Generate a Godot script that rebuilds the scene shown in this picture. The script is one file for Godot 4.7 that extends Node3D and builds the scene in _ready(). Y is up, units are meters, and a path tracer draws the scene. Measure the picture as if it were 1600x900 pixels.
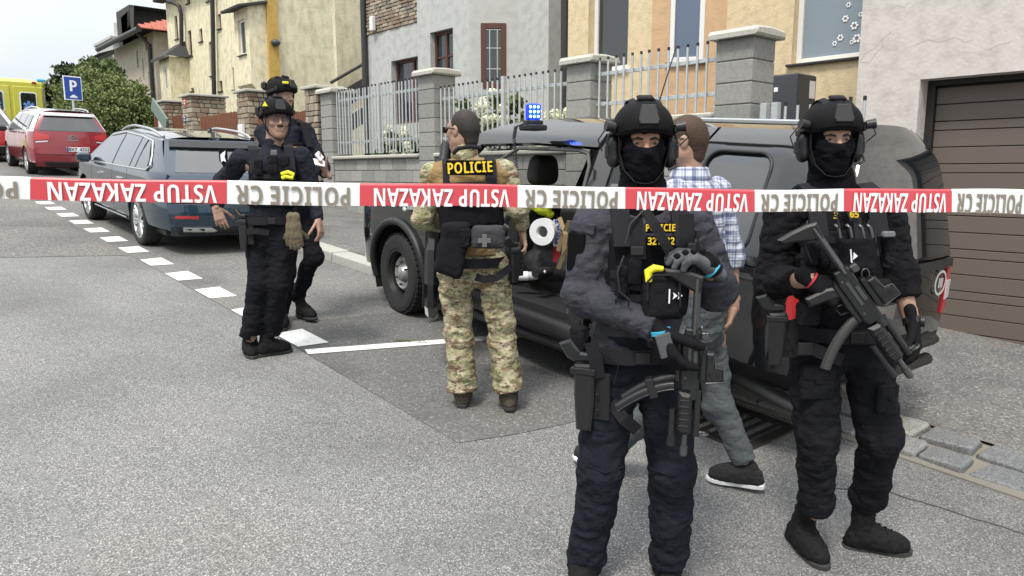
extends Node3D
# A police cordon on a sloping street. Street runs along -Z (uphill), houses on +X.
const FOC := 1155.0
const SLOPE := 0.075
const EYE := Vector3(0, 1.72, 0)
const YAW := 41.4
var cf: Vector3
var cr: Vector3
var cu: Vector3
var fh: Vector3
var M := {}
var used := {}
var rng := RandomNumberGenerator.new()

func gy(z: float) -> float: return -SLOPE * z
func ray(px: float, py: float) -> Vector3: return cf + cr * ((px - 800.0) / FOC) - cu * ((py - 450.0) / FOC)
func at_d(px: float, py: float, d: float) -> Vector3:
	var q := ray(px, py)
	return EYE + q * (d / q.dot(fh))
func at_x(px: float, py: float, x: float) -> Vector3:
	var q := ray(px, py)
	return EYE + q * (x / q.x)
func at_z(px: float, py: float, z: float) -> Vector3:
	var q := ray(px, py)
	return EYE + q * (z / q.z)
func at_g(px: float, py: float, o := 0.0) -> Vector3:
	var q := ray(px, py)
	return EYE + q * ((o - EYE.y) / (q.y + SLOPE * q.z))

# ---------- mesh collector ----------
class MB:
	var v := PackedVector3Array()
	var n := PackedVector3Array()
	var c := PackedColorArray()
	var col := Color(1, 1, 1)
	var use_col := false
	func tri(p: Vector3, q: Vector3, r: Vector3, np: Vector3, nq: Vector3, nr: Vector3) -> void:
		if (r - p).cross(q - p).dot(np + nq + nr) < 0.0:
			v.append(p); v.append(r); v.append(q); n.append(np); n.append(nr); n.append(nq)
		else:
			v.append(p); v.append(q); v.append(r); n.append(np); n.append(nq); n.append(nr)
		if use_col:
			c.append(col); c.append(col); c.append(col)
	func quad(p: Vector3, q: Vector3, r: Vector3, s: Vector3, out := Vector3.ZERO) -> void:
		var m := (r - p).cross(q - p)
		if m.length() < 1e-12: m = (s - p).cross(r - p)
		m = m.normalized()
		if out != Vector3.ZERO and m.dot(out) < 0.0: m = -m
		tri(p, q, r, m, m, m); tri(p, r, s, m, m, m)
	func flat(p: Vector3, q: Vector3, r: Vector3) -> void:
		var m := (r - p).cross(q - p).normalized()
		tri(p, q, r, m, m, m)
	func box(ctr: Vector3, size: Vector3, b := Basis()) -> void:
		cbox(ctr, size, 0.0, b)
	func cbox(ctr: Vector3, size: Vector3, bev: float, b := Basis()) -> void:
		var h := size * 0.5
		bev = minf(bev, minf(h.x, minf(h.y, h.z)) * 0.98)
		for ax in 3:
			var a2 := (ax + 1) % 3
			var a3 := (ax + 2) % 3
			for sg in [-1.0, 1.0]:
				var pts: Array[Vector3] = []
				for k in [[-1, -1], [1, -1], [1, 1], [-1, 1]]:
					var p := Vector3.ZERO
					p[ax] = h[ax] * sg; p[a2] = (h[a2] - bev) * k[0]; p[a3] = (h[a3] - bev) * k[1]
					pts.append(ctr + b * p)
				var o := Vector3.ZERO
				o[ax] = sg
				quad(pts[0], pts[1], pts[2], pts[3], b * o)
		if bev <= 0.0: return
		for ax in 3:
			var a2 := (ax + 1) % 3
			var a3 := (ax + 2) % 3
			for s2 in [-1.0, 1.0]:
				for s3 in [-1.0, 1.0]:
					var e: Array[Vector3] = []
					for s1 in [-1.0, 1.0]:
						var p := Vector3.ZERO
						p[ax] = (h[ax] - bev) * s1; p[a2] = h[a2] * s2; p[a3] = (h[a3] - bev) * s3
						var q := Vector3.ZERO
						q[ax] = (h[ax] - bev) * s1; q[a2] = (h[a2] - bev) * s2; q[a3] = h[a3] * s3
						e.append(ctr + b * p); e.append(ctr + b * q)
					var n2 := Vector3.ZERO
					n2[a2] = s2
					var n3 := Vector3.ZERO
					n3[a3] = s3
					n2 = b * n2; n3 = b * n3
					tri(e[0], e[1], e[3], n2, n3, n3); tri(e[0], e[3], e[2], n2, n3, n2)
		for s1 in [-1.0, 1.0]:
			for s2 in [-1.0, 1.0]:
				for s3 in [-1.0, 1.0]:
					var sv := Vector3(s1, s2, s3)
					var p := ctr + b * (Vector3(h.x, h.y - bev, h.z - bev) * sv)
					var q := ctr + b * (Vector3(h.x - bev, h.y, h.z - bev) * sv)
					var r := ctr + b * (Vector3(h.x - bev, h.y - bev, h.z) * sv)
					tri(p, q, r, b * Vector3(s1, 0, 0), b * Vector3(0, s2, 0), b * Vector3(0, 0, s3))
	func tube(pts: Array, rad, sides := 8, caps := true, flat_ax := Vector3.ZERO, flat_k := 1.0) -> void:
		# swept circle; rad: number or array; flat_ax squeezes the section along that axis
		var prev: Array = []
		var u := Vector3.ZERO
		for i in pts.size():
			var t: Vector3 = (pts[mini(i + 1, pts.size() - 1)] - pts[maxi(i - 1, 0)]).normalized()
			if u == Vector3.ZERO:
				u = t.cross(Vector3.UP if absf(t.y) < 0.9 else Vector3.RIGHT).normalized()
			u = (u - t * u.dot(t)).normalized()
			var w := t.cross(u)
			var r: float = rad[i] if rad is Array else rad
			var ring: Array = []
			for k in sides:
				var a := TAU * k / sides
				var d := u * cos(a) + w * sin(a)
				var o := d * r
				if flat_ax != Vector3.ZERO: o -= flat_ax * (o.dot(flat_ax) * (1.0 - flat_k))
				ring.append([pts[i] + o, d])
			if i > 0:
				for k in sides:
					var k2 := (k + 1) % sides
					tri(prev[k][0], prev[k2][0], ring[k2][0], prev[k][1], prev[k2][1], ring[k2][1])
					tri(prev[k][0], ring[k2][0], ring[k][0], prev[k][1], ring[k2][1], ring[k][1])
			if caps and (i == 0 or i == pts.size() - 1):
				var m := -t if i == 0 else t
				for k in sides:
					tri(pts[i], ring[k][0], ring[(k + 1) % sides][0], m, m, m)
			prev = ring
	func strap(pts: Array, nor, w: float, th: float) -> void:
		# flat band through pts, nor: outward normal (one or per point), w wide, th thick
		var prev: Array = []
		for i in pts.size():
			var t: Vector3 = (pts[mini(i + 1, pts.size() - 1)] - pts[maxi(i - 1, 0)]).normalized()
			var m: Vector3 = nor[i] if nor is Array else nor
			m = (m - t * m.dot(t)).normalized()
			var s := t.cross(m)
			var q := [pts[i] + s * w * 0.5, pts[i] + s * w * 0.5 + m * th, pts[i] - s * w * 0.5 + m * th, pts[i] - s * w * 0.5]
			if i > 0:
				quad(prev[0], prev[1], q[1], q[0], s); quad(prev[1], prev[2], q[2], q[1], m)
				quad(prev[2], prev[3], q[3], q[2], -s); quad(prev[3], prev[0], q[0], q[3], -m)
			else: quad(q[0], q[1], q[2], q[3], -t)
			if i == pts.size() - 1: quad(q[0], q[1], q[2], q[3], t)
			prev = q
	func prism(poly: PackedVector2Array, x: Transform3D, depth: float, bev := 0.0) -> void:
		# polygon in local xy, depth along local z (centred), edges bevelled
		var ids := Geometry2D.triangulate_polygon(poly)
		var inner := poly
		if bev > 0.0:
			var off := Geometry2D.offset_polygon(poly, -bev)
			if off.size() == 1 and off[0].size() >= 3: inner = off[0]
			else: bev = 0.0
		var hz := depth * 0.5
		var iid := Geometry2D.triangulate_polygon(inner) if bev > 0.0 else ids
		for s in [-1.0, 1.0]:
			var m: Vector3 = (x.basis * Vector3(0, 0, s)).normalized()
			for k in range(0, iid.size(), 3):
				var p := [inner[iid[k]], inner[iid[k + 1]], inner[iid[k + 2]]]
				tri(x * Vector3(p[0].x, p[0].y, hz * s), x * Vector3(p[1].x, p[1].y, hz * s), x * Vector3(p[2].x, p[2].y, hz * s), m, m, m)
		var cw := Geometry2D.is_polygon_clockwise(poly)
		for i in poly.size():
			var a := poly[i]
			var b := poly[(i + 1) % poly.size()]
			var e := (b - a).normalized()
			var o2 := Vector2(e.y, -e.x)
			if cw: o2 = -o2
			var o := x.basis * Vector3(o2.x, o2.y, 0)
			quad(x * Vector3(a.x, a.y, -hz + bev), x * Vector3(b.x, b.y, -hz + bev), x * Vector3(b.x, b.y, hz - bev), x * Vector3(a.x, a.y, hz - bev), o)
			if bev > 0.0:
				var ia := _near(inner, a)
				var ib := _near(inner, b)
				for s in [-1.0, 1.0]:
					quad(x * Vector3(a.x, a.y, (hz - bev) * s), x * Vector3(b.x, b.y, (hz - bev) * s), x * Vector3(ib.x, ib.y, hz * s), x * Vector3(ia.x, ia.y, hz * s), o + x.basis * Vector3(0, 0, s))
	func _near(poly: PackedVector2Array, p: Vector2) -> Vector2:
		var best := poly[0]
		for q in poly:
			if q.distance_squared_to(p) < best.distance_squared_to(p): best = q
		return best
	func lathe(prof: Array, sides: int, x: Transform3D) -> void:
		# prof: Vector2(radius, height along local y)
		for i in prof.size() - 1:
			var p: Vector2 = prof[i]
			var q: Vector2 = prof[i + 1]
			var e := (q - p).normalized()
			var m2 := Vector2(e.y, -e.x)
			for k in sides:
				var a := TAU * k / sides
				var b := TAU * (k + 1) / sides
				var ca := Vector3(cos(a), 0, sin(a))
				var cb := Vector3(cos(b), 0, sin(b))
				var na := (x.basis * (ca * m2.x + Vector3.UP * m2.y)).normalized()
				var nb := (x.basis * (cb * m2.x + Vector3.UP * m2.y)).normalized()
				var p0 := x * (ca * p.x + Vector3.UP * p.y)
				var p1 := x * (cb * p.x + Vector3.UP * p.y)
				var q0 := x * (ca * q.x + Vector3.UP * q.y)
				var q1 := x * (cb * q.x + Vector3.UP * q.y)
				if p.x > 1e-6: tri(p0, p1, q1, na, nb, nb)
				if q.x > 1e-6: tri(p0, q1, q0, na, nb, na)
	func ball(ctr: Vector3, r: Vector3, b := Basis(), seg := 12) -> void:
		var rows := seg / 2
		for i in rows:
			for k in seg:
				var p: Array = []
				for e in [[i, k], [i + 1, k], [i + 1, k + 1], [i, k + 1]]:
					var th: float = PI * e[0] / rows
					var ph: float = TAU * e[1] / seg
					var d := Vector3(sin(th) * cos(ph), cos(th), sin(th) * sin(ph))
					p.append([ctr + b * (d * r), (b * (d / r)).normalized()])
				if i > 0: tri(p[0][0], p[1][0], p[3][0], p[0][1], p[1][1], p[3][1])
				if i < rows - 1: tri(p[1][0], p[2][0], p[3][0], p[1][1], p[2][1], p[3][1])
	func grid(rows: Array, out := Vector3.ZERO) -> void:
		# smooth surface through rows of points
		var h := rows.size()
		var w: int = rows[0].size()
		var nn: Array = []
		for i in h:
			var l: Array = []
			for k in w:
				var du: Vector3 = rows[i][mini(k + 1, w - 1)] - rows[i][maxi(k - 1, 0)]
				var dv: Vector3 = rows[mini(i + 1, h - 1)][k] - rows[maxi(i - 1, 0)][k]
				var m := du.cross(dv).normalized()
				if out != Vector3.ZERO and m.dot(out) < 0.0: m = -m
				l.append(m)
			nn.append(l)
		for i in h - 1:
			for k in w - 1:
				tri(rows[i][k], rows[i][k + 1], rows[i + 1][k + 1], nn[i][k], nn[i][k + 1], nn[i + 1][k + 1])
				tri(rows[i][k], rows[i + 1][k + 1], rows[i + 1][k], nn[i][k], nn[i + 1][k + 1], nn[i + 1][k])
	func panel(poly: PackedVector2Array, f: Callable, out: Vector3, su: float, sv: float, rim := 0.0) -> void:
		# 2-D outline cut in strips and laid on the surface f(u, v); rim: depth of the turned-in edge
		var lo := poly[0]
		var hi := poly[0]
		for p in poly:
			lo = lo.min(p); hi = hi.max(p)
		var nu := maxi(1, int(ceil((hi.x - lo.x) / su)))
		var nv := maxi(1, int(ceil((hi.y - lo.y) / sv)))
		var d := (hi - lo) / Vector2(nu, nv)
		for i in nu:
			for k in nv:
				var a := lo + Vector2(i, k) * d
				var cell := PackedVector2Array([a, a + Vector2(d.x, 0), a + d, a + Vector2(0, d.y)])
				for q in Geometry2D.intersect_polygons(poly, cell):
					var ids := Geometry2D.triangulate_polygon(q)
					for t in range(0, ids.size(), 3):
						var p := [q[ids[t]], q[ids[t + 1]], q[ids[t + 2]]]
						tri(f.call(p[0].x, p[0].y), f.call(p[1].x, p[1].y), f.call(p[2].x, p[2].y), _fn(f, p[0], out), _fn(f, p[1], out), _fn(f, p[2], out))
		if rim > 0.0:
			for i in poly.size():
				var a := poly[i]
				var b := poly[(i + 1) % poly.size()]
				var steps := maxi(1, int(ceil(a.distance_to(b) / maxf(su, sv))))
				for s in steps:
					var a1 := a.lerp(b, float(s) / steps)
					var b1 := a.lerp(b, float(s + 1) / steps)
					var pa: Vector3 = f.call(a1.x, a1.y)
					var pb: Vector3 = f.call(b1.x, b1.y)
					quad(pa, pb, pb - _fn(f, b1, out) * rim, pa - _fn(f, a1, out) * rim)
	func _fn(f: Callable, p: Vector2, out: Vector3) -> Vector3:
		var e := 0.004
		var m: Vector3 = (f.call(p.x + e, p.y) - f.call(p.x - e, p.y)).cross(f.call(p.x, p.y + e) - f.call(p.x, p.y - e)).normalized()
		return m if m.dot(out) >= 0.0 else -m
	func add(o: MB) -> void:
		v.append_array(o.v); n.append_array(o.n)
		if use_col: c.append_array(o.c)
	func mesh(off := Vector3.ZERO) -> ArrayMesh:
		var a: Array = []
		a.resize(Mesh.ARRAY_MAX)
		if off != Vector3.ZERO:
			for i in v.size(): v[i] -= off
		a[Mesh.ARRAY_VERTEX] = v; a[Mesh.ARRAY_NORMAL] = n
		if use_col: a[Mesh.ARRAY_COLOR] = c
		var m := ArrayMesh.new()
		m.add_surface_from_arrays(Mesh.PRIMITIVE_TRIANGLES, a)
		return m

# ---------- rounded bodies: signed distance field meshed as surface nets ----------
class Field:
	var cell := 0.01
	var ops: Array = []
	var lo := Vector3(1e9, 1e9, 1e9)
	var hi := Vector3(-1e9, -1e9, -1e9)
	var nx := 0
	var ny := 0
	var nz := 0
	var d := PackedFloat32Array()
	func _init(cell_size: float) -> void: cell = cell_size
	func _grow(p: Vector3, r: float) -> void:
		lo = lo.min(p - Vector3(r, r, r)); hi = hi.max(p + Vector3(r, r, r))
	func cap(a: Vector3, b: Vector3, ra: float, rb: float, k := 0.02, ax := Vector3.ZERO, s := 1.0) -> void:
		var e := maxf(1.0, 1.0 / s)
		ops.append([0, a, b, ra, rb, k, ax, s, maxf(ra, rb) * e])
		_grow(a, ra * e); _grow(b, rb * e)
	func ell(p: Vector3, r: Vector3, k := 0.02, b := Basis(), cut := false) -> void:
		ops.append([2 if cut else 1, p, r, k, b.transposed()])
		if not cut: _grow(p, maxf(r.x, maxf(r.y, r.z)))
	func keep(o: Vector3, m: Vector3) -> void: ops.append([3, o, m.normalized()])       # keeps the side against m
	func keep_near(o: Vector3, m: Vector3, c: Vector3, r: float) -> void: ops.append([4, o, m.normalized(), c, r])
	func rough(nse: FastNoiseLite, amp: float, sc: Vector3) -> void: ops.append([5, nse, amp, sc])
	func shell(t: float) -> void: ops.append([6, t])
	func build(mb: MB) -> void:
		var pad := cell * 3.0
		lo -= Vector3(pad, pad, pad); hi += Vector3(pad, pad, pad)
		nx = int((hi.x - lo.x) / cell) + 2; ny = int((hi.y - lo.y) / cell) + 2; nz = int((hi.z - lo.z) / cell) + 2
		d.resize(nx * ny * nz)
		d.fill(1.0)
		for o in ops:
			match o[0]:
				0: _cap(o)
				1, 2: _ell(o)
				3:
					var oo: Vector3 = o[1]
					var m: Vector3 = o[2]
					var i := 0
					for z in nz:
						for y in ny:
							var q := (lo + Vector3(0, y, z) * cell - oo).dot(m)
							for x in nx:
								if d[i] < q: d[i] = q
								i += 1
								q += m.x * cell
				4:
					var oo: Vector3 = o[1]
					var m: Vector3 = o[2]
					var cc: Vector3 = o[3]
					var rr: float = o[4] * o[4]
					var i := 0
					for z in nz:
						for y in ny:
							for x in nx:
								if d[i] < 0.5:
									var p := lo + Vector3(x, y, z) * cell
									if p.distance_squared_to(cc) < rr:
										d[i] = maxf(d[i], (p - oo).dot(m))
								i += 1
				5:
					var nse: FastNoiseLite = o[1]
					var amp: float = o[2]
					var sc: Vector3 = o[3]
					var lim := cell * 2.5 + amp
					var i := 0
					for z in nz:
						for y in ny:
							for x in nx:
								if absf(d[i]) < lim:
									var p := (lo + Vector3(x, y, z) * cell) * sc
									d[i] += amp * nse.get_noise_3d(p.x, p.y, p.z)
								i += 1
				6:
					var t: float = o[1]
					for i in d.size():
						d[i] = maxf(d[i], -d[i] - t)
		_net(mb)
	func _cap(o: Array) -> void:
		var a: Vector3 = o[1]
		var b: Vector3 = o[2]
		var ra: float = o[3]
		var dr: float = o[4] - ra
		var k: float = o[5]
		var ax: Vector3 = o[6]
		var s: float = o[7] - 1.0
		var r: float = o[8] + k + cell * 3.0
		var l := ((a.min(b) - Vector3(r, r, r) - lo) / cell).floor()
		var h := ((a.max(b) + Vector3(r, r, r) - lo) / cell).ceil()
		var ab := b - a
		if s != 0.0: ab += ax * (ab.dot(ax) * s)
		var l2 := maxf(ab.length_squared(), 1e-9)
		for z in range(maxi(0, int(l.z)), mini(nz, int(h.z) + 1)):
			for y in range(maxi(0, int(l.y)), mini(ny, int(h.y) + 1)):
				var x0 := maxi(0, int(l.x))
				var i := (z * ny + y) * nx + x0
				var q := lo + Vector3(x0, y, z) * cell - a
				for x in range(x0, mini(nx, int(h.x) + 1)):
					var w := q
					if s != 0.0: w += ax * (w.dot(ax) * s)
					var t := clampf(w.dot(ab) / l2, 0.0, 1.0)
					var e := (w - ab * t).length() - ra - dr * t
					var g := d[i]
					var f := k - absf(g - e)
					g = minf(g, e)
					if f > 0.0: g -= f * f / (4.0 * k)
					d[i] = g
					i += 1
					q.x += cell
	func _ell(o: Array) -> void:
		var c: Vector3 = o[1]
		var rr: Vector3 = o[2]
		var k: float = o[3]
		var bt: Basis = o[4]
		var cut: bool = o[0] == 2
		var mn := minf(rr.x, minf(rr.y, rr.z))
		var r := maxf(rr.x, maxf(rr.y, rr.z)) + k + cell * 3.0
		var l := ((c - Vector3(r, r, r) - lo) / cell).floor()
		var h := ((c + Vector3(r, r, r) - lo) / cell).ceil()
		for z in range(maxi(0, int(l.z)), mini(nz, int(h.z) + 1)):
			for y in range(maxi(0, int(l.y)), mini(ny, int(h.y) + 1)):
				var x0 := maxi(0, int(l.x))
				var i := (z * ny + y) * nx + x0
				var q := lo + Vector3(x0, y, z) * cell - c
				for x in range(x0, mini(nx, int(h.x) + 1)):
					var w := bt * q
					var k0 := (w / rr).length()
					var k1 := maxf((w / (rr * rr)).length(), 1e-6)
					var e := k0 * (k0 - 1.0) / k1 if k0 > 0.2 else -mn
					var g := d[i]
					if cut:
						e = -e
						var f := k - absf(g - e)
						g = maxf(g, e)
						if f > 0.0: g += f * f / (4.0 * k)
					else:
						var f := k - absf(g - e)
						g = minf(g, e)
						if f > 0.0: g -= f * f / (4.0 * k)
					d[i] = g
					i += 1
					q.x += cell
	func _net(mb: MB) -> void:
		var id := PackedInt32Array()
		id.resize(d.size())
		id.fill(-1)
		var sx := 1
		var sy := nx
		var sz := nx * ny
		var lim := cell * 2.6
		var vp := PackedVector3Array()
		var vn := PackedVector3Array()
		var es := [[0, 1], [2, 3], [4, 5], [6, 7], [0, 2], [1, 3], [4, 6], [5, 7], [0, 4], [1, 5], [2, 6], [3, 7]]
		var cells := PackedInt32Array()
		for z in nz - 1:
			for y in ny - 1:
				var i := (z * ny + y) * nx
				for x in nx - 1:
					if absf(d[i]) > lim:
						i += 1
						continue
					var g := [d[i], d[i + 1], d[i + sy], d[i + sy + 1], d[i + sz], d[i + sz + 1], d[i + sz + sy], d[i + sz + sy + 1]]
					var m := 0
					for k in 8:
						if g[k] < 0.0: m += 1
					if m > 0 and m < 8:
						var s := Vector3.ZERO
						var nn := 0
						for e in es:
							var ga: float = g[e[0]]
							var gb: float = g[e[1]]
							if (ga < 0.0) != (gb < 0.0):
								var t := ga / (ga - gb)
								var pa := Vector3(e[0] & 1, (e[0] >> 1) & 1, e[0] >> 2)
								var pb := Vector3(e[1] & 1, (e[1] >> 1) & 1, e[1] >> 2)
								s += pa.lerp(pb, t)
								nn += 1
						id[i] = vp.size()
						cells.append(i)
						vp.append(lo + (Vector3(x, y, z) + s / nn) * cell)
						vn.append(Vector3(g[1] + g[3] + g[5] + g[7] - g[0] - g[2] - g[4] - g[6], g[2] + g[3] + g[6] + g[7] - g[0] - g[1] - g[4] - g[5], g[4] + g[5] + g[6] + g[7] - g[0] - g[1] - g[2] - g[3]).normalized())
					i += 1
		for i in cells:
			for e in [[sx, sy, sz], [sy, sz, sx], [sz, sx, sy]]:
				if (d[i] < 0.0) != (d[i + e[0]] < 0.0):
					var a := id[i]
					var b := id[i - e[1]]
					var c := id[i - e[2]]
					var f := id[i - e[1] - e[2]]
					if b < 0 or c < 0 or f < 0: continue
					mb.tri(vp[a], vp[b], vp[f], vn[a], vn[b], vn[f])
					mb.tri(vp[a], vp[f], vp[c], vn[a], vn[f], vn[c])

# ---------- nodes ----------
func numbered(called: String, parent: Node = null) -> String:
	var key := called if parent == null else str(parent.get_instance_id()) + "/" + called
	var k: int = used.get(key, 0)
	used[key] = k + 1
	return called if k == 0 else "%s_%03d" % [called, k]
func thing(called: String, label: String, category: String, pos := Vector3.ZERO, group := "", basis3 := Basis()) -> Node3D:
	var o := Node3D.new()
	o.name = numbered(called)
	add_child(o, true)
	o.transform = Transform3D(basis3, pos)
	o.set_meta("label", label); o.set_meta("category", category)
	if group: o.set_meta("group", group)
	return o
func inst(called: String, mesh: Mesh, m: Material, parent: Node3D, xf := Transform3D()) -> MeshInstance3D:
	var o := MeshInstance3D.new()
	o.name = numbered(called, parent)
	o.mesh = mesh
	o.material_override = m
	parent.add_child(o, true)
	o.transform = xf
	return o
func part(called: String, mb: MB, m: Material, parent: Node3D, label := "") -> MeshInstance3D:   # mesh in the thing's own space
	var o := inst(called, mb.mesh(), m, parent)
	if label: o.set_meta("label", label)
	return o
func base_of(parent: Node3D) -> Vector3:
	if parent.get_parent() == self: return parent.position
	var g: Node3D = parent.get_parent()
	return g.position
func wpart(called: String, mb: MB, m: Material, parent: Node3D, label := "") -> MeshInstance3D:  # mesh given in world space
	var off := base_of(parent)
	var o := inst(called, mb.mesh(off), m, parent)
	if label: o.set_meta("label", label)
	return o
func struct(called: String, mb: MB, m: Material) -> MeshInstance3D:
	var o := MeshInstance3D.new()
	o.name = numbered(called)
	o.mesh = mb.mesh(); o.material_override = m
	add_child(o, true)
	o.set_meta("kind", "structure")
	return o
func copy(o: Node3D, label: String) -> Node3D:
	var c: Node3D = o.duplicate()
	c.name = numbered(String(o.name).trim_suffix("_001"))
	add_child(c, true)
	c.set_meta("label", label)
	return c
func letters(text: String, height: float, x: Transform3D, m: Material, parent: Node3D, called := "lettering", thick := 0.002, bold := true, stretch := 1.0, world := true) -> MeshInstance3D:
	# flat lettering, centred on x.origin, facing local +z, height = capital height
	var t := TextMesh.new()
	var f := SystemFont.new()
	f.font_names = PackedStringArray(["Droid Sans"])
	if bold: f.font_weight = 700
	t.font = f
	t.text = text
	t.font_size = 64
	t.pixel_size = height / 46.0
	t.depth = thick
	t.curve_step = 4.0
	var off := Vector3.ZERO
	if world: off = base_of(parent)
	var y := x
	y.origin -= off
	y.basis = y.basis * Basis.from_scale(Vector3(stretch, 1, 1))
	return inst(called, t, m, parent, y)

# ---------- materials (base colours are linear) ----------
func lin(r: float, g: float, b: float) -> Color: return Color(r, g, b).linear_to_srgb()
func plain(r: float, g: float, b: float, rough := 0.7, metal := 0.0) -> StandardMaterial3D:
	var m := StandardMaterial3D.new()
	m.albedo_color = lin(r, g, b)
	m.roughness = rough
	m.metallic = metal
	return m
func noise(kind: int, freq: float, oct := 4, sd := 1) -> FastNoiseLite:
	var n := FastNoiseLite.new()
	n.noise_type = kind
	n.frequency = freq
	n.fractal_octaves = oct
	n.fractal_type = FastNoiseLite.FRACTAL_FBM if oct > 1 else FastNoiseLite.FRACTAL_NONE
	n.seed = sd
	return n
func tex(img: Image) -> ImageTexture: return ImageTexture.create_from_image(img)
func ramp_image(n: FastNoiseLite, size: int, stops: Array, seamless := true) -> Image:
	# stops: [t, linear r, g, b]; noise picture mapped to colours
	var src := n.get_seamless_image(size, size) if seamless else n.get_image(size, size)
	src.convert(Image.FORMAT_L8)
	var lut := PackedByteArray()
	for i in 256:
		var t := i / 255.0
		var c := Color(stops[0][1], stops[0][2], stops[0][3])
		for k in stops.size() - 1:
			if t >= stops[k][0]:
				var w := clampf((t - stops[k][0]) / maxf(stops[k + 1][0] - stops[k][0], 1e-4), 0.0, 1.0)
				c = Color(stops[k][1], stops[k][2], stops[k][3]).lerp(Color(stops[k + 1][1], stops[k + 1][2], stops[k + 1][3]), w)
		c = c.linear_to_srgb()
		lut.append(int(clampf(c.r, 0, 1) * 255.0)); lut.append(int(clampf(c.g, 0, 1) * 255.0)); lut.append(int(clampf(c.b, 0, 1) * 255.0))
	var data := src.get_data()
	var out := PackedByteArray()
	out.resize(size * size * 3)
	for i in size * size:
		var q := data[i] * 3
		out[i * 3] = lut[q]; out[i * 3 + 1] = lut[q + 1]; out[i * 3 + 2] = lut[q + 2]
	return Image.create_from_data(size, size, false, Image.FORMAT_RGB8, out)
func bump_image(n: FastNoiseLite, size: int, strength: float) -> Image:
	var src := n.get_seamless_image(size, size)
	src.convert(Image.FORMAT_RGBA8)
	src.bump_map_to_normal_map(strength)
	return src
func triplanar(m: StandardMaterial3D, per_metre: float, world := true) -> StandardMaterial3D:
	m.uv1_triplanar = true
	m.uv1_world_triplanar = world
	m.uv1_scale = Vector3(per_metre, per_metre, per_metre)
	return m
func detail(m: StandardMaterial3D, img: ImageTexture, per_metre: float) -> StandardMaterial3D:
	m.detail_enabled = true
	m.detail_albedo = img
	m.detail_blend_mode = BaseMaterial3D.BLEND_MODE_MUL
	m.detail_uv_layer = BaseMaterial3D.DETAIL_UV_2
	m.uv2_triplanar = true
	m.uv2_world_triplanar = true
	m.uv2_scale = Vector3(per_metre, per_metre, per_metre)
	return m
func bumpy(m: StandardMaterial3D, img: ImageTexture, scale: float) -> StandardMaterial3D:
	m.normal_enabled = true
	m.normal_texture = img
	m.normal_scale = scale
	return m

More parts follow.
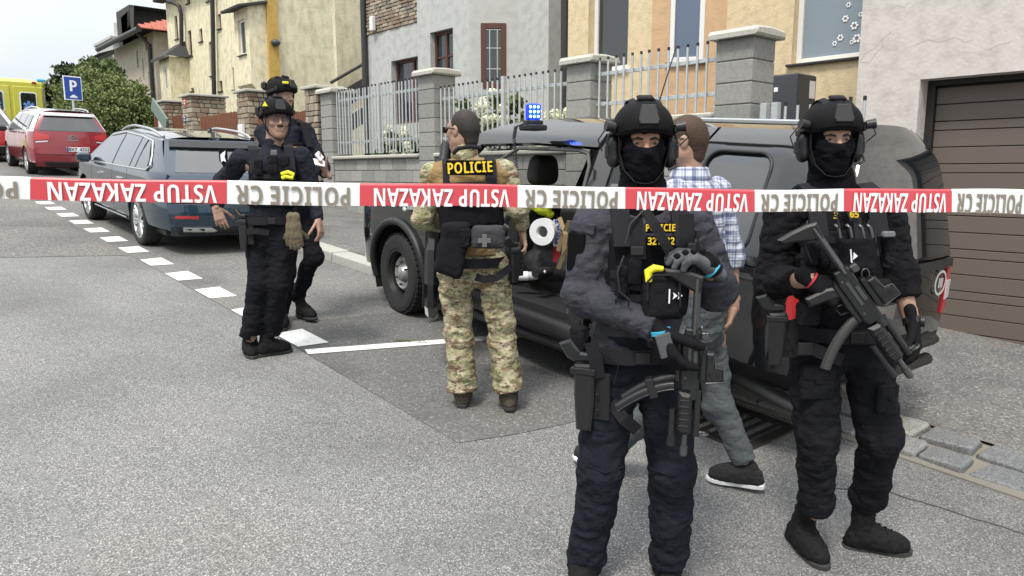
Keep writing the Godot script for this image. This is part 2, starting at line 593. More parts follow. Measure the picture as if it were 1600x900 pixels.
func make_materials() -> void:
	var fine := noise(FastNoiseLite.TYPE_SIMPLEX_SMOOTH, 0.05, 5, 3)
	# road: chips of pale stone in dark binder
	var chips := noise(FastNoiseLite.TYPE_CELLULAR, 0.17, 1, 7)
	chips.cellular_return_type = FastNoiseLite.RETURN_CELL_VALUE
	chips.cellular_jitter = 1.0
	var macro := tex(ramp_image(noise(FastNoiseLite.TYPE_SIMPLEX_SMOOTH, 0.006, 5, 21), 512, [[0.0, 0.62, 0.61, 0.6], [0.35, 0.82, 0.82, 0.82], [0.55, 0.93, 0.93, 0.92], [0.75, 1, 0.99, 0.96], [1.0, 1, 0.97, 0.9]]))
	var chipn := tex(bump_image(noise(FastNoiseLite.TYPE_CELLULAR, 0.17, 1, 7), 768, 5.0))
	M.road = detail(bumpy(triplanar(plain(1, 1, 1, 0.9), 1.05), chipn, 0.8), macro, 0.13)
	M.road.albedo_texture = tex(ramp_image(chips, 1024, [[0.0, 0.105, 0.105, 0.107], [0.3, 0.16, 0.161, 0.163], [0.6, 0.22, 0.22, 0.221], [0.82, 0.285, 0.285, 0.282], [0.93, 0.4, 0.397, 0.39], [1.0, 0.52, 0.51, 0.5]]))
	M.road_old = detail(bumpy(triplanar(plain(1, 1, 1, 0.9), 0.8), chipn, 0.5), macro, 0.17)
	M.road_old.albedo_texture = tex(ramp_image(chips, 512, [[0.0, 0.085, 0.082, 0.078], [0.5, 0.165, 0.16, 0.152], [0.85, 0.23, 0.225, 0.21], [1.0, 0.34, 0.33, 0.31]]))
	M.lane = detail(bumpy(triplanar(plain(1, 1, 1, 0.9), 1.0), chipn, 0.4), macro, 0.21)
	M.lane.albedo_texture = tex(ramp_image(chips, 512, [[0.0, 0.1, 0.1, 0.1], [0.5, 0.14, 0.139, 0.137], [0.88, 0.18, 0.178, 0.173], [0.95, 0.24, 0.235, 0.23], [1.0, 0.34, 0.33, 0.32]]))
	M.lane_pale = detail(bumpy(triplanar(plain(1, 1, 1, 0.9), 1.0), chipn, 0.4), macro, 0.19)
	M.lane_pale.albedo_texture = tex(ramp_image(chips, 512, [[0.0, 0.11, 0.108, 0.105], [0.5, 0.17, 0.168, 0.163], [0.88, 0.215, 0.212, 0.205], [1.0, 0.36, 0.35, 0.34]]))
	M.walk = detail(bumpy(triplanar(plain(1, 1, 1, 0.92), 0.9), chipn, 0.5), macro, 0.31)
	M.walk.albedo_texture = tex(ramp_image(chips, 512, [[0.0, 0.09, 0.09, 0.088], [0.5, 0.15, 0.149, 0.146], [0.88, 0.21, 0.208, 0.2], [1.0, 0.38, 0.37, 0.36]]))
	M.soil = triplanar(plain(1, 1, 1, 0.95), 0.4)
	M.soil.albedo_texture = tex(ramp_image(fine, 256, [[0.2, 0.05, 0.06, 0.03], [0.6, 0.09, 0.1, 0.05], [1.0, 0.14, 0.12, 0.08]]))
	M.tar = plain(0.1, 0.1, 0.1, 0.85)
	var worn := tex(ramp_image(noise(FastNoiseLite.TYPE_SIMPLEX_SMOOTH, 0.03, 5, 44), 512, [[0.0, 0.66, 0.66, 0.65], [0.2, 0.88, 0.88, 0.87], [0.35, 0.98, 0.98, 0.97], [1, 1, 1, 1]]))
	M.paint = bumpy(triplanar(plain(0.8, 0.8, 0.78, 0.75), 0.9), chipn, 0.5)
	M.paint.albedo_texture = worn
	# stone and concrete
	var concn := tex(bump_image(noise(FastNoiseLite.TYPE_SIMPLEX_SMOOTH, 0.12, 4, 5), 512, 3.0))
	M.grain = concn
	var conc := tex(ramp_image(noise(FastNoiseLite.TYPE_SIMPLEX_SMOOTH, 0.03, 6, 9), 512, [[0.0, 0.74, 0.74, 0.73], [0.4, 0.9, 0.9, 0.895], [0.6, 0.96, 0.96, 0.955], [1, 1, 1, 1]]))
	M.mottle = conc
	var mk := func(r, g, b, per := 0.7, bump := 0.4, rough := 0.92) -> StandardMaterial3D:
		var m := bumpy(triplanar(plain(r, g, b, rough), per), concn, bump)
		m.albedo_texture = conc
		return m
	M.block = mk.call(0.32, 0.32, 0.3, 0.9, 0.5)
	M.block2 = mk.call(0.28, 0.28, 0.265, 0.9, 0.5)
	M.block3 = mk.call(0.36, 0.36, 0.34, 0.9, 0.5)
	M.mortar = mk.call(0.2, 0.2, 0.19)
	M.coping = mk.call(0.5, 0.49, 0.44, 1.1, 0.8)
	M.kerb = mk.call(0.42, 0.41, 0.38, 1.1, 0.6)
	M.joint = mk.call(0.26, 0.245, 0.21, 6.0, 2.0)
	M.sett1 = mk.call(0.36, 0.36, 0.36, 7.0, 1.6)
	M.sett2 = mk.call(0.44, 0.43, 0.4, 7.0, 1.6)
	M.sett3 = mk.call(0.27, 0.28, 0.29, 7.0, 1.6)
	M.cream = mk.call(0.7, 0.57, 0.37, 0.4, 0.2)
	M.peach = mk.call(0.6, 0.41, 0.25, 0.4, 0.2)
	M.greywall = mk.call(0.5, 0.51, 0.5, 0.3, 0.12)
	M.garagewall = mk.call(0.6, 0.56, 0.53, 0.3, 0.12)
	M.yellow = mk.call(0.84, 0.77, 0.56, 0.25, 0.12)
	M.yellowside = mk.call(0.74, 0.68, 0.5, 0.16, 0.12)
	M.ochre = mk.call(0.55, 0.36, 0.1, 0.3, 0.3)
	M.beige = mk.call(0.5, 0.45, 0.37, 0.2, 0.3)
	M.white_wall = mk.call(0.75, 0.74, 0.72, 0.2, 0.3)
	var grime := tex(ramp_image(noise(FastNoiseLite.TYPE_SIMPLEX_SMOOTH, 0.02, 5, 61), 512, [[0.0, 0.72, 0.71, 0.68], [0.35, 0.88, 0.875, 0.86], [0.55, 0.97, 0.97, 0.965], [1, 1, 1, 1]]))
	for q in [["yellow", 0.5], ["yellowside", 0.4]]:
		detail(M[q[0]], grime, q[1])
		M[q[0]].uv2_scale = Vector3(q[1], q[1] * 0.3, q[1])
	var granite := tex(ramp_image(chips, 512, [[0.0, 0.35, 0.35, 0.36], [0.4, 0.7, 0.7, 0.7], [0.75, 0.95, 0.95, 0.94], [1.0, 1, 1, 1]]))
	for q in ["sett1", "sett2", "sett3"]:
		M[q].albedo_texture = granite
		M[q].uv1_scale = Vector3(2.2, 2.2, 2.2)
		M[q].normal_texture = chipn
	for q in [["fieldstone1", 0.36, 0.3, 0.23], ["fieldstone2", 0.26, 0.23, 0.19], ["fieldstone3", 0.45, 0.39, 0.31], ["fieldstone4", 0.3, 0.22, 0.16]]:
		M[q[0]] = mk.call(q[1], q[2], q[3], 2.2, 1.0)
	M.rust = mk.call(0.2, 0.075, 0.04, 2.0, 0.3, 0.75)
	M.rooftile = mk.call(0.42, 0.13, 0.09, 1.0, 0.4)
	M.slate = mk.call(0.06, 0.06, 0.06, 1.0, 0.4)
	# metal
	M.zinc = mk.call(0.6, 0.63, 0.65, 1.5, 0.15, 0.42)
	M.zinc.metallic = 0.55
	M.blackplastic = plain(0.015, 0.015, 0.016, 0.5)
	M.darkpipe = plain(0.03, 0.03, 0.032, 0.45)
	M.whiteplastic = plain(0.75, 0.75, 0.75, 0.4)
	M.graphite = plain(0.05, 0.055, 0.065, 0.45)
	M.woodframe = plain(0.09, 0.035, 0.02, 0.5)
	M.glass = plain(0.02, 0.026, 0.032, 0.04)
	M.glass.metallic_specular = 0.8
	M.glass_blue = plain(0.09, 0.13, 0.2, 0.05)
	M.glass_blue.metallic_specular = 0.9
	M.glass_pale = plain(0.24, 0.29, 0.34, 0.12)
	M.glass_pale.metallic_specular = 0.3
	M.curtain = plain(0.5, 0.52, 0.52, 0.9)
	M.doorbrown = bumpy(triplanar(plain(0.13, 0.105, 0.09, 0.6), 3.0), concn, 0.25)
	M.iron = plain(0.06, 0.055, 0.05, 0.6, 0.6)
	M.leaf1 = plain(0.09, 0.13, 0.04, 0.7)
	M.leaf1.backlight = Color(0.15, 0.2, 0.08)
	M.leaf2 = plain(0.14, 0.18, 0.06, 0.7)
	M.leaf2.backlight = Color(0.2, 0.25, 0.1)
	M.leaf3 = plain(0.05, 0.075, 0.03, 0.7)
	M.bark = plain(0.08, 0.06, 0.045, 0.9)
	M.petal = plain(0.75, 0.76, 0.55, 0.8)
	M.petal.backlight = Color(0.3, 0.3, 0.2)
	M.signblue = plain(0.02, 0.07, 0.35, 0.35)
	M.signwhite = plain(0.85, 0.86, 0.88, 0.35)

func sheet(poly: Array, off: float, name_: String, m: Material, parent: Node3D = null) -> MeshInstance3D:
	# a polygon (x, z) laid on the slope, off metres above it
	var mb := MB.new()
	var p2 := PackedVector2Array(poly)
	mb.panel(p2, func(u: float, v: float) -> Vector3: return Vector3(u, gy(v) + off, v), Vector3.UP, 1e3, 1e3)
	if parent: return inst(name_, mb.mesh(), m, parent)
	return struct(name_, mb, m)

func build_ground() -> void:
	sheet([Vector2(-60, 40), Vector2(70, 40), Vector2(70, -170), Vector2(-60, -170)], -0.03, "ground", M.soil)
	var road := sheet([Vector2(-7, 25), Vector2(4.36, 25), Vector2(4.36, -90), Vector2(-7, -90)], 0.0, "road", M.road)
	sheet([Vector2(-7, -11.6), Vector2(-3, -10.9), Vector2(1.17, -10.15), Vector2(2.41, -9.75), Vector2(2.41, -90), Vector2(-7, -90)], 0.004, "resurfaced_strip", M.road_old, road)
	sheet([Vector2(2.37, -3.14), Vector2(2.7, -3.05), Vector2(3.07, -2.99), Vector2(4.0, -2.95), Vector2(4.36, -2.9), Vector2(4.36, -5.75), Vector2(3.3, -5.83), Vector2(2.43, -5.95)], 0.004, "asphalt_patch", M.lane, road)
	sheet([Vector2(2.43, -5.95), Vector2(3.3, -5.83), Vector2(4.36, -5.75), Vector2(4.36, -90), Vector2(2.43, -90)], 0.005, "parking_lane", M.lane_pale, road)
	# tar seam towards the garage and a crack in the old surface
	for pts in [[Vector2(3.6, -1.62), Vector2(3.81, -1.4), Vector2(3.86, -1.1), Vector2(3.91, -0.84), Vector2(4.0, -0.2)], [Vector2(1.2, -13.4), Vector2(1.6, -12.9), Vector2(2.0, -12.6), Vector2(2.3, -12.05)]]:
		var l: Array = []
		for p in pts: l.append(Vector3(p.x, gy(p.y) + 0.0035, p.y))
		var mb := MB.new()
		var fine: Array = []
		for i in l.size() - 1:
			for k in 7: fine.append(l[i].lerp(l[i + 1], k / 7.0) + Vector3(rng.randf_range(-1, 1), 0, rng.randf_range(-1, 1)) * 0.009)
		mb.strap(fine, Vector3.UP, 0.008 if pts.size() != 4 else 0.02, 0.002)
		inst("crack", mb.mesh(), M.tar, road)
	# painted marks
	var z := -5.24
	for i in 26:
		var w := 0.03 * sin(i * 2.1)
		sheet([Vector2(2.43, z), Vector2(2.68, z + 0.02), Vector2(2.68, z - 0.45), Vector2(2.43, z - 0.42 + w * 0.4)], 0.009, "dash", M.paint, road)
		z -= 0.93
	sheet([Vector2(2.41, -5.03), Vector2(4.24, -4.47), Vector2(4.28, -4.58), Vector2(2.44, -5.15)], 0.009, "parking_line", M.paint, road)
	# pavement and drive
	sheet([Vector2(4.62, -90), Vector2(4.62, -3.6), Vector2(4.94, -3.4), Vector2(6.76, -3.4), Vector2(6.76, -90)], 0.115, "pavement", M.walk)
	sheet([Vector2(4.93, -3.4), Vector2(8.0, -3.4), Vector2(8.0, 6), Vector2(4.93, 6)], 0.03, "driveway", M.walk)
	var kerb := Node3D.new()
	kerb.name = "kerb"
	add_child(kerb)
	kerb.set_meta("kind", "structure")
	z = -4.4
	for i in 40:
		var len_ := 0.98
		var b := Basis(Vector3(1, 0, 0), atan(SLOPE)) 
		var mb := MB.new()
		mb.cbox(Vector3.ZERO, Vector3(0.27, 0.3, len_ - 0.012), 0.02)
		inst("kerb_stone", mb.mesh(), M.kerb, kerb, Transform3D(b.rotated(Vector3.UP, rng.randf_range(-0.006, 0.006)), Vector3(4.49, gy(z - 0.5) - 0.032 + rng.randf_range(-0.006, 0.006), z - 0.5)))
		z -= len_ + 0.006
	# granite setts edging the drive
	var setts := Node3D.new()
	setts.name = "sett_edging"
	add_child(setts)
	setts.set_meta("kind", "structure")
	var bed := struct("sett_bed", _sloped_box(Vector3(4.63, 0, -0.9), Vector3(0.66, 0.06, 6.9), -0.02), M.joint)
	for row in 2:
		z = -4.2 + row * 0.17
		while z < 2.2:
			var len_ := rng.randf_range(0.25, 0.36)
			var wd := 0.25 + rng.randf_range(-0.015, 0.015)
			var sc := Vector3(wd, 0.12, len_ - 0.02)
			var mb := MB.new()
			_stone(mb, sc, 0.024, rng.randi())
			var tilt := Basis(Vector3(1, 0, 0), atan(SLOPE) + rng.randf_range(-0.035, 0.035)).rotated(Vector3(0, 0, 1), rng.randf_range(-0.04, 0.04)).rotated(Vector3.UP, rng.randf_range(-0.06, 0.06))
			inst("sett", mb.mesh(), [M.sett1, M.sett2, M.sett3, M.sett1][rng.randi() % 4], setts, Transform3D(tilt, Vector3(4.49 + row * 0.272 + rng.randf_range(-0.012, 0.012), gy(z + len_ / 2) - 0.018 + row * 0.012 + rng.randf_range(-0.013, 0.008), z + len_ / 2)))
			z += len_
	# drain grate in the gutter
	var dp := at_g(1140, 662)
	var dr := thing("drain_grate", "square cast iron drain grate in the gutter by the denim trouser leg", "drain", dp, "", Basis(Vector3(1, 0, 0), atan(SLOPE)))
	var fm := MB.new()
	for s in [-1, 1]:
		fm.cbox(Vector3(s * 0.27, 0.004, 0), Vector3(0.07, 0.016, 0.6), 0.004); fm.cbox(Vector3(0, 0.004, s * 0.27), Vector3(0.46, 0.016, 0.07), 0.004)
	part("frame", fm, M.iron, dr)
	for k in 6:
		var bm := MB.new()
		bm.cbox(Vector3(0, 0.004, -0.2 + k * 0.08), Vector3(0.47, 0.014, 0.035), 0.004)
		part("bar", bm, M.iron, dr)
	# weeds sprouting beside the painted line
	var weeds := MB.new()
	for i in 260:
		var t := rng.randf()
		var p := at_g(618 + t * 50 + rng.randf_range(-4, 4), 533 + t * 4 + rng.randf_range(-1.5, 1.5))
		var a := rng.randf() * TAU
		var d := Vector3(cos(a), 0.7, sin(a)) * rng.randf_range(0.012, 0.03)
		var s := Vector3(-sin(a), 0, cos(a)) * 0.004
		weeds.flat(p - s, p + s, p + d)
	var wd_ := struct("weeds", weeds, M.leaf1)
	wd_.set_meta("kind", "stuff"); wd_.set_meta("label", "small green weeds sprouting by the white parking line"); wd_.set_meta("category", "weeds")
	# loose grit
	var gm := MB.new()
	_stone(gm, Vector3(1, 0.7, 0.9), 0.15, 5)
	var gmesh := gm.mesh()
	var grit := MultiMeshInstance3D.new()
	grit.name = "gravel"
	var mm := MultiMesh.new()
	mm.transform_format = MultiMesh.TRANSFORM_3D
	mm.mesh = gmesh
	mm.instance_count = 1500
	for i in 1500:
		var x := rng.randf_range(1.4, 4.7) if i % 3 else 4.3 + rng.randfn() * 0.1
		var zz := rng.randf_range(-7, 0.5)
		var s := rng.randf_range(0.003, 0.009)
		mm.set_instance_transform(i, Transform3D(Basis(Vector3.UP, rng.randf() * TAU).scaled(Vector3(s, s, s)), Vector3(x, gy(zz) + 0.006, zz)))
	grit.multimesh = mm
	grit.material_override = M.sett2
	add_child(grit)
	grit.set_meta("kind", "stuff"); grit.set_meta("label", "loose pale grit scattered on the road surface"); grit.set_meta("category", "gravel")

func _sloped_box(c: Vector3, s: Vector3, off: float) -> MB:
	var mb := MB.new()
	var b := Basis(Vector3(1, 0, 0), atan(SLOPE))
	mb.box(Vector3(c.x, gy(c.z) + off, c.z), s, b)
	return mb

func _stone(mb: MB, size: Vector3, bev: float, sd: int) -> void:
	# roughly hewn block: chamfered box with jittered corners
	var r := RandomNumberGenerator.new()
	r.seed = sd
	var t := MB.new()
	t.cbox(Vector3.ZERO, size, bev)
	var jit := {}
	for i in t.v.size():
		var key := (t.v[i].sign())
		if not jit.has(key): jit[key] = Vector3(r.randf_range(-1, 1), r.randf_range(-0.4, 0.4), r.randf_range(-1, 1)) * bev * 0.9
		t.v[i] += jit[key]
	mb.add(t)

# ---------- walls with openings ----------
class Face:
	var o: Vector3
	var u: Vector3
	var n: Vector3
	func _init(a: Vector3, b: Vector3, out: Vector3) -> void:   # plan line a -> b, out: side the face looks at
		o = Vector3(a.x, 0, a.z)
		u = Vector3(b.x - a.x, 0, b.z - a.z).normalized()
		n = u.cross(Vector3.UP)
		if n.dot(out) < 0: n = -n
	func at(s: float, y: float, d := 0.0) -> Vector3: return o + u * s + Vector3.UP * y + n * d
	func hit(p: Vector3, q: Vector3) -> Vector2:   # ray p + t q
		var t := (o - p).dot(n) / q.dot(n)
		var h := p + q * t
		return Vector2((h - o).dot(u), h.y)
func on(f: Face, px: float, py: float) -> Vector2: return f.hit(EYE, ray(px, py))

func wall(mb: MB, f: Face, s0: float, s1: float, y0: float, y1: float, holes: Array, deep := 0.2) -> void:
	var ss := [s0, s1]
	var ys := [y0, y1]
	for h in holes:
		for k in [0, 1]:
			if h[k] > s0 and h[k] < s1: ss.append(h[k])
			if h[k + 2] > y0 and h[k + 2] < y1: ys.append(h[k + 2])
	ss.sort(); ys.sort()
	for i in ss.size() - 1:
		for k in ys.size() - 1:
			if ss[i + 1] - ss[i] < 1e-4 or ys[k + 1] - ys[k] < 1e-4: continue
			var cs: float = (ss[i] + ss[i + 1]) / 2
			var cy: float = (ys[k] + ys[k + 1]) / 2
			var open := false
			for h in holes:
				if cs > h[0] and cs < h[1] and cy > h[2] and cy < h[3]: open = true
			if not open: mb.quad(f.at(ss[i], ys[k]), f.at(ss[i + 1], ys[k]), f.at(ss[i + 1], ys[k + 1]), f.at(ss[i], ys[k + 1]), f.n)
	for h in holes:
		mb.quad(f.at(h[0], h[2]), f.at(h[0], h[3]), f.at(h[0], h[3], -deep), f.at(h[0], h[2], -deep), f.u)
		mb.quad(f.at(h[1], h[2]), f.at(h[1], h[3]), f.at(h[1], h[3], -deep), f.at(h[1], h[2], -deep), -f.u)
		mb.quad(f.at(h[0], h[2]), f.at(h[1], h[2]), f.at(h[1], h[2], -deep), f.at(h[0], h[2], -deep), Vector3.UP)
		mb.quad(f.at(h[0], h[3]), f.at(h[1], h[3]), f.at(h[1], h[3], -deep), f.at(h[0], h[3], -deep), Vector3.DOWN)

func window(house: Node3D, f: Face, h: Array, deep: float, fm: Material, gm: Material, cols := 1, rows := 1, sill: Material = null, fw := 0.06) -> Node3D:
	var mb := MB.new()
	var b := Basis(f.u, Vector3.UP, f.u.cross(Vector3.UP))
	var w: float = h[1] - h[0]
	var ht: float = h[3] - h[2]
	var d := -deep + 0.035
	for s in [h[0] + fw / 2, h[1] - fw / 2]: mb.cbox(f.at(s, h[2] + ht / 2, d), Vector3(fw, ht, 0.07), 0.006, b)
	for y in [h[2] + fw / 2, h[3] - fw / 2]: mb.cbox(f.at(h[0] + w / 2, y, d), Vector3(w - 2 * fw, fw, 0.07), 0.006, b)
	for c in range(1, cols): mb.cbox(f.at(h[0] + w * c / cols, h[2] + ht / 2, d), Vector3(fw * 1.2, ht - 2 * fw, 0.065), 0.006, b)
	for r in range(1, rows): mb.cbox(f.at(h[0] + w / 2, h[2] + ht * r / rows, d), Vector3(w - 2 * fw, fw * 0.5, 0.05), 0.004, b)
	var win := wpart("window", mb, fm, house)
	for c in cols:
		var pm := MB.new()
		pm.box(f.at(h[0] + w * (c + 0.5) / cols, h[2] + ht / 2, d - 0.005), Vector3(w / cols - fw, ht - fw * 1.4, 0.012), b)
		wpart("pane", pm, gm, win)
	if sill:
		var sm := MB.new()
		sm.cbox(f.at(h[0] + w / 2, h[2] - 0.018, -deep / 2 + 0.02), Vector3(w + 0.1, 0.03, deep + 0.08), 0.006, b)
		wpart("sill", sm, sill, win)
	return win
func hole(f: Face, ax: float, ay: float, bx: float, by: float) -> Array:   # rectangle seen between two points
	var p := on(f, ax, ay)
	var q := on(f, bx, by)
	return [minf(p.x, q.x), maxf(p.x, q.x), minf(p.y, q.y), maxf(p.y, q.y)]

func pipe(house: Node3D, pts: Array, r: float, m: Material, called := "downpipe") -> void:
	var mb := MB.new()
	mb.tube(pts, r, 10)
	wpart(called, mb, m, house)

func blockpillar(parent: Node3D, x0: float, z0: float, w: float, y0: float, y1: float) -> void:
	var core := MB.new()
	core.box(Vector3(x0 + w / 2, (y0 + y1) / 2, z0 + w / 2), Vector3(w - 0.02, y1 - y0, w - 0.02))
	var p := wpart("pillar", core, M.mortar, parent)
	var y := y1
	while y > y0 + 0.02:
		var mb := MB.new()
		mb.cbox(Vector3(x0 + w / 2, y - 0.108, z0 + w / 2), Vector3(w, 0.207, w), 0.008)
		wpart("block", mb, [M.block, M.block2, M.block][rng.randi() % 3], p)
		y -= 0.216
	var cm := MB.new()
	var e := 0.075
	var prof := PackedVector2Array([Vector2(-w / 2 - e, 0), Vector2(w / 2 + e, 0), Vector2(w / 2 + e, 0.045), Vector2(w / 2 + e - 0.035, 0.085), Vector2(0, 0.1), Vector2(-w / 2 - e + 0.035, 0.085), Vector2(-w / 2 - e, 0.045)])
	cm.prism(prof, Transform3D(Basis(), Vector3(x0 + w / 2, y1 + 0.001, z0 + w / 2)), w + 2 * e, 0.02)
	wpart("cap", cm, M.coping, p)

func picket_panel(parent: Node3D, x: float, za: float, zb: float, y0: float, y1: float, rails: Array, step: float, post_z := 0.0) -> void:
	for y in rails:
		var mb := MB.new()
		mb.cbox(Vector3(x + 0.035, y, (za + zb) / 2), Vector3(0.03, 0.045, zb - za), 0.004)
		wpart("rail", mb, M.zinc, parent)
	var z := za + step * 0.55
	var pm := MB.new()
	pm.tube([Vector3(0, y0, 0), Vector3(0, y1 - 0.03, 0)], 0.0135, 10)
	var cm := MB.new()
	cm.tube([Vector3(0, y1 - 0.032, 0), Vector3(0, y1, 0)], 0.0155, 10)
	var pmesh := pm.mesh()
	var cmesh := cm.mesh()
	while z < zb - step * 0.3:
		var xf := Transform3D(Basis(Vector3(0, 0, 1), rng.randf_range(-0.004, 0.004)), Vector3(x, 0, z) - parent.position)
		if post_z != 0.0 and absf(z - post_z) < step * 0.5:
			var qm := MB.new()
			qm.cbox(Vector3(x + 0.01, (y0 + y1) / 2, z), Vector3(0.06, y1 - y0 + 0.02, 0.06), 0.004)
			wpart("post", qm, M.zinc, parent)
		else:
			var o := inst("picket", pmesh, M.zinc, parent, xf)
			inst("cap", cmesh, M.blackplastic, o)
		z += step

func low_wall(parent: Node3D, x: float, za: float, zb: float, ytop: float, depth := 0.3) -> void:
	var core := MB.new()
	var yb := gy(zb) - 0.1
	core.box(Vector3(x + depth / 2 + 0.01, (ytop + yb) / 2, (za + zb) / 2), Vector3(depth - 0.02, ytop - yb - 0.002, zb - za))
	var w := wpart("wall", core, M.mortar, parent)
	var y := ytop - 0.1
	var row := 0
	while y > yb:
		var z := za - (0.2 if row % 2 else 0.0)
		while z < zb:
			var a := maxf(z, za)
			var b := minf(z + 0.4, zb)
			if b - a > 0.05 and y + 0.1 > gy((a + b) / 2):
				var mb := MB.new()
				mb.cbox(Vector3(x + 0.05, y, (a + b) / 2), Vector3(0.1, 0.19, b - a - 0.008), 0.006)
				wpart("block", mb, [M.block, M.block2, M.block3][rng.randi() % 3], w)
			z += 0.4
		y -= 0.2
		row += 1
	var cm := MB.new()
	cm.cbox(Vector3(x + depth / 2 - 0.02, ytop + 0.03, (za + zb) / 2), Vector3(depth + 0.1, 0.06, zb - za - 0.01), 0.02)
	wpart("coping", cm, M.coping, w)

func build_fences() -> void:
	var f := thing("picket_fence", "galvanised picket fence between grey concrete block pillars on a low wall", "fence", Vector3(6.75, gy(-13.1), -13.1))
	blockpillar(f, 6.75, -13.12, 0.42, gy(-13) - 0.1, 3.18)
	blockpillar(f, 6.75, -9.88, 0.42, gy(-9.7) - 0.1, 3.2)
	blockpillar(f, 6.75, -6.64, 0.4, gy(-6.4) - 0.1, 3.03)
	blockpillar(f, 6.75, -4.5, 0.42, gy(-4.3) - 0.1, 3.05)
	low_wall(f, 6.77, -12.7, -9.88, 1.96)
	low_wall(f, 6.77, -9.46, -6.64, 1.96)
	low_wall(f, 6.77, -6.24, -4.5, 2.28)
	picket_panel(f, 6.84, -12.7, -9.88, 2.06, 3.22, [3.03, 2.27], 0.104, -11.2)
	picket_panel(f, 6.84, -9.46, -6.64, 2.06, 3.02, [2.83, 2.24], 0.112, -7.95)
	picket_panel(f, 6.84, -6.24, -4.5, 2.36, 3.08, [2.89, 2.54], 0.125)
	var g := thing("garden_gate", "galvanised picket gate with square posts beside the tall block pillar", "gate", Vector3(6.85, gy(-3.9), -3.9))
	for z in [-3.98, -3.86]:
		var mb := MB.new()
		mb.cbox(Vector3(6.85, 1.35, z), Vector3(0.07, 2.1, 0.07), 0.004)
		wpart("post", mb, M.zinc, g)
	var zz := -3.76
	for i in 7:
		var mb := MB.new()
		mb.tube([Vector3(6.85, 0.4, zz), Vector3(6.85, 2.36, zz)], 0.0135, 10)
		var pk := wpart("picket", mb, M.zinc, g)
		var cm := MB.new()
		cm.tube([Vector3(6.85, 2.36, zz), Vector3(6.85, 2.4, zz)], 0.016, 10)
		wpart("cap", cm, M.blackplastic, pk)
		zz += 0.126
	for y in [0.7, 1.9]:
		var mb := MB.new()
		mb.cbox(Vector3(6.88, y, -3.39), Vector3(0.03, 0.045, 0.86), 0.004)
		wpart("rail", mb, M.zinc, g)
	# rusty fence with fieldstone pillars further up the street
	var r := thing("rusty_fence", "rust brown wooden picket fence between fieldstone pillars before the yellow house", "fence", Vector3(6.8, gy(-22), -22))
	for q in [[-13.75, 3.3, 0.5, 0.5], [-17.15, 3.5, 0.6, 0.9], [-20.9, 3.68, 0.7, 0.9], [-23.1, 3.68, 0.7, 0.6]]:
		var z0: float = q[0]
		var wz: float = q[2]
		var wx: float = q[3]
		var y0 := gy(z0) - 0.2
		var core := MB.new()
		core.box(Vector3(6.75 + wx / 2, (y0 + q[1]) / 2, z0 + wz / 2), Vector3(wx - 0.08, q[1] - y0, wz - 0.08))
		var p := wpart("pillar", core, M.fieldstone2, r)
		var y: float = y0
		while y < q[1] - 0.03:
			var h := rng.randf_range(0.09, 0.16)
			h = minf(h, q[1] - y)
			for side in [0, 1]:
				var t := 0.0
				var ln: float = wz if side == 0 else wx
				while t < ln - 0.02:
					var l := minf(rng.randf_range(0.12, 0.26), ln - t)
					if ln - t - l < 0.07: l = ln - t
					var mb := MB.new()
					_stone(mb, Vector3(0.12, h - 0.012, l - 0.012), 0.012, rng.randi())
					var xf := Transform3D(Basis(), Vector3(6.75 + 0.05, y + h / 2, z0 + t + l / 2))
					if side == 1: xf = Transform3D(Basis(Vector3.UP, PI / 2), Vector3(6.75 + t + l / 2, y + h / 2, z0 + wz - 0.05))
					xf.origin -= r.position
					inst("stone", mb.mesh(), M["fieldstone%d" % (1 + rng.randi() % 4)], p, xf)
					t += l
			y += h
		var cm := MB.new()
		cm.cbox(Vector3(6.75 + wx / 2, q[1] + 0.035, z0 + wz / 2), Vector3(wx + 0.14, 0.06, wz + 0.14), 0.015)
		wpart("cap", cm, M.coping, p)
	for seg in [[-16.5, -13.8, 2.95, 1.6], [-20.15, -17.2, 3.15, 1.7], [-22.4, -20.95, 3.3, 1.9]]:
		for y in [seg[3] + 0.2, seg[2] - 0.25]:
			var mb := MB.new()
			mb.cbox(Vector3(6.98, y, (seg[0] + seg[1]) / 2), Vector3(0.04, 0.07, seg[1] - seg[0]), 0.004)
			wpart("rail", mb, M.rust, r)
		var z: float = seg[0] + 0.06
		var sm := MB.new()
		sm.cbox(Vector3.ZERO, Vector3(0.025, seg[2] - seg[3], 0.06), 0.004)
		var smesh := sm.mesh()
		while z < seg[1]:
			inst("slat", smesh, M.rust, r, Transform3D(Basis(Vector3(1, 0, 0), rng.randf_range(-0.008, 0.008)), Vector3(6.94, (seg[2] + seg[3]) / 2 + rng.randf_range(-0.012, 0.012), z) - r.position))
			z += 0.098
		var bm := MB.new()
		bm.box(Vector3(7.0, (seg[3] + gy(seg[1]) - 0.3) / 2, (seg[0] + seg[1]) / 2), Vector3(0.3, seg[3] - gy(seg[1]) + 0.3, seg[1] - seg[0]))
		wpart("plinth", bm, M.fieldstone2, r)
	# meter boxes and name plates on the stone pillars
	for q in [[-16.98, 2.55, 0.26, 0.5, M.whiteplastic, "white meter box set into a fieldstone pillar"], [-22.75, 2.95, 0.3, 0.75, M.whiteplastic, "white meter box beside the leaning green board"]]:
		var c := Vector3(6.7, q[1], q[0] + 0.12)
		var t := thing("meter_box", q[5], "meter box", c)
		var mb := MB.new()
		mb.cbox(Vector3.ZERO, Vector3(0.07, q[3], q[2]), 0.01)
		part("case", mb, q[4], t)
		var dm := MB.new()
		dm.cbox(Vector3(-0.036, 0, 0), Vector3(0.012, q[3] - 0.06, q[2] - 0.05), 0.004)
		part("door", dm, M.whiteplastic, t)
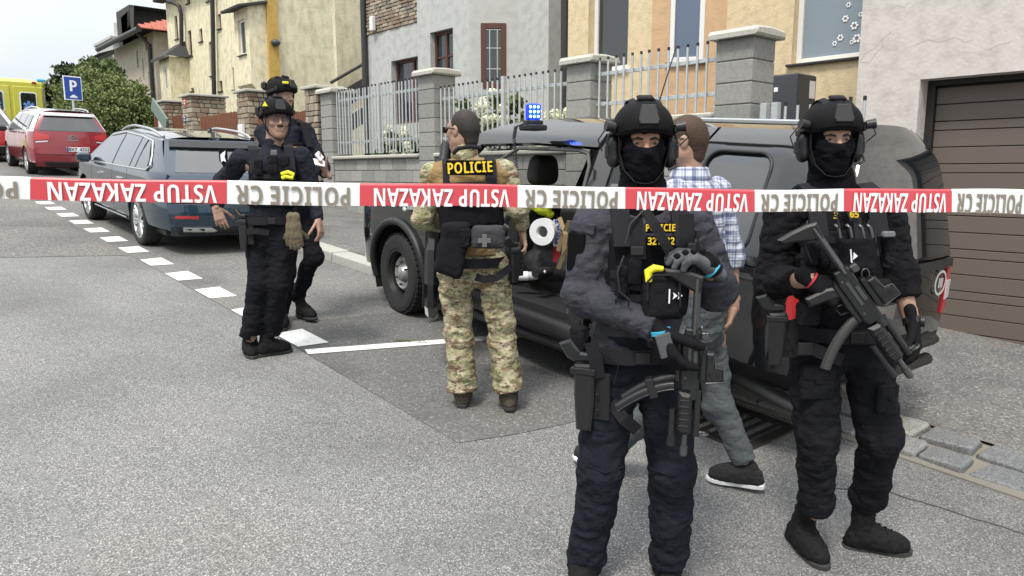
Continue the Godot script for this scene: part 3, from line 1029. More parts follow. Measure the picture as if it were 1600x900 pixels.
	for q in [[289, 160, 0.16, 0.2, plain(0.5, 0.06, 0.05, 0.5), "small red plate"], [289, 186, 0.14, 0.18, plain(0.05, 0.08, 0.2, 0.5), "small dark blue plate"]]:
		var p := at_x(q[0], q[1], 6.73)
		var t := thing("house_plate", q[5] + " fixed to the wide fieldstone pillar", "plate", p)
		var mb := MB.new()
		mb.cbox(Vector3.ZERO, Vector3(0.02, q[3], q[2]), 0.004)
		part("plate", mb, q[4], t)
		var im := MB.new()
		for k in 2: im.cbox(Vector3(-0.012, 0.04 - k * 0.07, 0), Vector3(0.006, 0.03, q[2] * 0.6), 0.001)
		part("print", im, M.signwhite, t)

func build_houses() -> void:
	var out := Vector3(-1, 0, 0)
	# ---- grey rendered garage house, right edge ----
	var g := thing("garage_house", "pale grey rendered house with a brown sectional garage door", "house", Vector3(7.6, gy(-3.4), -3.4))
	var gf := Face.new(Vector3(7.6, 0, -3.42), Vector3(7.6, 0, 4), out)
	var gh := [0.59, 3.3, 0.02, 2.585]
	var mb := MB.new()
	wall(mb, gf, 0, 7.4, -0.3, 6.5, [gh], 0.27)
	mb.quad(Vector3(7.6, -0.3, -3.42), Vector3(12, -0.3, -3.42), Vector3(12, 6.5, -3.42), Vector3(7.6, 6.5, -3.42), Vector3(0, 0, -1))
	mb.box(Vector3(10.1, 3.1, 0.3), Vector3(4.2, 6.8, 7.3))
	wpart("wall", mb, M.garagewall, g)
	# plaster cracks: real thin gaps in the render
	var crk := MB.new()
	for pts in [[[1343, 98], [1352, 84], [1366, 76], [1378, 62], [1392, 50]], [[1345, 97], [1358, 98], [1368, 84], [1380, 72], [1378, 64]], [[1392, 14], [1402, 8], [1412, 12], [1420, 4]], [[1430, 70], [1450, 62], [1470, 66], [1492, 58], [1508, 66], [1520, 62]], [[1545, 78], [1560, 70], [1578, 66]]]:
		var l: Array = []
		for p in pts:
			var h := on(gf, p[0], p[1])
			l.append(gf.at(h.x, h.y, 0.0005))
		crk.strap(l, out, 0.0035, 0.001)
	wpart("crack", crk, plain(0.42, 0.39, 0.37, 0.95), g)
	var dr := MB.new()
	dr.box(Vector3(7.9, 1.3, -1.47), Vector3(0.03, 2.6, 2.75))
	var door := wpart("garage_door", dr, M.blackplastic, g)
	var y := 2.52
	var k := 0
	while y > 0.05:
		var h: float = [0.158, 0.158, 0.085][k % 3]
		h = minf(h, y - 0.03)
		var sm := MB.new()
		sm.cbox(Vector3(7.868, y - h / 2, -1.47), Vector3(0.05, h - 0.007, 2.58), 0.005)
		wpart("slat", sm, M.doorbrown, door)
		y -= h
		k += 1
	var fr := MB.new()
	for z in [-2.795, -0.15]: fr.cbox(Vector3(7.83, 1.3, z), Vector3(0.08, 2.56, 0.07), 0.004)
	fr.cbox(Vector3(7.83, 2.56, -1.47), Vector3(0.08, 0.05, 2.6), 0.004)
	wpart("frame", fr, M.blackplastic, door)
	# ---- cream house with peach bay ----
	var c := thing("cream_house", "cream rendered house with a peach panelled bay and white framed windows", "house", Vector3(8.6, gy(-8.8), -8.8))
	var fa := Face.new(at_x(887, 100, 8.6), at_x(1018, 100, 8.6), out)
	var la := on(fa, 1018, 50).x
	var ca := fa.at(la, 0)
	var fb := Face.new(ca, ca + Vector3(0.575, 0, 0.818), Vector3(-0.8, 0, 0.55))
	var lb := on(fb, 1135, 50).x
	var cb := fb.at(lb, 0)
	var fc := Face.new(cb, cb + Vector3(0, 0, 1), out)
	var lc := -3.42 - cb.z + 0.5
	var ha := hole(fa, 924, -260, 980, 106)
	var hb := hole(fb, 1056, -260, 1099, 96)
	var hc := hole(fc, 1253, -200, 1346, 88)
	mb = MB.new()
	wall(mb, fa, 0, la, -0.5, 7, [ha], 0.22)
	wall(mb, fc, 0, lc, -0.5, 7, [hc], 0.2)
	mb.quad(fa.at(0, -0.5), fa.at(0, 7), fa.at(0, 7, -3), fa.at(0, -0.5, -3), Vector3(0, 0, -1))
	mb.box(Vector3(11.5, 3.3, -6.1), Vector3(3.4, 7.4, 5.3))
	wpart("wall", mb, M.cream, c)
	mb = MB.new()
	wall(mb, fb, 0, lb, -0.5, 7, [hb], 0.08)
	wpart("bay_panel", mb, M.peach, c)
	window(c, fa, ha, 0.2, M.whiteplastic, M.glass, 1, 1, M.whiteplastic, 0.07)
	window(c, fb, hb, 0.08, M.whiteplastic, M.glass_blue, 1, 1, M.darkpipe, 0.07)
	var wc := window(c, fc, hc, 0.18, M.whiteplastic, M.glass_pale, 1, 1, M.darkpipe, 0.07)
	var fl := MB.new()      # white flower stickers on the pane
	for q in [[1313, 27, 1.0], [1327, 38, 1.2], [1305, 57, 1.0], [1331, 58, 1.3], [1296, 66, 0.8], [1323, 64, 0.7], [1318, 5, 0.8], [1337, 20, 0.7]]:
		var h := on(fc, q[0], q[1])
		for p in 6:
			var a := TAU * p / 6
			fl.ball(fc.at(h.x + cos(a) * 0.028 * q[2], h.y + sin(a) * 0.028 * q[2], -0.135), Vector3(0.014, 0.014, 0.003) * q[2], Basis(Vector3.UP, PI / 2), 8)
	wpart("flower_sticker", fl, M.signwhite, wc)
	# heat pump cabinet by the wall
	var hp := at_x(1226, 148, 8.3)
	var cab := thing("equipment_cabinet", "dark grey equipment cabinet with a white label behind the block pillar", "cabinet", Vector3(hp.x + 0.2, gy(hp.z), hp.z))
	mb = MB.new()
	var top := at_x(1226, 116, 8.3).y - cab.position.y
	mb.cbox(Vector3(0, top / 2, 0), Vector3(0.45, top, 0.34), 0.02)
	part("case", mb, M.graphite, cab)
	mb = MB.new()
	mb.box(Vector3(0.12, top - 0.17, 0.172), Vector3(0.13, 0.2, 0.003))
	mb.box(Vector3(-0.226, top - 0.17, -0.1), Vector3(0.003, 0.05, 0.05))
	part("label", mb, M.signwhite, cab)
	# ---- grey house with stone band ----
	var h := thing("grey_house", "light grey rendered house with a stone clad band and brown framed windows", "house", Vector3(9.2, gy(-13), -13))
	var f0 := Face.new(at_x(574, 100, 9.2), Vector3(9.2, 0, -10), out)
	var f1 := Face.new(at_x(653, 100, 8.9), at_x(733, 100, 8.9), out)
	var l1 := on(f1, 733, 50).x
	var p1 := f1.at(l1, 0)
	var f2 := Face.new(p1, p1 + Vector3(0.767, 0, 0.641), Vector3(-0.6, 0, 0.7))
	var l2 := on(f2, 812, 50).x
	var p2 := f2.at(l2, 0)
	var f3 := Face.new(p2, p2 + Vector3(0.97, 0, 0.24), Vector3(-0.2, 0, 1))
	var l3 := on(f3, 838, 50).x
	var p3 := f3.at(l3, 0)
	var f4 := Face.new(p3, p3 + Vector3(0, 0, 1), out)
	var w0 := hole(f0, 611, 96, 668, 190)
	w0[3] = on(f0, 611, 96).y
	var w1 := hole(f1, 672, 54, 709, 165)
	w1[3] = on(f1, 690, 47).y
	var w2 := hole(f2, 751, 36, 791, 138)
	mb = MB.new()
	var band := on(f0, 577, 55).y
	wall(mb, f0, 0, 3.5, 0.3, band, [w0], 0.22)
	wall(mb, f1, 0, l1, 0.3, 8, [w1], 0.2)
	wall(mb, f2, 0, l2, 0.3, 8, [w2], 0.05)
	wall(mb, f3, 0, l3, 0.3, 8, [])
	wall(mb, f4, 0, 2.5, 0.3, 8, [])
	mb.box(Vector3(11.6, 4, -12.6), Vector3(4.0, 8.2, 5.4))
	wpart("wall", mb, M.greywall, h)
	# stone band: courses of split stone
	var back := MB.new()
	back.quad(f0.at(0, band, -0.02), f0.at(3.3, band, -0.02), f0.at(3.3, 8, -0.02), f0.at(0, 8, -0.02), out)
	var bandn := wpart("stone_band", back, M.fieldstone2, h)
	y = band
	var count := 0
	while y < band + 1.55:
		var hh := 0.075
		var s := -rng.randf() * 0.1
		while s < 2.1:
			var l := rng.randf_range(0.13, 0.26)
			var a := maxf(s, 0.0)
			if s + l - a > 0.04 and count < 300:
				var sm := MB.new()
				_stone(sm, Vector3(s + l - a - 0.012, hh - 0.01, 0.07 + rng.randf_range(-0.02, 0.02)), 0.012, rng.randi())
				inst("stone", sm.mesh(), M["fieldstone%d" % (1 + rng.randi() % 4)], bandn, Transform3D(Basis(f0.u, Vector3.UP, f0.u.cross(Vector3.UP)), f0.at((a + s + l) / 2, y + hh / 2, 0.0) - h.position))
				count += 1
			s += l
		y += hh
	window(h, f0, w0, 0.2, M.woodframe, M.glass, 2, 1)
	window(h, f1, w1, 0.18, M.woodframe, M.glass, 2, 3)
	var wn := window(h, f2, w2, 0.05, M.woodframe, M.glass, 1, 1, null, 0.1)
	var gr := MB.new()      # leaded bars
	var gb := Basis(f2.u, Vector3.UP, f2.u.cross(Vector3.UP))
	for t in [0.35, 0.65]: gr.box(f2.at(lerpf(w2[0], w2[1], t), (w2[2] + w2[3]) / 2, 0.0), Vector3(0.014, w2[3] - w2[2] - 0.25, 0.012), gb)
	for t in [0.3, 0.62, 0.9]: gr.box(f2.at((w2[0] + w2[1]) / 2, lerpf(w2[2], w2[3], t), 0.001), Vector3(w2[1] - w2[0] - 0.2, 0.014, 0.012), gb)
	wpart("glazing_bar", gr, M.zinc, wn)
	# pipes between the houses
	var q := p3 + Vector3(-0.1, 0, 0.05)
	var wx := func(px: float, py: float, x: float) -> Vector3: return at_x(px, py, x)
	pipe(h, [wx.call(841, 190, p3.x - 0.1), wx.call(842, 36, p3.x - 0.1), wx.call(844, 30, p3.x - 0.1), wx.call(848, 27, p3.x - 0.1), wx.call(862, 24, p3.x - 0.1)], 0.045, M.whiteplastic)
	pipe(h, [wx.call(864, 200, p3.x - 0.12), wx.call(866, -60, p3.x - 0.12)], 0.065, M.darkpipe)
	pipe(h, [wx.call(883, 200, p3.x - 0.3), wx.call(884, -60, p3.x - 0.3)], 0.085, M.darkpipe)
	pipe(h, [f0.at(0.02, 0.5, 0.08), f0.at(0.02, 8, 0.08)], 0.07, M.darkpipe)
	var lm := MB.new()
	var lp := on(f0, 588, 38)
	lm.cbox(f0.at(lp.x, lp.y, 0.1), Vector3(0.1, 0.32, 0.14), 0.02)
	wpart("wall_lamp", lm, M.whiteplastic, h)
	lm = MB.new()
	lp = on(f3, 833, 38)
	lm.cbox(f3.at(lp.x, lp.y, 0.06), Vector3(0.1, 0.1, 0.12), 0.02)
	wpart("camera", lm, M.darkpipe, h)
	# ---- yellow house ----
	var yh := thing("yellow_house", "tall pale yellow house with ochre corner strip and small windows", "house", Vector3(9.4, gy(-25), -25))
	var zc := at_x(418, 60, 9.4).z
	var bx := at_z(390, 60, zc).x
	var fy := Face.new(Vector3(9.4, 0, -30.2), Vector3(9.4, 0, zc), out)
	var ly := zc + 30.2
	var fside := Face.new(Vector3(9.4, 0, zc), Vector3(16, 0, zc), Vector3(0, 0, 1))
	var ws: Array = []
	for b in [[272, 26, 279, 60], [293, 49, 301, 87], [311, 46, 317, 64], [326, 66, 333, 118], [340, 23, 346, 44], [342, 127, 348, 142], [363, 106, 367, 140], [291, -8, 297, 4], [323, -10, 330, 0], [298, 138, 303, 142]]:
		ws.append(hole(fy, b[0], b[1], b[2], b[3]))
	mb = MB.new()
	wall(mb, fy, 0, ly, 1.0, 11, ws, 0.15)
	wpart("wall", mb, M.yellow, yh)
	for w in ws: window(yh, fy, w, 0.13, M.whiteplastic if w[1] - w[0] > 0.5 else M.woodframe, M.glass, 1, 1, M.darkpipe)
	mb = MB.new()
	wall(mb, fside, 0.0, 6.6, 1.0, 11, [])
	mb.box(Vector3(12.9, 6, (zc - 30.2) / 2 - 0.2), Vector3(6.0, 10, -zc + 30.2 - 0.7 if false else 30.2 + zc - 0.7))
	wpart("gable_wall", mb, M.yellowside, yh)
	mb = MB.new()
	var so := on(fside, 434, 60).x
	mb.box(Vector3(9.39 + so / 2, 6, zc + 0.03), Vector3(so, 10, 0.1))
	wpart("corner_strip", mb, M.ochre, yh)
	# protruding bay near the corner
	var fb1 := Face.new(Vector3(bx, 0, at_x(367, 60, bx).z), Vector3(bx, 0, zc - 0.02), out)
	var lb1 := zc - 0.02 - fb1.o.z
	var yb := at_x(390, 131, bx).y
	var bw := hole(fb1, 371, 32, 385, 84)
	bw[3] = on(fb1, 378, 30).y
	mb = MB.new()
	wall(mb, fb1, 0, lb1, yb, 11, [bw], 0.15)
	mb.quad(Vector3(bx, yb, zc - 0.02), Vector3(9.4, yb, zc - 0.02), Vector3(9.4, 11, zc - 0.02), Vector3(bx, 11, zc - 0.02), Vector3(0, 0, 1))
	mb.quad(Vector3(bx, yb, zc - 0.02), Vector3(9.4, yb - 0.55, zc - 0.02), Vector3(9.4, yb - 0.55, fb1.o.z), Vector3(bx, yb, fb1.o.z), Vector3.DOWN)
	mb.flat(Vector3(bx, yb, zc - 0.02), Vector3(9.4, yb, zc - 0.02), Vector3(9.4, yb - 0.55, zc - 0.02))
	var bay := wpart("bay", mb, M.yellow, yh)
	window(yh, fb1, bw, 0.13, M.whiteplastic, M.glass, 1, 1, M.darkpipe)
	mb = MB.new()
	var ey := at_x(372, 12, bx).y
	mb.cbox(Vector3(bx + 0.1, ey, fb1.o.z + lb1 / 2), Vector3(0.9, 0.08, lb1 + 0.3), 0.02, Basis(Vector3(0, 0, 1), 0.25))
	wpart("eave", mb, M.slate, bay)
	# small oriel at the far end with a slate hood
	var ox := 8.75
	var za := at_x(250, 120, ox).z
	var zb := at_x(266, 120, ox).z
	var oy0 := at_x(258, 158, ox).y
	var oy1 := at_x(258, 90, ox).y
	var fo := Face.new(Vector3(ox, 0, za), Vector3(ox, 0, zb), out)
	var ow := hole(fo, 255, 106, 262, 140)
	mb = MB.new()
	wall(mb, fo, 0, zb - za, oy0 - 1, oy1, [ow], 0.1)
	mb.quad(Vector3(ox, oy0 - 1, zb), Vector3(9.6, oy0 - 1, zb), Vector3(9.6, oy1, zb), Vector3(ox, oy1, zb), Vector3(0, 0, 1))
	var ori := wpart("oriel", mb, M.yellow, yh)
	window(yh, fo, ow, 0.1, M.whiteplastic, M.glass)
	mb = MB.new()
	var a0 := Vector3(ox - 0.2, oy1, za - 0.3)
	var a1 := Vector3(ox - 0.2, oy1, zb + 0.2)
	var a2 := Vector3(9.6, oy1 + 0.75, zb - 0.3)
	var a3 := Vector3(9.6, oy1 + 0.75, za)
	mb.quad(a0, a1, a2, a3, Vector3(-0.5, 1, 0)); mb.flat(a1, Vector3(9.6, oy1, zb + 0.2), a2)
	mb.quad(a0, a1, a1 + Vector3(0, -0.1, 0), a0 + Vector3(0, -0.1, 0), out)
	wpart("hood", mb, M.slate, ori)
	pipe(yh, [at_x(285, 160, 9.25), at_x(283, 22, 9.25), at_x(280, 10, 9.25), at_x(271, 4, 9.1), at_x(262, 2, 9.0)], 0.07, M.darkpipe)
	pipe(yh, [at_x(335, 170, 9.25), at_x(331, -40, 9.25)], 0.07, M.darkpipe)
	mb = MB.new()
	mb.cbox(Vector3(9.2, at_x(262, -6, 9.2).y, -27.2), Vector3(0.4, 0.12, 6.4), 0.03)
	wpart("eave", mb, M.slate, yh)
	lm = MB.new()
	lm.ball(Vector3(9.4 + so * 0.55, on(fside, 420, 67).y, zc + 0.16), Vector3(0.14, 0.1, 0.12))
	wpart("wall_lamp", lm, M.graphite, yh)
	# outside stair beside the gable
	var st := thing("outside_stair", "covered outside stair with a dark handrail beside the yellow gable", "stair", Vector3(11, gy(-18), -18))
	mb = MB.new()
	var sa := at_z(517, 129, -17.6)
	var sb := at_z(573, 97, -17.6)
	mb.tube([sa, sb], 0.04, 8)
	wpart("handrail", mb, M.darkpipe, st)
	for e in [[0.75, 0.4, M.slate], [1.05, 0.22, M.cream], [1.45, 0.35, M.slate]]:
		mb = MB.new()
		mb.strap([sa - Vector3(0, e[0] - 0.2, -0.1), sb - Vector3(0, e[0] - 0.2, -0.1)], Vector3(0, 0, 1), e[1], 0.1)
		wpart("stringer", mb, e[2], st)
	var an := MB.new()
	an.box(Vector3(sb.x - 0.1, sb.y + 0.5, -17.9), Vector3(1.3, 3.0, 0.15))
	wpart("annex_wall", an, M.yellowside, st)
	# ---- beige house with red tiles ----
	var bh := thing("beige_house", "grey beige house with a red tiled hip roof beyond the yellow house", "house", Vector3(9.6, gy(-37), -37))
	var fz := at_x(243, 100, 9.6).z
	var ff := Face.new(Vector3(9.6, 0, -38.5), Vector3(9.6, 0, fz), out)
	var bws: Array = []
	for b in [[226, 55, 231, 78], [222, 92, 226, 125], [231, 112, 234, 135], [213, 80, 217, 105]]: bws.append(hole(ff, b[0], b[1], b[2], b[3]))
	var ye := at_x(240, 38, 9.2).y
	mb = MB.new()
	wall(mb, ff, 0, fz + 38.5, 2, ye, bws, 0.15)
	mb.box(Vector3(12.8, (ye + 2) / 2, (fz - 38.5) / 2 - 0.3), Vector3(6.2, ye - 2, 38.5 + fz - 0.6))
	mb.quad(Vector3(9.6, 2, fz), Vector3(16, 2, fz), Vector3(16, ye, fz), Vector3(9.6, ye, fz), Vector3(0, 0, 1))
	wpart("wall", mb, M.beige, bh)
	for w in bws: window(bh, ff, w, 0.13, M.woodframe, M.glass)
	mb = MB.new()
	var r0 := Vector3(9.0, ye, fz + 0.4)
	var r1 := Vector3(9.0, ye, -38.7)
	var rt := ye + 1.5
	mb.quad(r0, r1, Vector3(12.8, rt, -37.5), Vector3(12.8, rt, fz - 3.2), Vector3(-1, 1, 0))
	wpart("street_slope", mb, M.slate, bh)
	mb = MB.new()
	mb.flat(r0, Vector3(12.8, rt, fz - 3.2), Vector3(16.6, ye, fz + 0.4))
	var roof := wpart("roof", mb, M.rooftile, bh)
	var nm := (Vector3(12.8, rt, fz - 3.2) - r0).cross(Vector3(16.6, ye, fz + 0.4) - r0).normalized()
	if nm.y < 0: nm = -nm
	for i in 12:      # courses of tiles on the hip
		var t0 := i / 12.0
		for s in 16:
			var w0_ := (s + 0.5) / 16.0
			var e0 := r0.lerp(Vector3(12.8, rt, fz - 3.2), t0)
			var e1 := Vector3(16.6, ye, fz + 0.4).lerp(Vector3(12.8, rt, fz - 3.2), t0)
			var ctr := e0.lerp(e1, w0_)
			var tm := MB.new()
			var up := (Vector3(12.8, rt, fz - 3.2) - (r0 + Vector3(16.6, ye, fz + 0.4)) / 2).normalized()
			tm.cbox(Vector3.ZERO, Vector3(e0.distance_to(e1) / 16.0 - 0.03, 0.05, 0.45), 0.015, Basis(Vector3.RIGHT, nm, Vector3.RIGHT.cross(nm)) * Basis(Vector3.RIGHT, 0.06))
			inst("tile", tm.mesh(), M.rooftile, roof, Transform3D(Basis(), ctr + nm * 0.03 + up * 0.15 - bh.position))
	pipe(bh, [r0 + Vector3(-0.05, -0.05, 0.05), r1 + Vector3(-0.05, -0.05, 0)], 0.11, M.darkpipe, "gutter")
	pipe(bh, [Vector3(9.5, 3, fz - 0.3), Vector3(9.5, ye - 0.5, fz - 0.3), Vector3(9.1, ye - 0.1, fz - 0.3)], 0.08, M.darkpipe)
	# dark slate dormer
	mb = MB.new()
	var dz := at_x(222, 40, 10.2).z
	var d0 := at_x(209, 62, 10.0)
	var d1 := at_x(209, 8, 10.0)
	var d2 := at_x(240, 22, 10.0)
	for sx in [0.0, 2.5]:
		mb.quad(d0 + Vector3(sx, 0, 0), d1 + Vector3(sx, 0, 0), Vector3(10.0 + sx, d1.y - 0.2, fz - 6), Vector3(10.0 + sx, d0.y - 0.6, fz - 6), out)
	mb.quad(d1, Vector3(10.0, d1.y - 0.2, fz - 6), Vector3(12.5, d1.y - 0.2, fz - 6), d1 + Vector3(2.5, 0, 0), Vector3.UP)
	mb.quad(Vector3(10.0, d1.y - 0.2, fz - 6), Vector3(12.5, d1.y - 0.2, fz - 6), Vector3(12.5, d0.y - 0.6, fz - 6), Vector3(10.0, d0.y - 0.6, fz - 6), Vector3(0, 0, 1))
	wpart("dormer", mb, M.slate, bh)
	mb = MB.new()
	var e0 := at_x(197, 88, 10.0)
	mb.box(Vector3(10.8, e0.y + 0.9, e0.z), Vector3(1.6, 2.4, 2.2))
	wpart("dormer", mb, M.slate, bh)
	# ---- white terrace further up, and a chimney block ----
	var wh := thing("white_house", "white rendered house beyond the beige one behind the shrub", "house", Vector3(9.6, gy(-40.5), -40.5))
	mb = MB.new()
	var fw_ := Face.new(Vector3(9.6, 0, -42.5), Vector3(9.6, 0, -38.55), out)
	var wws := [hole(fw_, 205, 92, 208, 108), hole(fw_, 200, 96, 202, 110)]
	wall(mb, fw_, 0, 3.9, 2, ye - 0.2, wws, 0.15)
	mb.box(Vector3(12.8, ye / 2 + 0.9, -40.5), Vector3(6.2, ye - 2.2, 3.6))
	wpart("wall", mb, M.white_wall, wh)
	for w in wws: window(wh, fw_, w, 0.13, M.woodframe, M.glass)
	mb = MB.new()
	mb.quad(Vector3(9.0, ye - 0.2, -38.8), Vector3(9.0, ye - 0.2, -42.7), Vector3(12.8, ye + 1.2, -42.7), Vector3(12.8, ye + 1.2, -38.8), Vector3(-1, 1, 0))
	wpart("roof", mb, M.slate, wh)
	var cc := at_x(192, 88, 10.5)
	var ch := thing("chimney_block", "grey rendered chimney block at the end of the roofs", "chimney", Vector3(10.5, gy(cc.z), cc.z))
	mb = MB.new()
	var ct := at_x(192, 70, 10.5).y - ch.position.y
	mb.cbox(Vector3(0, ct / 2, 0), Vector3(1.6, ct, 3.0), 0.03)
	part("stack", mb, M.greywall, ch)
	mb = MB.new()
	mb.cbox(Vector3(0, ct + 0.08, 0), Vector3(1.8, 0.16, 3.2), 0.03)
	mb.tube([Vector3(-0.3, ct, 0.6), Vector3(-0.3, ct + 0.9, 0.6)], 0.16, 10)
	part("cap", mb, M.greywall, ch)

func leafy(mb: MB, ctr: Vector3, rad: Vector3, n: int, size: float, sd: int, up := 0.3) -> void:
	# leaf-sized faces through a lumpy volume, gathered in clumps
	var r := RandomNumberGenerator.new()
	r.seed = sd
	var clumps: Array = []
	for i in maxi(12, n / 130):
		var d := Vector3(r.randfn(), r.randfn(), r.randfn()).normalized() * pow(r.randf(), 0.28)
		clumps.append([ctr + d * rad, r.randf_range(0.12, 0.26)])
	for i in n:
		var c: Array = clumps[r.randi() % clumps.size()]
		var d := Vector3(r.randfn(), r.randfn() * 0.8, r.randfn()) * 0.6
		var p: Vector3 = c[0] + d * rad * c[1]
		var a := Vector3(r.randfn(), r.randfn() * 0.6 + up, r.randfn()).normalized() * size * r.randf_range(0.6, 1.4)
		var b := a.cross(Vector3(r.randfn(), r.randfn(), r.randfn())).normalized() * size * 0.32
		mb.flat(p - b * 0.2, p + a * 0.5 + b, p + a)
		mb.flat(p - b * 0.2, p + a, p + a * 0.5 - b)

func plant(called: String, label: String, cat: String, base: Vector3, crowns: Array, m: Material, n: int, size: float, sd: int, trunk_h: float, trunk_r: float, group := "", up := 0.3) -> Node3D:
	var t := thing(called, label, cat, base, group)
	var tm := MB.new()
	var top := Vector3(0, trunk_h, 0)
	tm.tube([Vector3(0, -0.1, 0), Vector3(0.02, trunk_h * 0.5, 0.03), top], [trunk_r, trunk_r * 0.8, trunk_r * 0.5], 8)
	for c in crowns:
		for k in 3:
			var e: Vector3 = c[0] + Vector3(sin(k * 2.1), 0.3, cos(k * 2.1)) * c[1] * 0.6
			tm.tube([top * 0.7, top.lerp(e, 0.5) + Vector3(0, 0.1, 0), e], [trunk_r * 0.5, trunk_r * 0.3, trunk_r * 0.1], 6)
	part("trunk", tm, M.bark, t)
	var cm := MB.new()
	var i := 0
	for c in crowns:
		leafy(cm, c[0], c[1], int(n * c[2]), size, sd + i, up)
		i += 1
	part("crown", cm, m, t)
	return t

func build_plants() -> void:
	var b := at_g(190, 236)
	b = Vector3(6.6, gy(-30), -30)
	# broad shrub bulging over the pavement
	plant("broad_shrub", "broad bushy green shrub leaning over the pavement behind the parking sign", "shrub", Vector3(6.3, gy(-26.5), -26.5), [[Vector3(0.1, 1.35, 0), Vector3(1.35, 1.15, 1.5), 0.45], [Vector3(-0.1, 1.9, -1.6), Vector3(1.15, 1.05, 1.3), 0.25], [Vector3(0.5, 1.9, 0.5), Vector3(0.7, 0.85, 0.9), 0.12], [Vector3(0.1, 0.7, 0.7), Vector3(1.1, 0.7, 1.1), 0.18]], M.leaf2, 42000, 0.1, 4, 1.2, 0.12, "", 0.9)
	plant("dark_conifer", "dark green conifer with drooping sprays beyond the parking sign", "tree", Vector3(6.6, gy(-36), -36), [[Vector3(0, 1.2, 0), Vector3(1.4, 1.1, 1.8), 0.45], [Vector3(-0.5, 1.9, 0), Vector3(1.1, 0.8, 1.4), 0.3], [Vector3(0.5, 2.3, 1), Vector3(0.9, 0.9, 1.1), 0.25]], M.leaf3, 14000, 0.2, 14, 2.6, 0.14)
	plant("feathery_shrub", "tall feathery shrub with wispy tips before the white house", "shrub", Vector3(7.2, gy(-31), -31), [[Vector3(0, 1.9, 0), Vector3(1.0, 1.3, 1.2), 0.6], [Vector3(0.2, 2.7, -1), Vector3(0.7, 1.0, 0.9), 0.4]], M.leaf1, 12000, 0.16, 24, 2.0, 0.1, "", 1.4)
	plant("low_shrub", "low dark shrub at the foot of the stone pillar", "shrub", Vector3(6.4, gy(-23.6), -23.6), [[Vector3(0, 0.7, 0), Vector3(0.5, 0.55, 0.5), 1.0]], M.leaf3, 2500, 0.1, 31, 0.3, 0.04)
	# hydrangeas behind the picket fence
	var k := 0
	for q in [[-10.35, 1.0, "white hydrangea in bloom behind the fence, beside the block pillar", 2.95], [-11.9, 0.75, "white hydrangea behind the fence near the parked blue car", 2.55], [-8.9, 0.9, "white hydrangea behind the fence, above the cropped dark hair", 2.95], [-7.7, 0.75, "white hydrangea behind the fence, nearest the blue beacon", 2.6]]:
		var base := Vector3(7.7, 1.75, q[0])
		var hgt: float = q[3] - 1.75
		var t := plant("hydrangea", q[2], "shrub", base, [[Vector3(0, hgt * 0.5, 0), Vector3(0.42, hgt * 0.5, 0.62 * q[1]), 1.0]], M.leaf1, 2200, 0.09, 40 + k, 0.4, 0.03, "hydrangeas behind the fence")
		var fm := MB.new()
		for i in 26:
			var d := Vector3(-absf(rng.randfn()) - 0.2, rng.randfn() * 0.8 + 0.35, rng.randfn()).normalized() * Vector3(0.42, hgt * 0.55, 0.62 * q[1])
			var ctr := Vector3(0, hgt * 0.5, 0) + d
			for p in 60:
				var e := Vector3(rng.randfn(), rng.randfn(), rng.randfn()).normalized()
				var s := e.cross(Vector3(rng.randfn(), rng.randfn(), rng.randfn())).normalized() * 0.02
				var w := e.cross(s)
				var o := ctr + e * 0.085 * Vector3(1, 0.8, 1)
				fm.quad(o + s, o + w, o - s, o - w, e)
		part("blossom", fm, M.petal, t)
		k += 1
	# gardens over the road, mirrored in the black truck
	k = 0
	for q in [[-9.5, 1.5, 3.4, "garden tree across the road opposite the garage"], [-10.5, -5.0, 4.2, "tall garden tree across the road opposite the truck"], [-9.8, -12.0, 3.6, "garden tree across the road opposite the parked estate"]]:
		plant("garden_tree", q[3], "tree", Vector3(q[0], gy(q[1]), q[1]), [[Vector3(0, q[2], 0), Vector3(2.2, q[2] * 0.55, 2.4), 0.6], [Vector3(0.6, q[2] * 1.35, 0.5), Vector3(1.5, q[2] * 0.4, 1.6), 0.4]], M.leaf1, 7000, 0.22, 90 + k, q[2], 0.18, "garden trees across the road")
		k += 1
	# soil terrace behind the fence
	var tb := MB.new()
	tb.box(Vector3(8.2, 1.0, -9.4), Vector3(2.4, 1.5, 7.0))
	struct("garden_terrace", tb, M.soil)

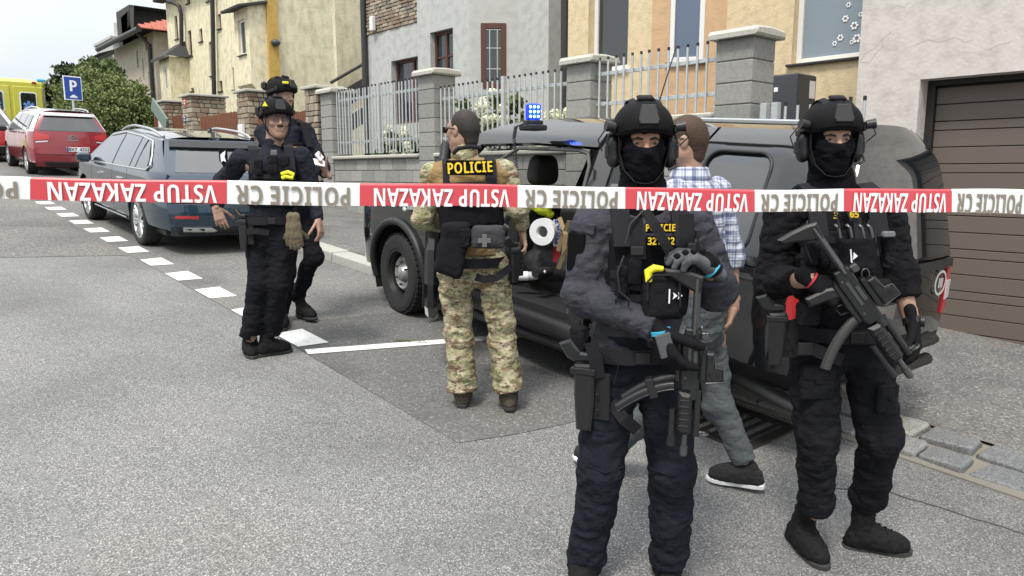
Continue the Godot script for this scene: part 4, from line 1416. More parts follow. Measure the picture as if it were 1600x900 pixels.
func build_sign() -> void:
	var p := at_x(118, 200, 4.9)
	var s := thing("parking_sign", "blue square parking sign with a white P and car on a grey post", "sign", Vector3(4.9, gy(p.z), p.z))
	var top := at_x(118, 118, 4.9).y - s.position.y
	var mb := MB.new()
	mb.tube([Vector3(0, -0.2, 0), Vector3(0, top, 0)], 0.035, 10)
	part("post", mb, M.zinc, s)
	var sz := 0.5
	var b := Basis(Vector3.UP, 0.25)
	mb = MB.new()
	mb.cbox(b * Vector3(0, top - 0.3, 0.045), Vector3(sz, 0.66, 0.02), 0.008, b)
	var pl := part("plate", mb, M.signwhite, s)
	mb = MB.new()
	mb.cbox(b * Vector3(0, top - 0.3, 0.057), Vector3(sz - 0.05, 0.61, 0.004), 0.001, b)
	part("face", mb, M.signblue, pl)
	var org := s.position
	letters("P", 0.3, Transform3D(b, org + b * Vector3(0, top - 0.24, 0.062)), M.signwhite, pl)
	mb = MB.new()
	mb.prism(PackedVector2Array([Vector2(-0.1, 0), Vector2(-0.1, 0.035), Vector2(-0.06, 0.045), Vector2(-0.035, 0.08), Vector2(0.035, 0.08), Vector2(0.06, 0.045), Vector2(0.1, 0.035), Vector2(0.1, 0)]), Transform3D(b, b * Vector3(0, top - 0.56, 0.06)), 0.004)
	part("car_symbol", mb, M.signwhite, pl)
	# leaning green board and rusty slats by the meter box
	var q := at_x(243, 178, 6.3)
	var gb := thing("leaning_board", "green board leaning by the white meter box", "board", Vector3(6.5, gy(q.z), q.z))
	mb = MB.new()
	var y0 := q.y - gb.position.y
	mb.cbox(Vector3(-0.1, y0, 0), Vector3(0.05, 0.35, 1.3), 0.006, Basis(Vector3(1, 0, 0), 0.5))
	part("panel", mb, plain(0.16, 0.22, 0.19, 0.6), gb)
	mb = MB.new()
	mb.cbox(Vector3(-0.05, y0 / 2, -0.5), Vector3(0.08, y0, 0.08), 0.006)
	mb.cbox(Vector3(-0.05, y0 / 2, 0.4), Vector3(0.08, y0, 0.08), 0.006)
	part("post", mb, M.rust, gb)

func lerpl(pts: Array, t: float) -> float:   # piecewise line through [t, value], eased
	if t <= pts[0][0]: return pts[0][1]
	for i in pts.size() - 1:
		if t <= pts[i + 1][0]:
			return lerpf(pts[i][1], pts[i + 1][1], (t - pts[i][0]) / (pts[i + 1][0] - pts[i][0]))
	return pts[-1][1]
func arc(c: Vector2, r: float, a0: float, a1: float, n: int) -> Array:
	var l: Array = []
	for i in n + 1:
		var a := lerpf(a0, a1, float(i) / n)
		l.append(c + Vector2(cos(a), sin(a)) * r)
	return l
func paint(r: float, g: float, b: float, rough := 0.25) -> StandardMaterial3D:
	var m := plain(r, g, b, rough)
	m.clearcoat_enabled = true
	m.clearcoat = 1.0
	m.clearcoat_roughness = 0.015
	return m
func rr(a: Vector2, b: Vector2, r: float) -> PackedVector2Array:   # rounded rectangle
	var l := PackedVector2Array()
	for q in [[Vector2(b.x - r, b.y - r), 0.0], [Vector2(a.x + r, b.y - r), PI / 2], [Vector2(a.x + r, a.y + r), PI], [Vector2(b.x - r, a.y + r), PI * 1.5]]:
		for p in arc(q[0], r, q[1], q[1] + PI / 2, 5): l.append(p)
	return l

func wheel(parent: Node3D, c: Vector3, side: float, r: float, w: float, spokes: int, rim_m: Material, steel := false, steer := 0.0) -> void:
	var ax := Basis(Vector3.UP, steer) * Basis(Vector3(0, 0, 1), -PI / 2 * side)   # local y points outwards
	var x := Transform3D(ax, c)
	var rr_ := r * (0.6 if steel else 0.7)
	var mb := MB.new()
	mb.lathe([Vector2(rr_, -w / 2), Vector2(r * 0.93, -w / 2), Vector2(r * 0.985, -w * 0.4), Vector2(r, -w * 0.2), Vector2(r, w * 0.2), Vector2(r * 0.985, w * 0.4), Vector2(r * 0.94, w / 2), Vector2(r * 0.84, w / 2 + 0.008), Vector2(rr_ + 0.01, w / 2), Vector2(rr_, w / 2 - 0.02)], 40, x)
	if steel:
		for i in 44:
			for k in 3:
				var a := TAU * (i + 0.5 * (k % 2)) / 44
				var d := Vector3(cos(a), 0, sin(a))
				mb.cbox(x * (d * (r + 0.001) + Vector3(0, (k - 1) * w * 0.32, 0)), Vector3(w * 0.26, 0.014, r * 0.085), 0.003, ax * Basis(Vector3(0, 1, 0), -a) * Basis(Vector3(0, 0, 1), -PI / 2))
	var wn := Node3D.new()
	wn.name = numbered("wheel", parent)
	parent.add_child(wn, true)
	inst("tyre", mb.mesh(), M.tyre, wn)
	mb = MB.new()
	mb.lathe([Vector2(rr_ + 0.004, w / 2 - 0.004), Vector2(rr_ - 0.012, w / 2 - 0.006), Vector2(rr_ - 0.025, w / 2 - 0.05), Vector2(rr_ - 0.03, -w / 2)], 36, x)
	if steel:
		inst("barrel", mb.mesh(), M.blackplastic, wn)
		mb = MB.new()
		mb.lathe([Vector2(rr_ * 0.8, w / 2 - 0.1), Vector2(rr_ * 0.76, w / 2 - 0.075), Vector2(rr_ * 0.64, w / 2 - 0.05), Vector2(rr_ * 0.4, w / 2 - 0.075), Vector2(rr_ * 0.28, w / 2 - 0.03), Vector2(0.02, w / 2 - 0.015), Vector2(0, w / 2 - 0.015)], 36, x)
	else:
		mb.lathe([Vector2(rr_ * 0.24, w / 2 - 0.06), Vector2(rr_ * 0.22, w / 2 - 0.015), Vector2(0, w / 2 - 0.012)], 24, x)
		for i in spokes:
			for tw in [-0.16, 0.16]:
				var a := TAU * i / spokes
				var p0 := Vector3(cos(a + tw * 0.6), 0, sin(a + tw * 0.6)) * rr_ * 0.18
				var p1 := Vector3(cos(a + tw), 0, sin(a + tw)) * (rr_ - 0.018)
				mb.tube([x * (p0 + Vector3(0, w / 2 - 0.03, 0)), x * (p1 + Vector3(0, w / 2 - 0.018, 0))], [0.022, 0.017], 6)
	inst("rim", mb.mesh(), rim_m, wn)
	mb = MB.new()
	mb.lathe([Vector2(rr_ - 0.03, -0.02), Vector2(0, -0.02)], 24, x)
	if steel:
		for i in 6:
			var a := TAU * i / 6
			mb.tube([x * Vector3(cos(a) * rr_ * 0.47, w / 2 - 0.055, sin(a) * rr_ * 0.47), x * Vector3(cos(a) * rr_ * 0.47, w / 2 - 0.03, sin(a) * rr_ * 0.47)], 0.011, 6)
	inst("hub", mb.mesh(), M.iron, wn)

func car(root: Node3D, c: Dictionary) -> void:
	# c: W width, L length, rear: [[h, s]], roof: [[s, h]], belt: [[s, h]], axles [s], r tyre radius, sill, body, glass ... ; s runs forward from the rear
	var hw: float = c.W / 2
	var lf: float = c.L
	var tum: float = c.get("tumble", 0.3)
	var side := func(s: float, h: float) -> float:
		var bl := lerpl(c.belt, s)
		var x := hw - 0.35 * pow(maxf(0.0, 0.62 - h), 2.0) - 0.18 * pow(maxf(0.0, h - 0.62), 2.0)
		x -= maxf(0.0, h - bl) * tum
		var e := maxf(0.0, 0.5 - (s - lerpl(c.rear, h)))
		x -= 0.34 * e * e
		x -= 0.55 * pow(maxf(0.0, s - (lf - 0.75)), 2.0)
		return x
	var sp := func(sg: float, off: float) -> Callable:
		return func(s: float, h: float) -> Vector3: return Vector3(sg * (side.call(s, h) + off), h, -s)
	var low: float = c.sill
	var ra: float = c.r + 0.055
	for sg in [-1.0, 1.0]:
		var out := Vector3(sg, 0, 0)
		var poly := PackedVector2Array()
		for q in c.rear: if q[0] >= low and q[0] <= lerpl(c.belt, 0.3): poly.append(Vector2(q[1], q[0]))
		var n := 14
		for i in n + 1:
			var s: float = lerpf(c.rear_belt, c.cowl, float(i) / n)
			poly.append(Vector2(s, lerpl(c.belt, s)))
		for q in c.hood: poly.append(Vector2(q[0], q[1] - 0.02))
		poly.append(Vector2(lf - 0.02, 0.45)); poly.append(Vector2(lf - 0.1, low))
		for a in [1, 0]:
			for p in arc(Vector2(c.axles[a], c.r), ra, 0.0 if c.r >= low else 0.0, PI, 12): if p.y >= low: poly.append(p)
		var mb := MB.new()
		mb.panel(poly, sp.call(sg, 0.0), out, 0.3, 0.12, 0.05)
		part("side_panel", mb, c.body, root)
		# cabin side
		poly = PackedVector2Array()
		for i in n + 1:
			var s: float = lerpf(c.rear_belt, c.cowl, float(i) / n)
			poly.append(Vector2(s, lerpl(c.belt, s) - 0.003))
		for i in n + 1:
			var s: float = lerpf(c.cowl, c.roof_rear, float(i) / n)
			poly.append(Vector2(s, lerpl(c.roof, s) - 0.03))
		mb = MB.new()
		mb.panel(poly, sp.call(sg, 0.0), out, 0.3, 0.12)
		part("pillar_panel", mb, c.get("pillar", c.body), root)
		for w in c.windows:
			mb = MB.new()
			mb.panel(PackedVector2Array(w), sp.call(sg, 0.006), out, 0.3, 0.12, 0.006)
			part("side_window", mb, M.carglass, root)
		for s in c.get("seams", []):
			mb = MB.new()
			mb.panel(PackedVector2Array([Vector2(s, low + 0.05), Vector2(s + 0.009, low + 0.05), Vector2(s + 0.009, lerpl(c.belt, s)), Vector2(s, lerpl(c.belt, s))]), sp.call(sg, 0.003), out, 0.3, 0.12)
			part("door_gap", mb, M.blackplastic, root)
		if c.has("trim"):
			mb = MB.new()
			for i in c.trim.size() - 1:
				var a: Vector2 = c.trim[i]
				var b: Vector2 = c.trim[i + 1]
				mb.tube([sp.call(sg, 0.008).call(a.x, a.y), sp.call(sg, 0.008).call(b.x, b.y)], 0.012, 6)
			part("window_trim", mb, c.get("trim_m", M.chrome), root)
		for a in 2:
			wheel(root, Vector3(sg * (hw - 0.13), c.r, -c.axles[a]), sg, c.r, 0.22, c.spokes, M.alloy)
			mb = MB.new()
			var pr: Array = []
			for p in arc(Vector2(c.axles[a], c.r), ra + 0.005, -0.35, PI + 0.35, 14): pr.append(p)
			for i in pr.size() - 1: mb.quad(Vector3(sg * (hw - 0.02), pr[i].y, -pr[i].x), Vector3(sg * (hw - 0.02), pr[i + 1].y, -pr[i + 1].x), Vector3(sg * (hw - 0.4), pr[i + 1].y, -pr[i + 1].x), Vector3(sg * (hw - 0.4), pr[i].y, -pr[i].x))
			part("wheel_arch", mb, M.blackplastic, root)
		# mirror
		mb = MB.new()
		mb.cbox(Vector3(sg * (hw + 0.08), lerpl(c.belt, c.cowl) + 0.08, -c.cowl + 0.38), Vector3(0.2, 0.15, 0.12), 0.045)
		part("mirror", mb, c.get("mirror", c.body), root)
		if c.get("rails", true):
			mb = MB.new()
			var rp: Array = []
			for i in 11:
				var s: float = lerpf(c.roof_rear + 0.15, c.cowl - 0.95, i / 10.0)
				var lift := 0.045 * sin(PI * clampf(i / 10.0, 0.0, 1.0)) ** 0.4
				rp.append(Vector3(sg * (side.call(s, lerpl(c.roof, s)) - 0.07), lerpl(c.roof, s) + lift, -s))
			mb.tube(rp, 0.017, 8)
			part("roof_rail", mb, c.get("rail", M.alloy), root)
	# roof, windscreen and bonnet run as one grid split in two meshes
	for seg in [["roof", c.roof_rear, c.cowl - 0.85, c.get("roof_m", c.body)], ["windscreen", c.cowl - 0.85, c.cowl, M.carglass], ["bonnet", c.cowl, lf - 0.05, c.body]]:
		var rows: Array = []
		for i in 11:
			var s: float = lerpf(seg[1], seg[2], i / 10.0)
			var h: float = lerpl(c.roof, s) if seg[0] != "bonnet" else lerpl([[c.cowl, lerpl(c.belt, c.cowl)]] + c.hood, s)
			var row: Array = []
			for k in 13:
				var t := k / 6.0 - 1.0
				var x: float = side.call(s, h - 0.03)
				row.append(Vector3(x * t, h - 0.03 + 0.055 * (1.0 - pow(absf(t), 4.0)), -s))
			rows.append(row)
		var mb := MB.new()
		mb.grid(rows, Vector3.UP)
		part(seg[0], mb, seg[3], root)
	# rear
	var bulge: float = c.get("bulge", 0.1)
	var rear := func(off: float) -> Callable:
		return func(t: float, h: float) -> Vector3:
			var s0 := lerpl(c.rear, h)
			return Vector3(t * side.call(s0, h), h, -s0 + bulge * (1.0 - pow(absf(t), 2.5)) + off)
	var poly2 := PackedVector2Array([Vector2(-1, low), Vector2(1, low)])
	var rn: int = c.rear.size()
	for q in c.rear: if q[0] > low: poly2.append(Vector2(1, q[0]))
	for i in rn: if c.rear[rn - 1 - i][0] > low: poly2.append(Vector2(-1, c.rear[rn - 1 - i][0]))
	var mb := MB.new()
	mb.panel(poly2, rear.call(0.0), Vector3(0, 0, 1), 0.25, 0.08)
	part("tailgate", mb, c.body, root)
	for p in c.rear_parts:     # [name, polygon (t, h), material, offset]
		mb = MB.new()
		mb.panel(PackedVector2Array(p[1]), rear.call(p[3]), Vector3(0, 0, 1), 0.2, 0.08, 0.02)
		part(p[0], mb, p[2], root)
	mb = MB.new()
	mb.box(Vector3(0, low + 0.02, -lf / 2), Vector3(c.W - 0.25, 0.06, lf - 0.5))
	mb.box(Vector3(0, 0.34, -lf / 2), Vector3(c.W - 0.55, 0.3, lf - 0.6))
	mb.box(Vector3(0, 0.62, -lf / 2 - 0.1), Vector3(c.W - 0.5, 0.45, lf - 1.0))
	part("underbody", mb, M.blackplastic, root)
	mb = MB.new()
	mb.panel(PackedVector2Array([Vector2(-1, low), Vector2(1, low), Vector2(1, c.hood[-1][1]), Vector2(-1, c.hood[-1][1])]), func(t: float, h: float) -> Vector3: return Vector3(t * side.call(lf - 0.05, h), h, -lf + 0.05 - 0.06 * (1.0 - t * t)), Vector3(0, 0, -1), 0.25, 0.15)
	part("front_bumper", mb, c.body, root)

func rear_light(a: Vector2, b: Vector2, skew := 0.0) -> Array:
	return [Vector2(a.x, a.y), Vector2(b.x, a.y + skew), Vector2(b.x, b.y + skew), Vector2(a.x, b.y)]
func mirror_t(l: Array) -> Array:
	var o: Array = []
	for p in l: o.append(Vector2(-p.x, p.y))
	return o

func plate(root: Node3D, c: Vector3, text: String, parent: Node3D) -> void:
	var mb := MB.new()
	mb.cbox(c, Vector3(0.52, 0.112, 0.012), 0.004)
	var p := part("number_plate", mb, M.signwhite, parent)
	mb = MB.new()
	mb.cbox(c + Vector3(-0.238, 0, 0.006), Vector3(0.042, 0.108, 0.004), 0.001)
	part("band", mb, M.signblue, p)
	letters(text, 0.078, Transform3D(Basis(), c + Vector3(0.02, 0, 0.008)), M.blackplastic, p, "lettering", 0.002, true, 0.95, false)

func build_cars() -> void:
	M.tyre = bumpy(triplanar(plain(0.018, 0.018, 0.019, 0.85), 6.0, false), M.grain, 0.4)
	M.alloy = plain(0.55, 0.56, 0.58, 0.28, 0.85)
	M.chrome = plain(0.75, 0.76, 0.78, 0.12, 1.0)
	M.carglass = plain(0.012, 0.015, 0.018, 0.03)
	M.carglass.metallic_specular = 1.0
	M.carglass.clearcoat_enabled = true
	M.carglass.clearcoat = 1.0
	M.carglass.clearcoat_roughness = 0.02
	M.redlight = plain(0.45, 0.012, 0.015, 0.12)
	M.redlight.clearcoat_enabled = true
	M.clearlight = plain(0.6, 0.6, 0.62, 0.1)
	M.bluepaint = paint(0.012, 0.034, 0.058, 0.25)
	M.bluepaint.metallic = 0.2
	M.redpaint = paint(0.24, 0.012, 0.022, 0.25)
	M.silver = paint(0.6, 0.61, 0.63, 0.25)
	M.silver.metallic = 0.3
	var tilt := Basis(Vector3.RIGHT, atan(SLOPE))
	# ---- blue estate ----
	var cx := 2.72 + 0.91
	var e := thing("estate_car", "dark blue estate car with silver roof rails parked at the kerb", "car", Vector3(cx, gy(-9.42), -9.42), "", tilt)
	var V := func(l: Array) -> Array:
		var o: Array = []
		for q in l: o.append(Vector2(q[0], q[1]))
		return o
	var rl := [[0.86, 0.72], [0.42, 0.76], [0.42, 0.86], [0.9, 0.9], [0.985, 0.9], [0.985, 0.74]]
	car(e, {"W": 1.86, "L": 4.8, "sill": 0.24, "r": 0.335, "axles": [1.05, 3.82], "spokes": 7, "cowl": 3.72, "roof_rear": 0.78, "rear_belt": 0.12,
		"rear": [[0.2, 0.16], [0.32, 0.03], [0.5, 0.0], [0.66, 0.03], [0.7, 0.075], [0.9, 0.11], [1.0, 0.18], [1.28, 0.6], [1.385, 0.78]],
		"belt": [[0.0, 0.99], [1.0, 0.97], [3.8, 0.92]], "roof": [[0.6, 1.375], [0.78, 1.395], [1.4, 1.45], [2.3, 1.475], [2.87, 1.42], [3.72, 0.97]], "hood": [[3.9, 0.92], [4.4, 0.85], [4.75, 0.7]],
		"windows": [V.call([[0.62, 1.02], [1.06, 1.01], [1.06, 1.335], [0.96, 1.32], [0.72, 1.15]]), V.call([[1.11, 1.01], [1.32, 1.005], [1.32, 1.375], [1.11, 1.365]]), V.call([[1.37, 1.005], [2.12, 0.985], [2.12, 1.395], [1.37, 1.38]]), V.call([[2.2, 0.985], [3.25, 0.965], [3.3, 1.05], [2.85, 1.33], [2.2, 1.395]])],
		"trim": V.call([[3.35, 0.95], [2.1, 0.975], [0.62, 1.005], [0.56, 1.06], [0.7, 1.19], [0.95, 1.35], [1.4, 1.395], [2.2, 1.42], [2.85, 1.355]]),
		"body": M.bluepaint, "bulge": 0.12, "seams": [1.42, 2.16, 3.3],
		"rear_parts": [["rear_window", V.call([[-0.86, 1.01], [0.86, 1.01], [0.82, 1.26], [0.78, 1.29], [-0.78, 1.29], [-0.82, 1.26]]), M.carglass, 0.006], ["spoiler", V.call([[-0.95, 1.3], [0.95, 1.3], [0.95, 1.375], [-0.95, 1.375]]), M.blackplastic, 0.06],
			["rear_light", V.call(rl), M.redlight, 0.008], ["rear_light", mirror_t(V.call(rl)), M.redlight, 0.008],
			["bumper_insert", V.call([[-0.9, 0.26], [0.9, 0.26], [0.93, 0.34], [-0.93, 0.34]]), M.blackplastic, 0.006],
			["exhaust_trim", V.call([[-0.84, 0.3], [-0.4, 0.285], [-0.36, 0.305], [-0.45, 0.35], [-0.84, 0.36]]), M.chrome, 0.012], ["exhaust_trim", V.call([[0.84, 0.3], [0.4, 0.285], [0.36, 0.305], [0.45, 0.35], [0.84, 0.36]]), M.chrome, 0.012],
			["reflector", V.call([[-0.92, 0.47], [-0.62, 0.46], [-0.62, 0.495], [-0.92, 0.505]]), M.redlight, 0.006], ["reflector", V.call([[0.92, 0.47], [0.62, 0.46], [0.62, 0.495], [0.92, 0.505]]), M.redlight, 0.006],
			["bumper_seam", V.call([[-0.97, 0.655], [0.97, 0.655], [0.97, 0.668], [-0.97, 0.668]]), M.blackplastic, 0.004]]})
	var fin := MB.new()
	fin.prism(PackedVector2Array([Vector2(0, 0), Vector2(0.13, 0), Vector2(0.02, 0.07)]), Transform3D(Basis(Vector3.UP, PI / 2), Vector3(0, 1.47, -0.85)), 0.03, 0.006)
	part("aerial_fin", fin, M.blackplastic, e)
	for sg in [-1.0, 1.0]:
		for s in [1.75, 2.75]:
			var hm := MB.new()
			hm.cbox(Vector3(sg * 0.925, 0.82, -s), Vector3(0.05, 0.035, 0.2), 0.012)
			part("door_handle", hm, M.chrome, e)
		var sm := MB.new()
		sm.cbox(Vector3(sg * 0.9, 0.3, -2.45), Vector3(0.03, 0.025, 1.7), 0.008)
		part("sill_trim", sm, M.chrome, e)
	# ---- red people carrier ----
	var rp := at_g(112, 275)
	var m := thing("people_carrier", "red people carrier with silver roof arches parked beyond the estate", "car", Vector3(rp.x + 0.05, gy(rp.z + 0.1), rp.z + 0.1), "", tilt)
	var rl2 := [[0.6, 1.02], [0.62, 0.93], [0.98, 0.88], [0.985, 1.08]]
	car(m, {"W": 1.86, "L": 4.55, "sill": 0.24, "r": 0.335, "axles": [0.82, 3.65], "spokes": 5, "cowl": 3.75, "roof_rear": 0.36, "rear_belt": 0.1, "tumble": 0.24,
		"rear": [[0.2, 0.14], [0.32, 0.03], [0.55, 0.0], [0.72, 0.02], [0.95, 0.06], [1.12, 0.1], [1.5, 0.28], [1.58, 0.34]],
		"belt": [[0.0, 1.1], [1.0, 1.06], [3.8, 0.98]], "roof": [[0.3, 1.6], [1.0, 1.64], [2.0, 1.65], [2.8, 1.58], [3.75, 1.02]], "hood": [[3.9, 0.98], [4.3, 0.88], [4.5, 0.7]],
		"windows": [V.call([[0.45, 1.14], [1.2, 1.1], [1.2, 1.5], [0.6, 1.48]]), V.call([[1.28, 1.1], [2.15, 1.07], [2.15, 1.52], [1.28, 1.5]]), V.call([[2.22, 1.07], [3.3, 1.03], [2.85, 1.42], [2.22, 1.52]])],
		"trim": V.call([[0.2, 1.14], [0.38, 1.5], [0.6, 1.57], [1.6, 1.6], [2.7, 1.55]]), "trim_m": M.silver,
		"body": M.redpaint, "seams": [1.24, 2.18, 3.3], "pillar": M.silver, "roof_m": M.silver, "rail": M.silver, "mirror": M.blackplastic, "bulge": 0.12,
		"rear_parts": [["rear_window", V.call([[-0.9, 1.13], [0.9, 1.13], [0.84, 1.5], [-0.84, 1.5]]), M.carglass, 0.006], ["spoiler", V.call([[-0.96, 1.5], [0.96, 1.5], [0.96, 1.57], [-0.96, 1.57]]), M.silver, 0.07],
			["rear_light", V.call(rl2), M.redlight, 0.012], ["rear_light", mirror_t(V.call(rl2)), M.redlight, 0.012],
			["reverse_light", V.call([[0.64, 0.885], [0.95, 0.86], [0.95, 0.83], [0.66, 0.855]]), M.clearlight, 0.01], ["reverse_light", V.call([[-0.64, 0.885], [-0.95, 0.86], [-0.95, 0.83], [-0.66, 0.855]]), M.clearlight, 0.01],
			["bumper_insert", V.call([[-0.75, 0.25], [0.75, 0.25], [0.8, 0.36], [-0.8, 0.36]]), M.blackplastic, 0.008],
			["bumper_seam", V.call([[-0.97, 0.545], [0.97, 0.545], [0.97, 0.556], [-0.97, 0.556]]), M.blackplastic, 0.004]]})
	plate(m, Vector3(0.1, 0.68, 0.115), "8H7  4332", m)
	var em := MB.new()
	for y in [0.98, 1.03]:
		for sg in [-1.0, 1.0]:
			em.strap([Vector3(sg * 0.11, y - 0.055, 0.068), Vector3(0, y, 0.075)], Vector3(0, 0, 1), 0.028, 0.008)
	em.cbox(Vector3(0, 0.905, 0.075), Vector3(0.26, 0.012, 0.01), 0.003)
	part("emblem", em, M.chrome, m)
	# ---- rescue car behind it ----
	var rc := thing("rescue_car", "white emergency car with red and yellow blocks behind the red people carrier", "car", Vector3(3.0, gy(-27), -27), "", tilt)
	var wp := paint(0.75, 0.75, 0.75)
	var yl := paint(0.62, 0.6, 0.09)
	car(rc, {"W": 1.86, "L": 4.6, "sill": 0.26, "r": 0.34, "axles": [0.9, 3.6], "spokes": 5, "cowl": 3.7, "roof_rear": 0.4, "rear_belt": 0.1,
		"rear": [[0.2, 0.14], [0.32, 0.03], [0.55, 0.0], [0.8, 0.03], [1.05, 0.08], [1.45, 0.3], [1.6, 0.4]],
		"belt": [[0.0, 1.05], [3.8, 1.0]], "roof": [[0.3, 1.62], [1.3, 1.67], [2.6, 1.63], [3.7, 1.04]], "hood": [[3.9, 1.0], [4.3, 0.92], [4.55, 0.75]],
		"windows": [V.call([[0.5, 1.08], [1.9, 1.06], [1.9, 1.52], [0.65, 1.5]]), V.call([[2.0, 1.06], [3.2, 1.05], [2.8, 1.45], [2.0, 1.52]])], "body": wp, "mirror": M.blackplastic,
		"rear_parts": [["rear_window", V.call([[-0.88, 1.08], [0.88, 1.08], [0.82, 1.48], [-0.82, 1.48]]), M.carglass, 0.006], ["stripe", V.call([[-1, 0.8], [-0.45, 0.8], [-0.45, 1.04], [-1, 1.04]]), M.redlight, 0.006], ["stripe", V.call([[-1, 0.5], [-0.4, 0.5], [-0.4, 0.79], [-1, 0.79]]), yl, 0.006],
			["stripe", V.call([[0.3, 0.5], [1, 0.5], [1, 1.0], [0.3, 1.0]]), M.redlight, 0.006], ["bumper_insert", V.call([[-1, 0.26], [1, 0.26], [1, 0.48], [-1, 0.48]]), M.blackplastic, 0.006]]})
	var lb := MB.new()
	lb.cbox(Vector3(0, 1.76, -1.6), Vector3(1.2, 0.1, 0.25), 0.03)
	part("light_bar", lb, M.clearlight, rc)
	# ---- ambulance ----
	var ap := at_g(26, 242)
	var a := thing("ambulance", "yellow box ambulance with blue star windows at the top of the street", "ambulance", Vector3(ap.x, gy(ap.z), ap.z), "", tilt.scaled(Vector3(0.93, 0.93, 0.93)))
	var mb := MB.new()
	mb.cbox(Vector3(0, 1.6, -2.6), Vector3(2.2, 2.3, 5.2), 0.1)
	part("body", mb, yl, a)
	mb = MB.new()
	mb.cbox(Vector3(0, 0.95, -2.6), Vector3(2.21, 0.5, 5.21), 0.05)
	part("lower_stripe", mb, M.redlight, a)
	mb = MB.new()
	mb.cbox(Vector3(0, 0.5, -2.6), Vector3(2.1, 0.25, 5.3), 0.04)
	part("bumper", mb, M.blackplastic, a)
	for sg in [-1.0, 1.0]:
		mb = MB.new()
		mb.cbox(Vector3(sg * 0.52, 1.55, 0.005), Vector3(0.94, 1.95, 0.04), 0.02)
		var dr := part("rear_door", mb, yl, a)
		mb = MB.new()
		mb.prism(rr(Vector2(-0.28, -0.38), Vector2(0.28, 0.38), 0.08), Transform3D(Basis(), Vector3(sg * 0.52, 1.95, 0.028)), 0.012)
		part("window_seal", mb, M.signwhite, dr)
		mb = MB.new()
		mb.prism(rr(Vector2(-0.24, -0.34), Vector2(0.24, 0.34), 0.07), Transform3D(Basis(), Vector3(sg * 0.52, 1.95, 0.037)), 0.012)
		part("window", mb, M.carglass, dr)
		mb = MB.new()
		for k in 3: mb.cbox(Vector3(sg * 0.52, 1.82, 0.047), Vector3(0.09, 0.36, 0.006), 0.001, Basis(Vector3(0, 0, 1), k * PI / 3))
		part("star", mb, plain(0.15, 0.3, 0.7, 0.5), dr)
		mb = MB.new()
		mb.cbox(Vector3(sg * 1.02, 1.55, 0.03), Vector3(0.06, 1.9, 0.05), 0.01)
		part("hinge_strip", mb, M.alloy, a)
		mb = MB.new()
		mb.cbox(Vector3(sg * 0.75, 2.68, 0.0), Vector3(0.16, 0.1, 0.08), 0.03)
		part("marker_light", mb, M.redlight, a)
		wheel(a, Vector3(sg * 0.95, 0.36, -1.1), sg, 0.36, 0.24, 5, M.alloy)
		wheel(a, Vector3(sg * 0.95, 0.36, -4.4), sg, 0.36, 0.24, 5, M.alloy)
	mb = MB.new()
	mb.cbox(Vector3(1.0, 2.78, -0.2), Vector3(0.28, 0.12, 0.3), 0.03)
	part("beacon", mb, plain(0.1, 0.45, 0.8, 0.2), a)
	mb = MB.new()
	mb.cbox(Vector3(0, 2.77, -1.5), Vector3(1.7, 0.1, 0.5), 0.03)
	part("roof_vent", mb, yl, a)

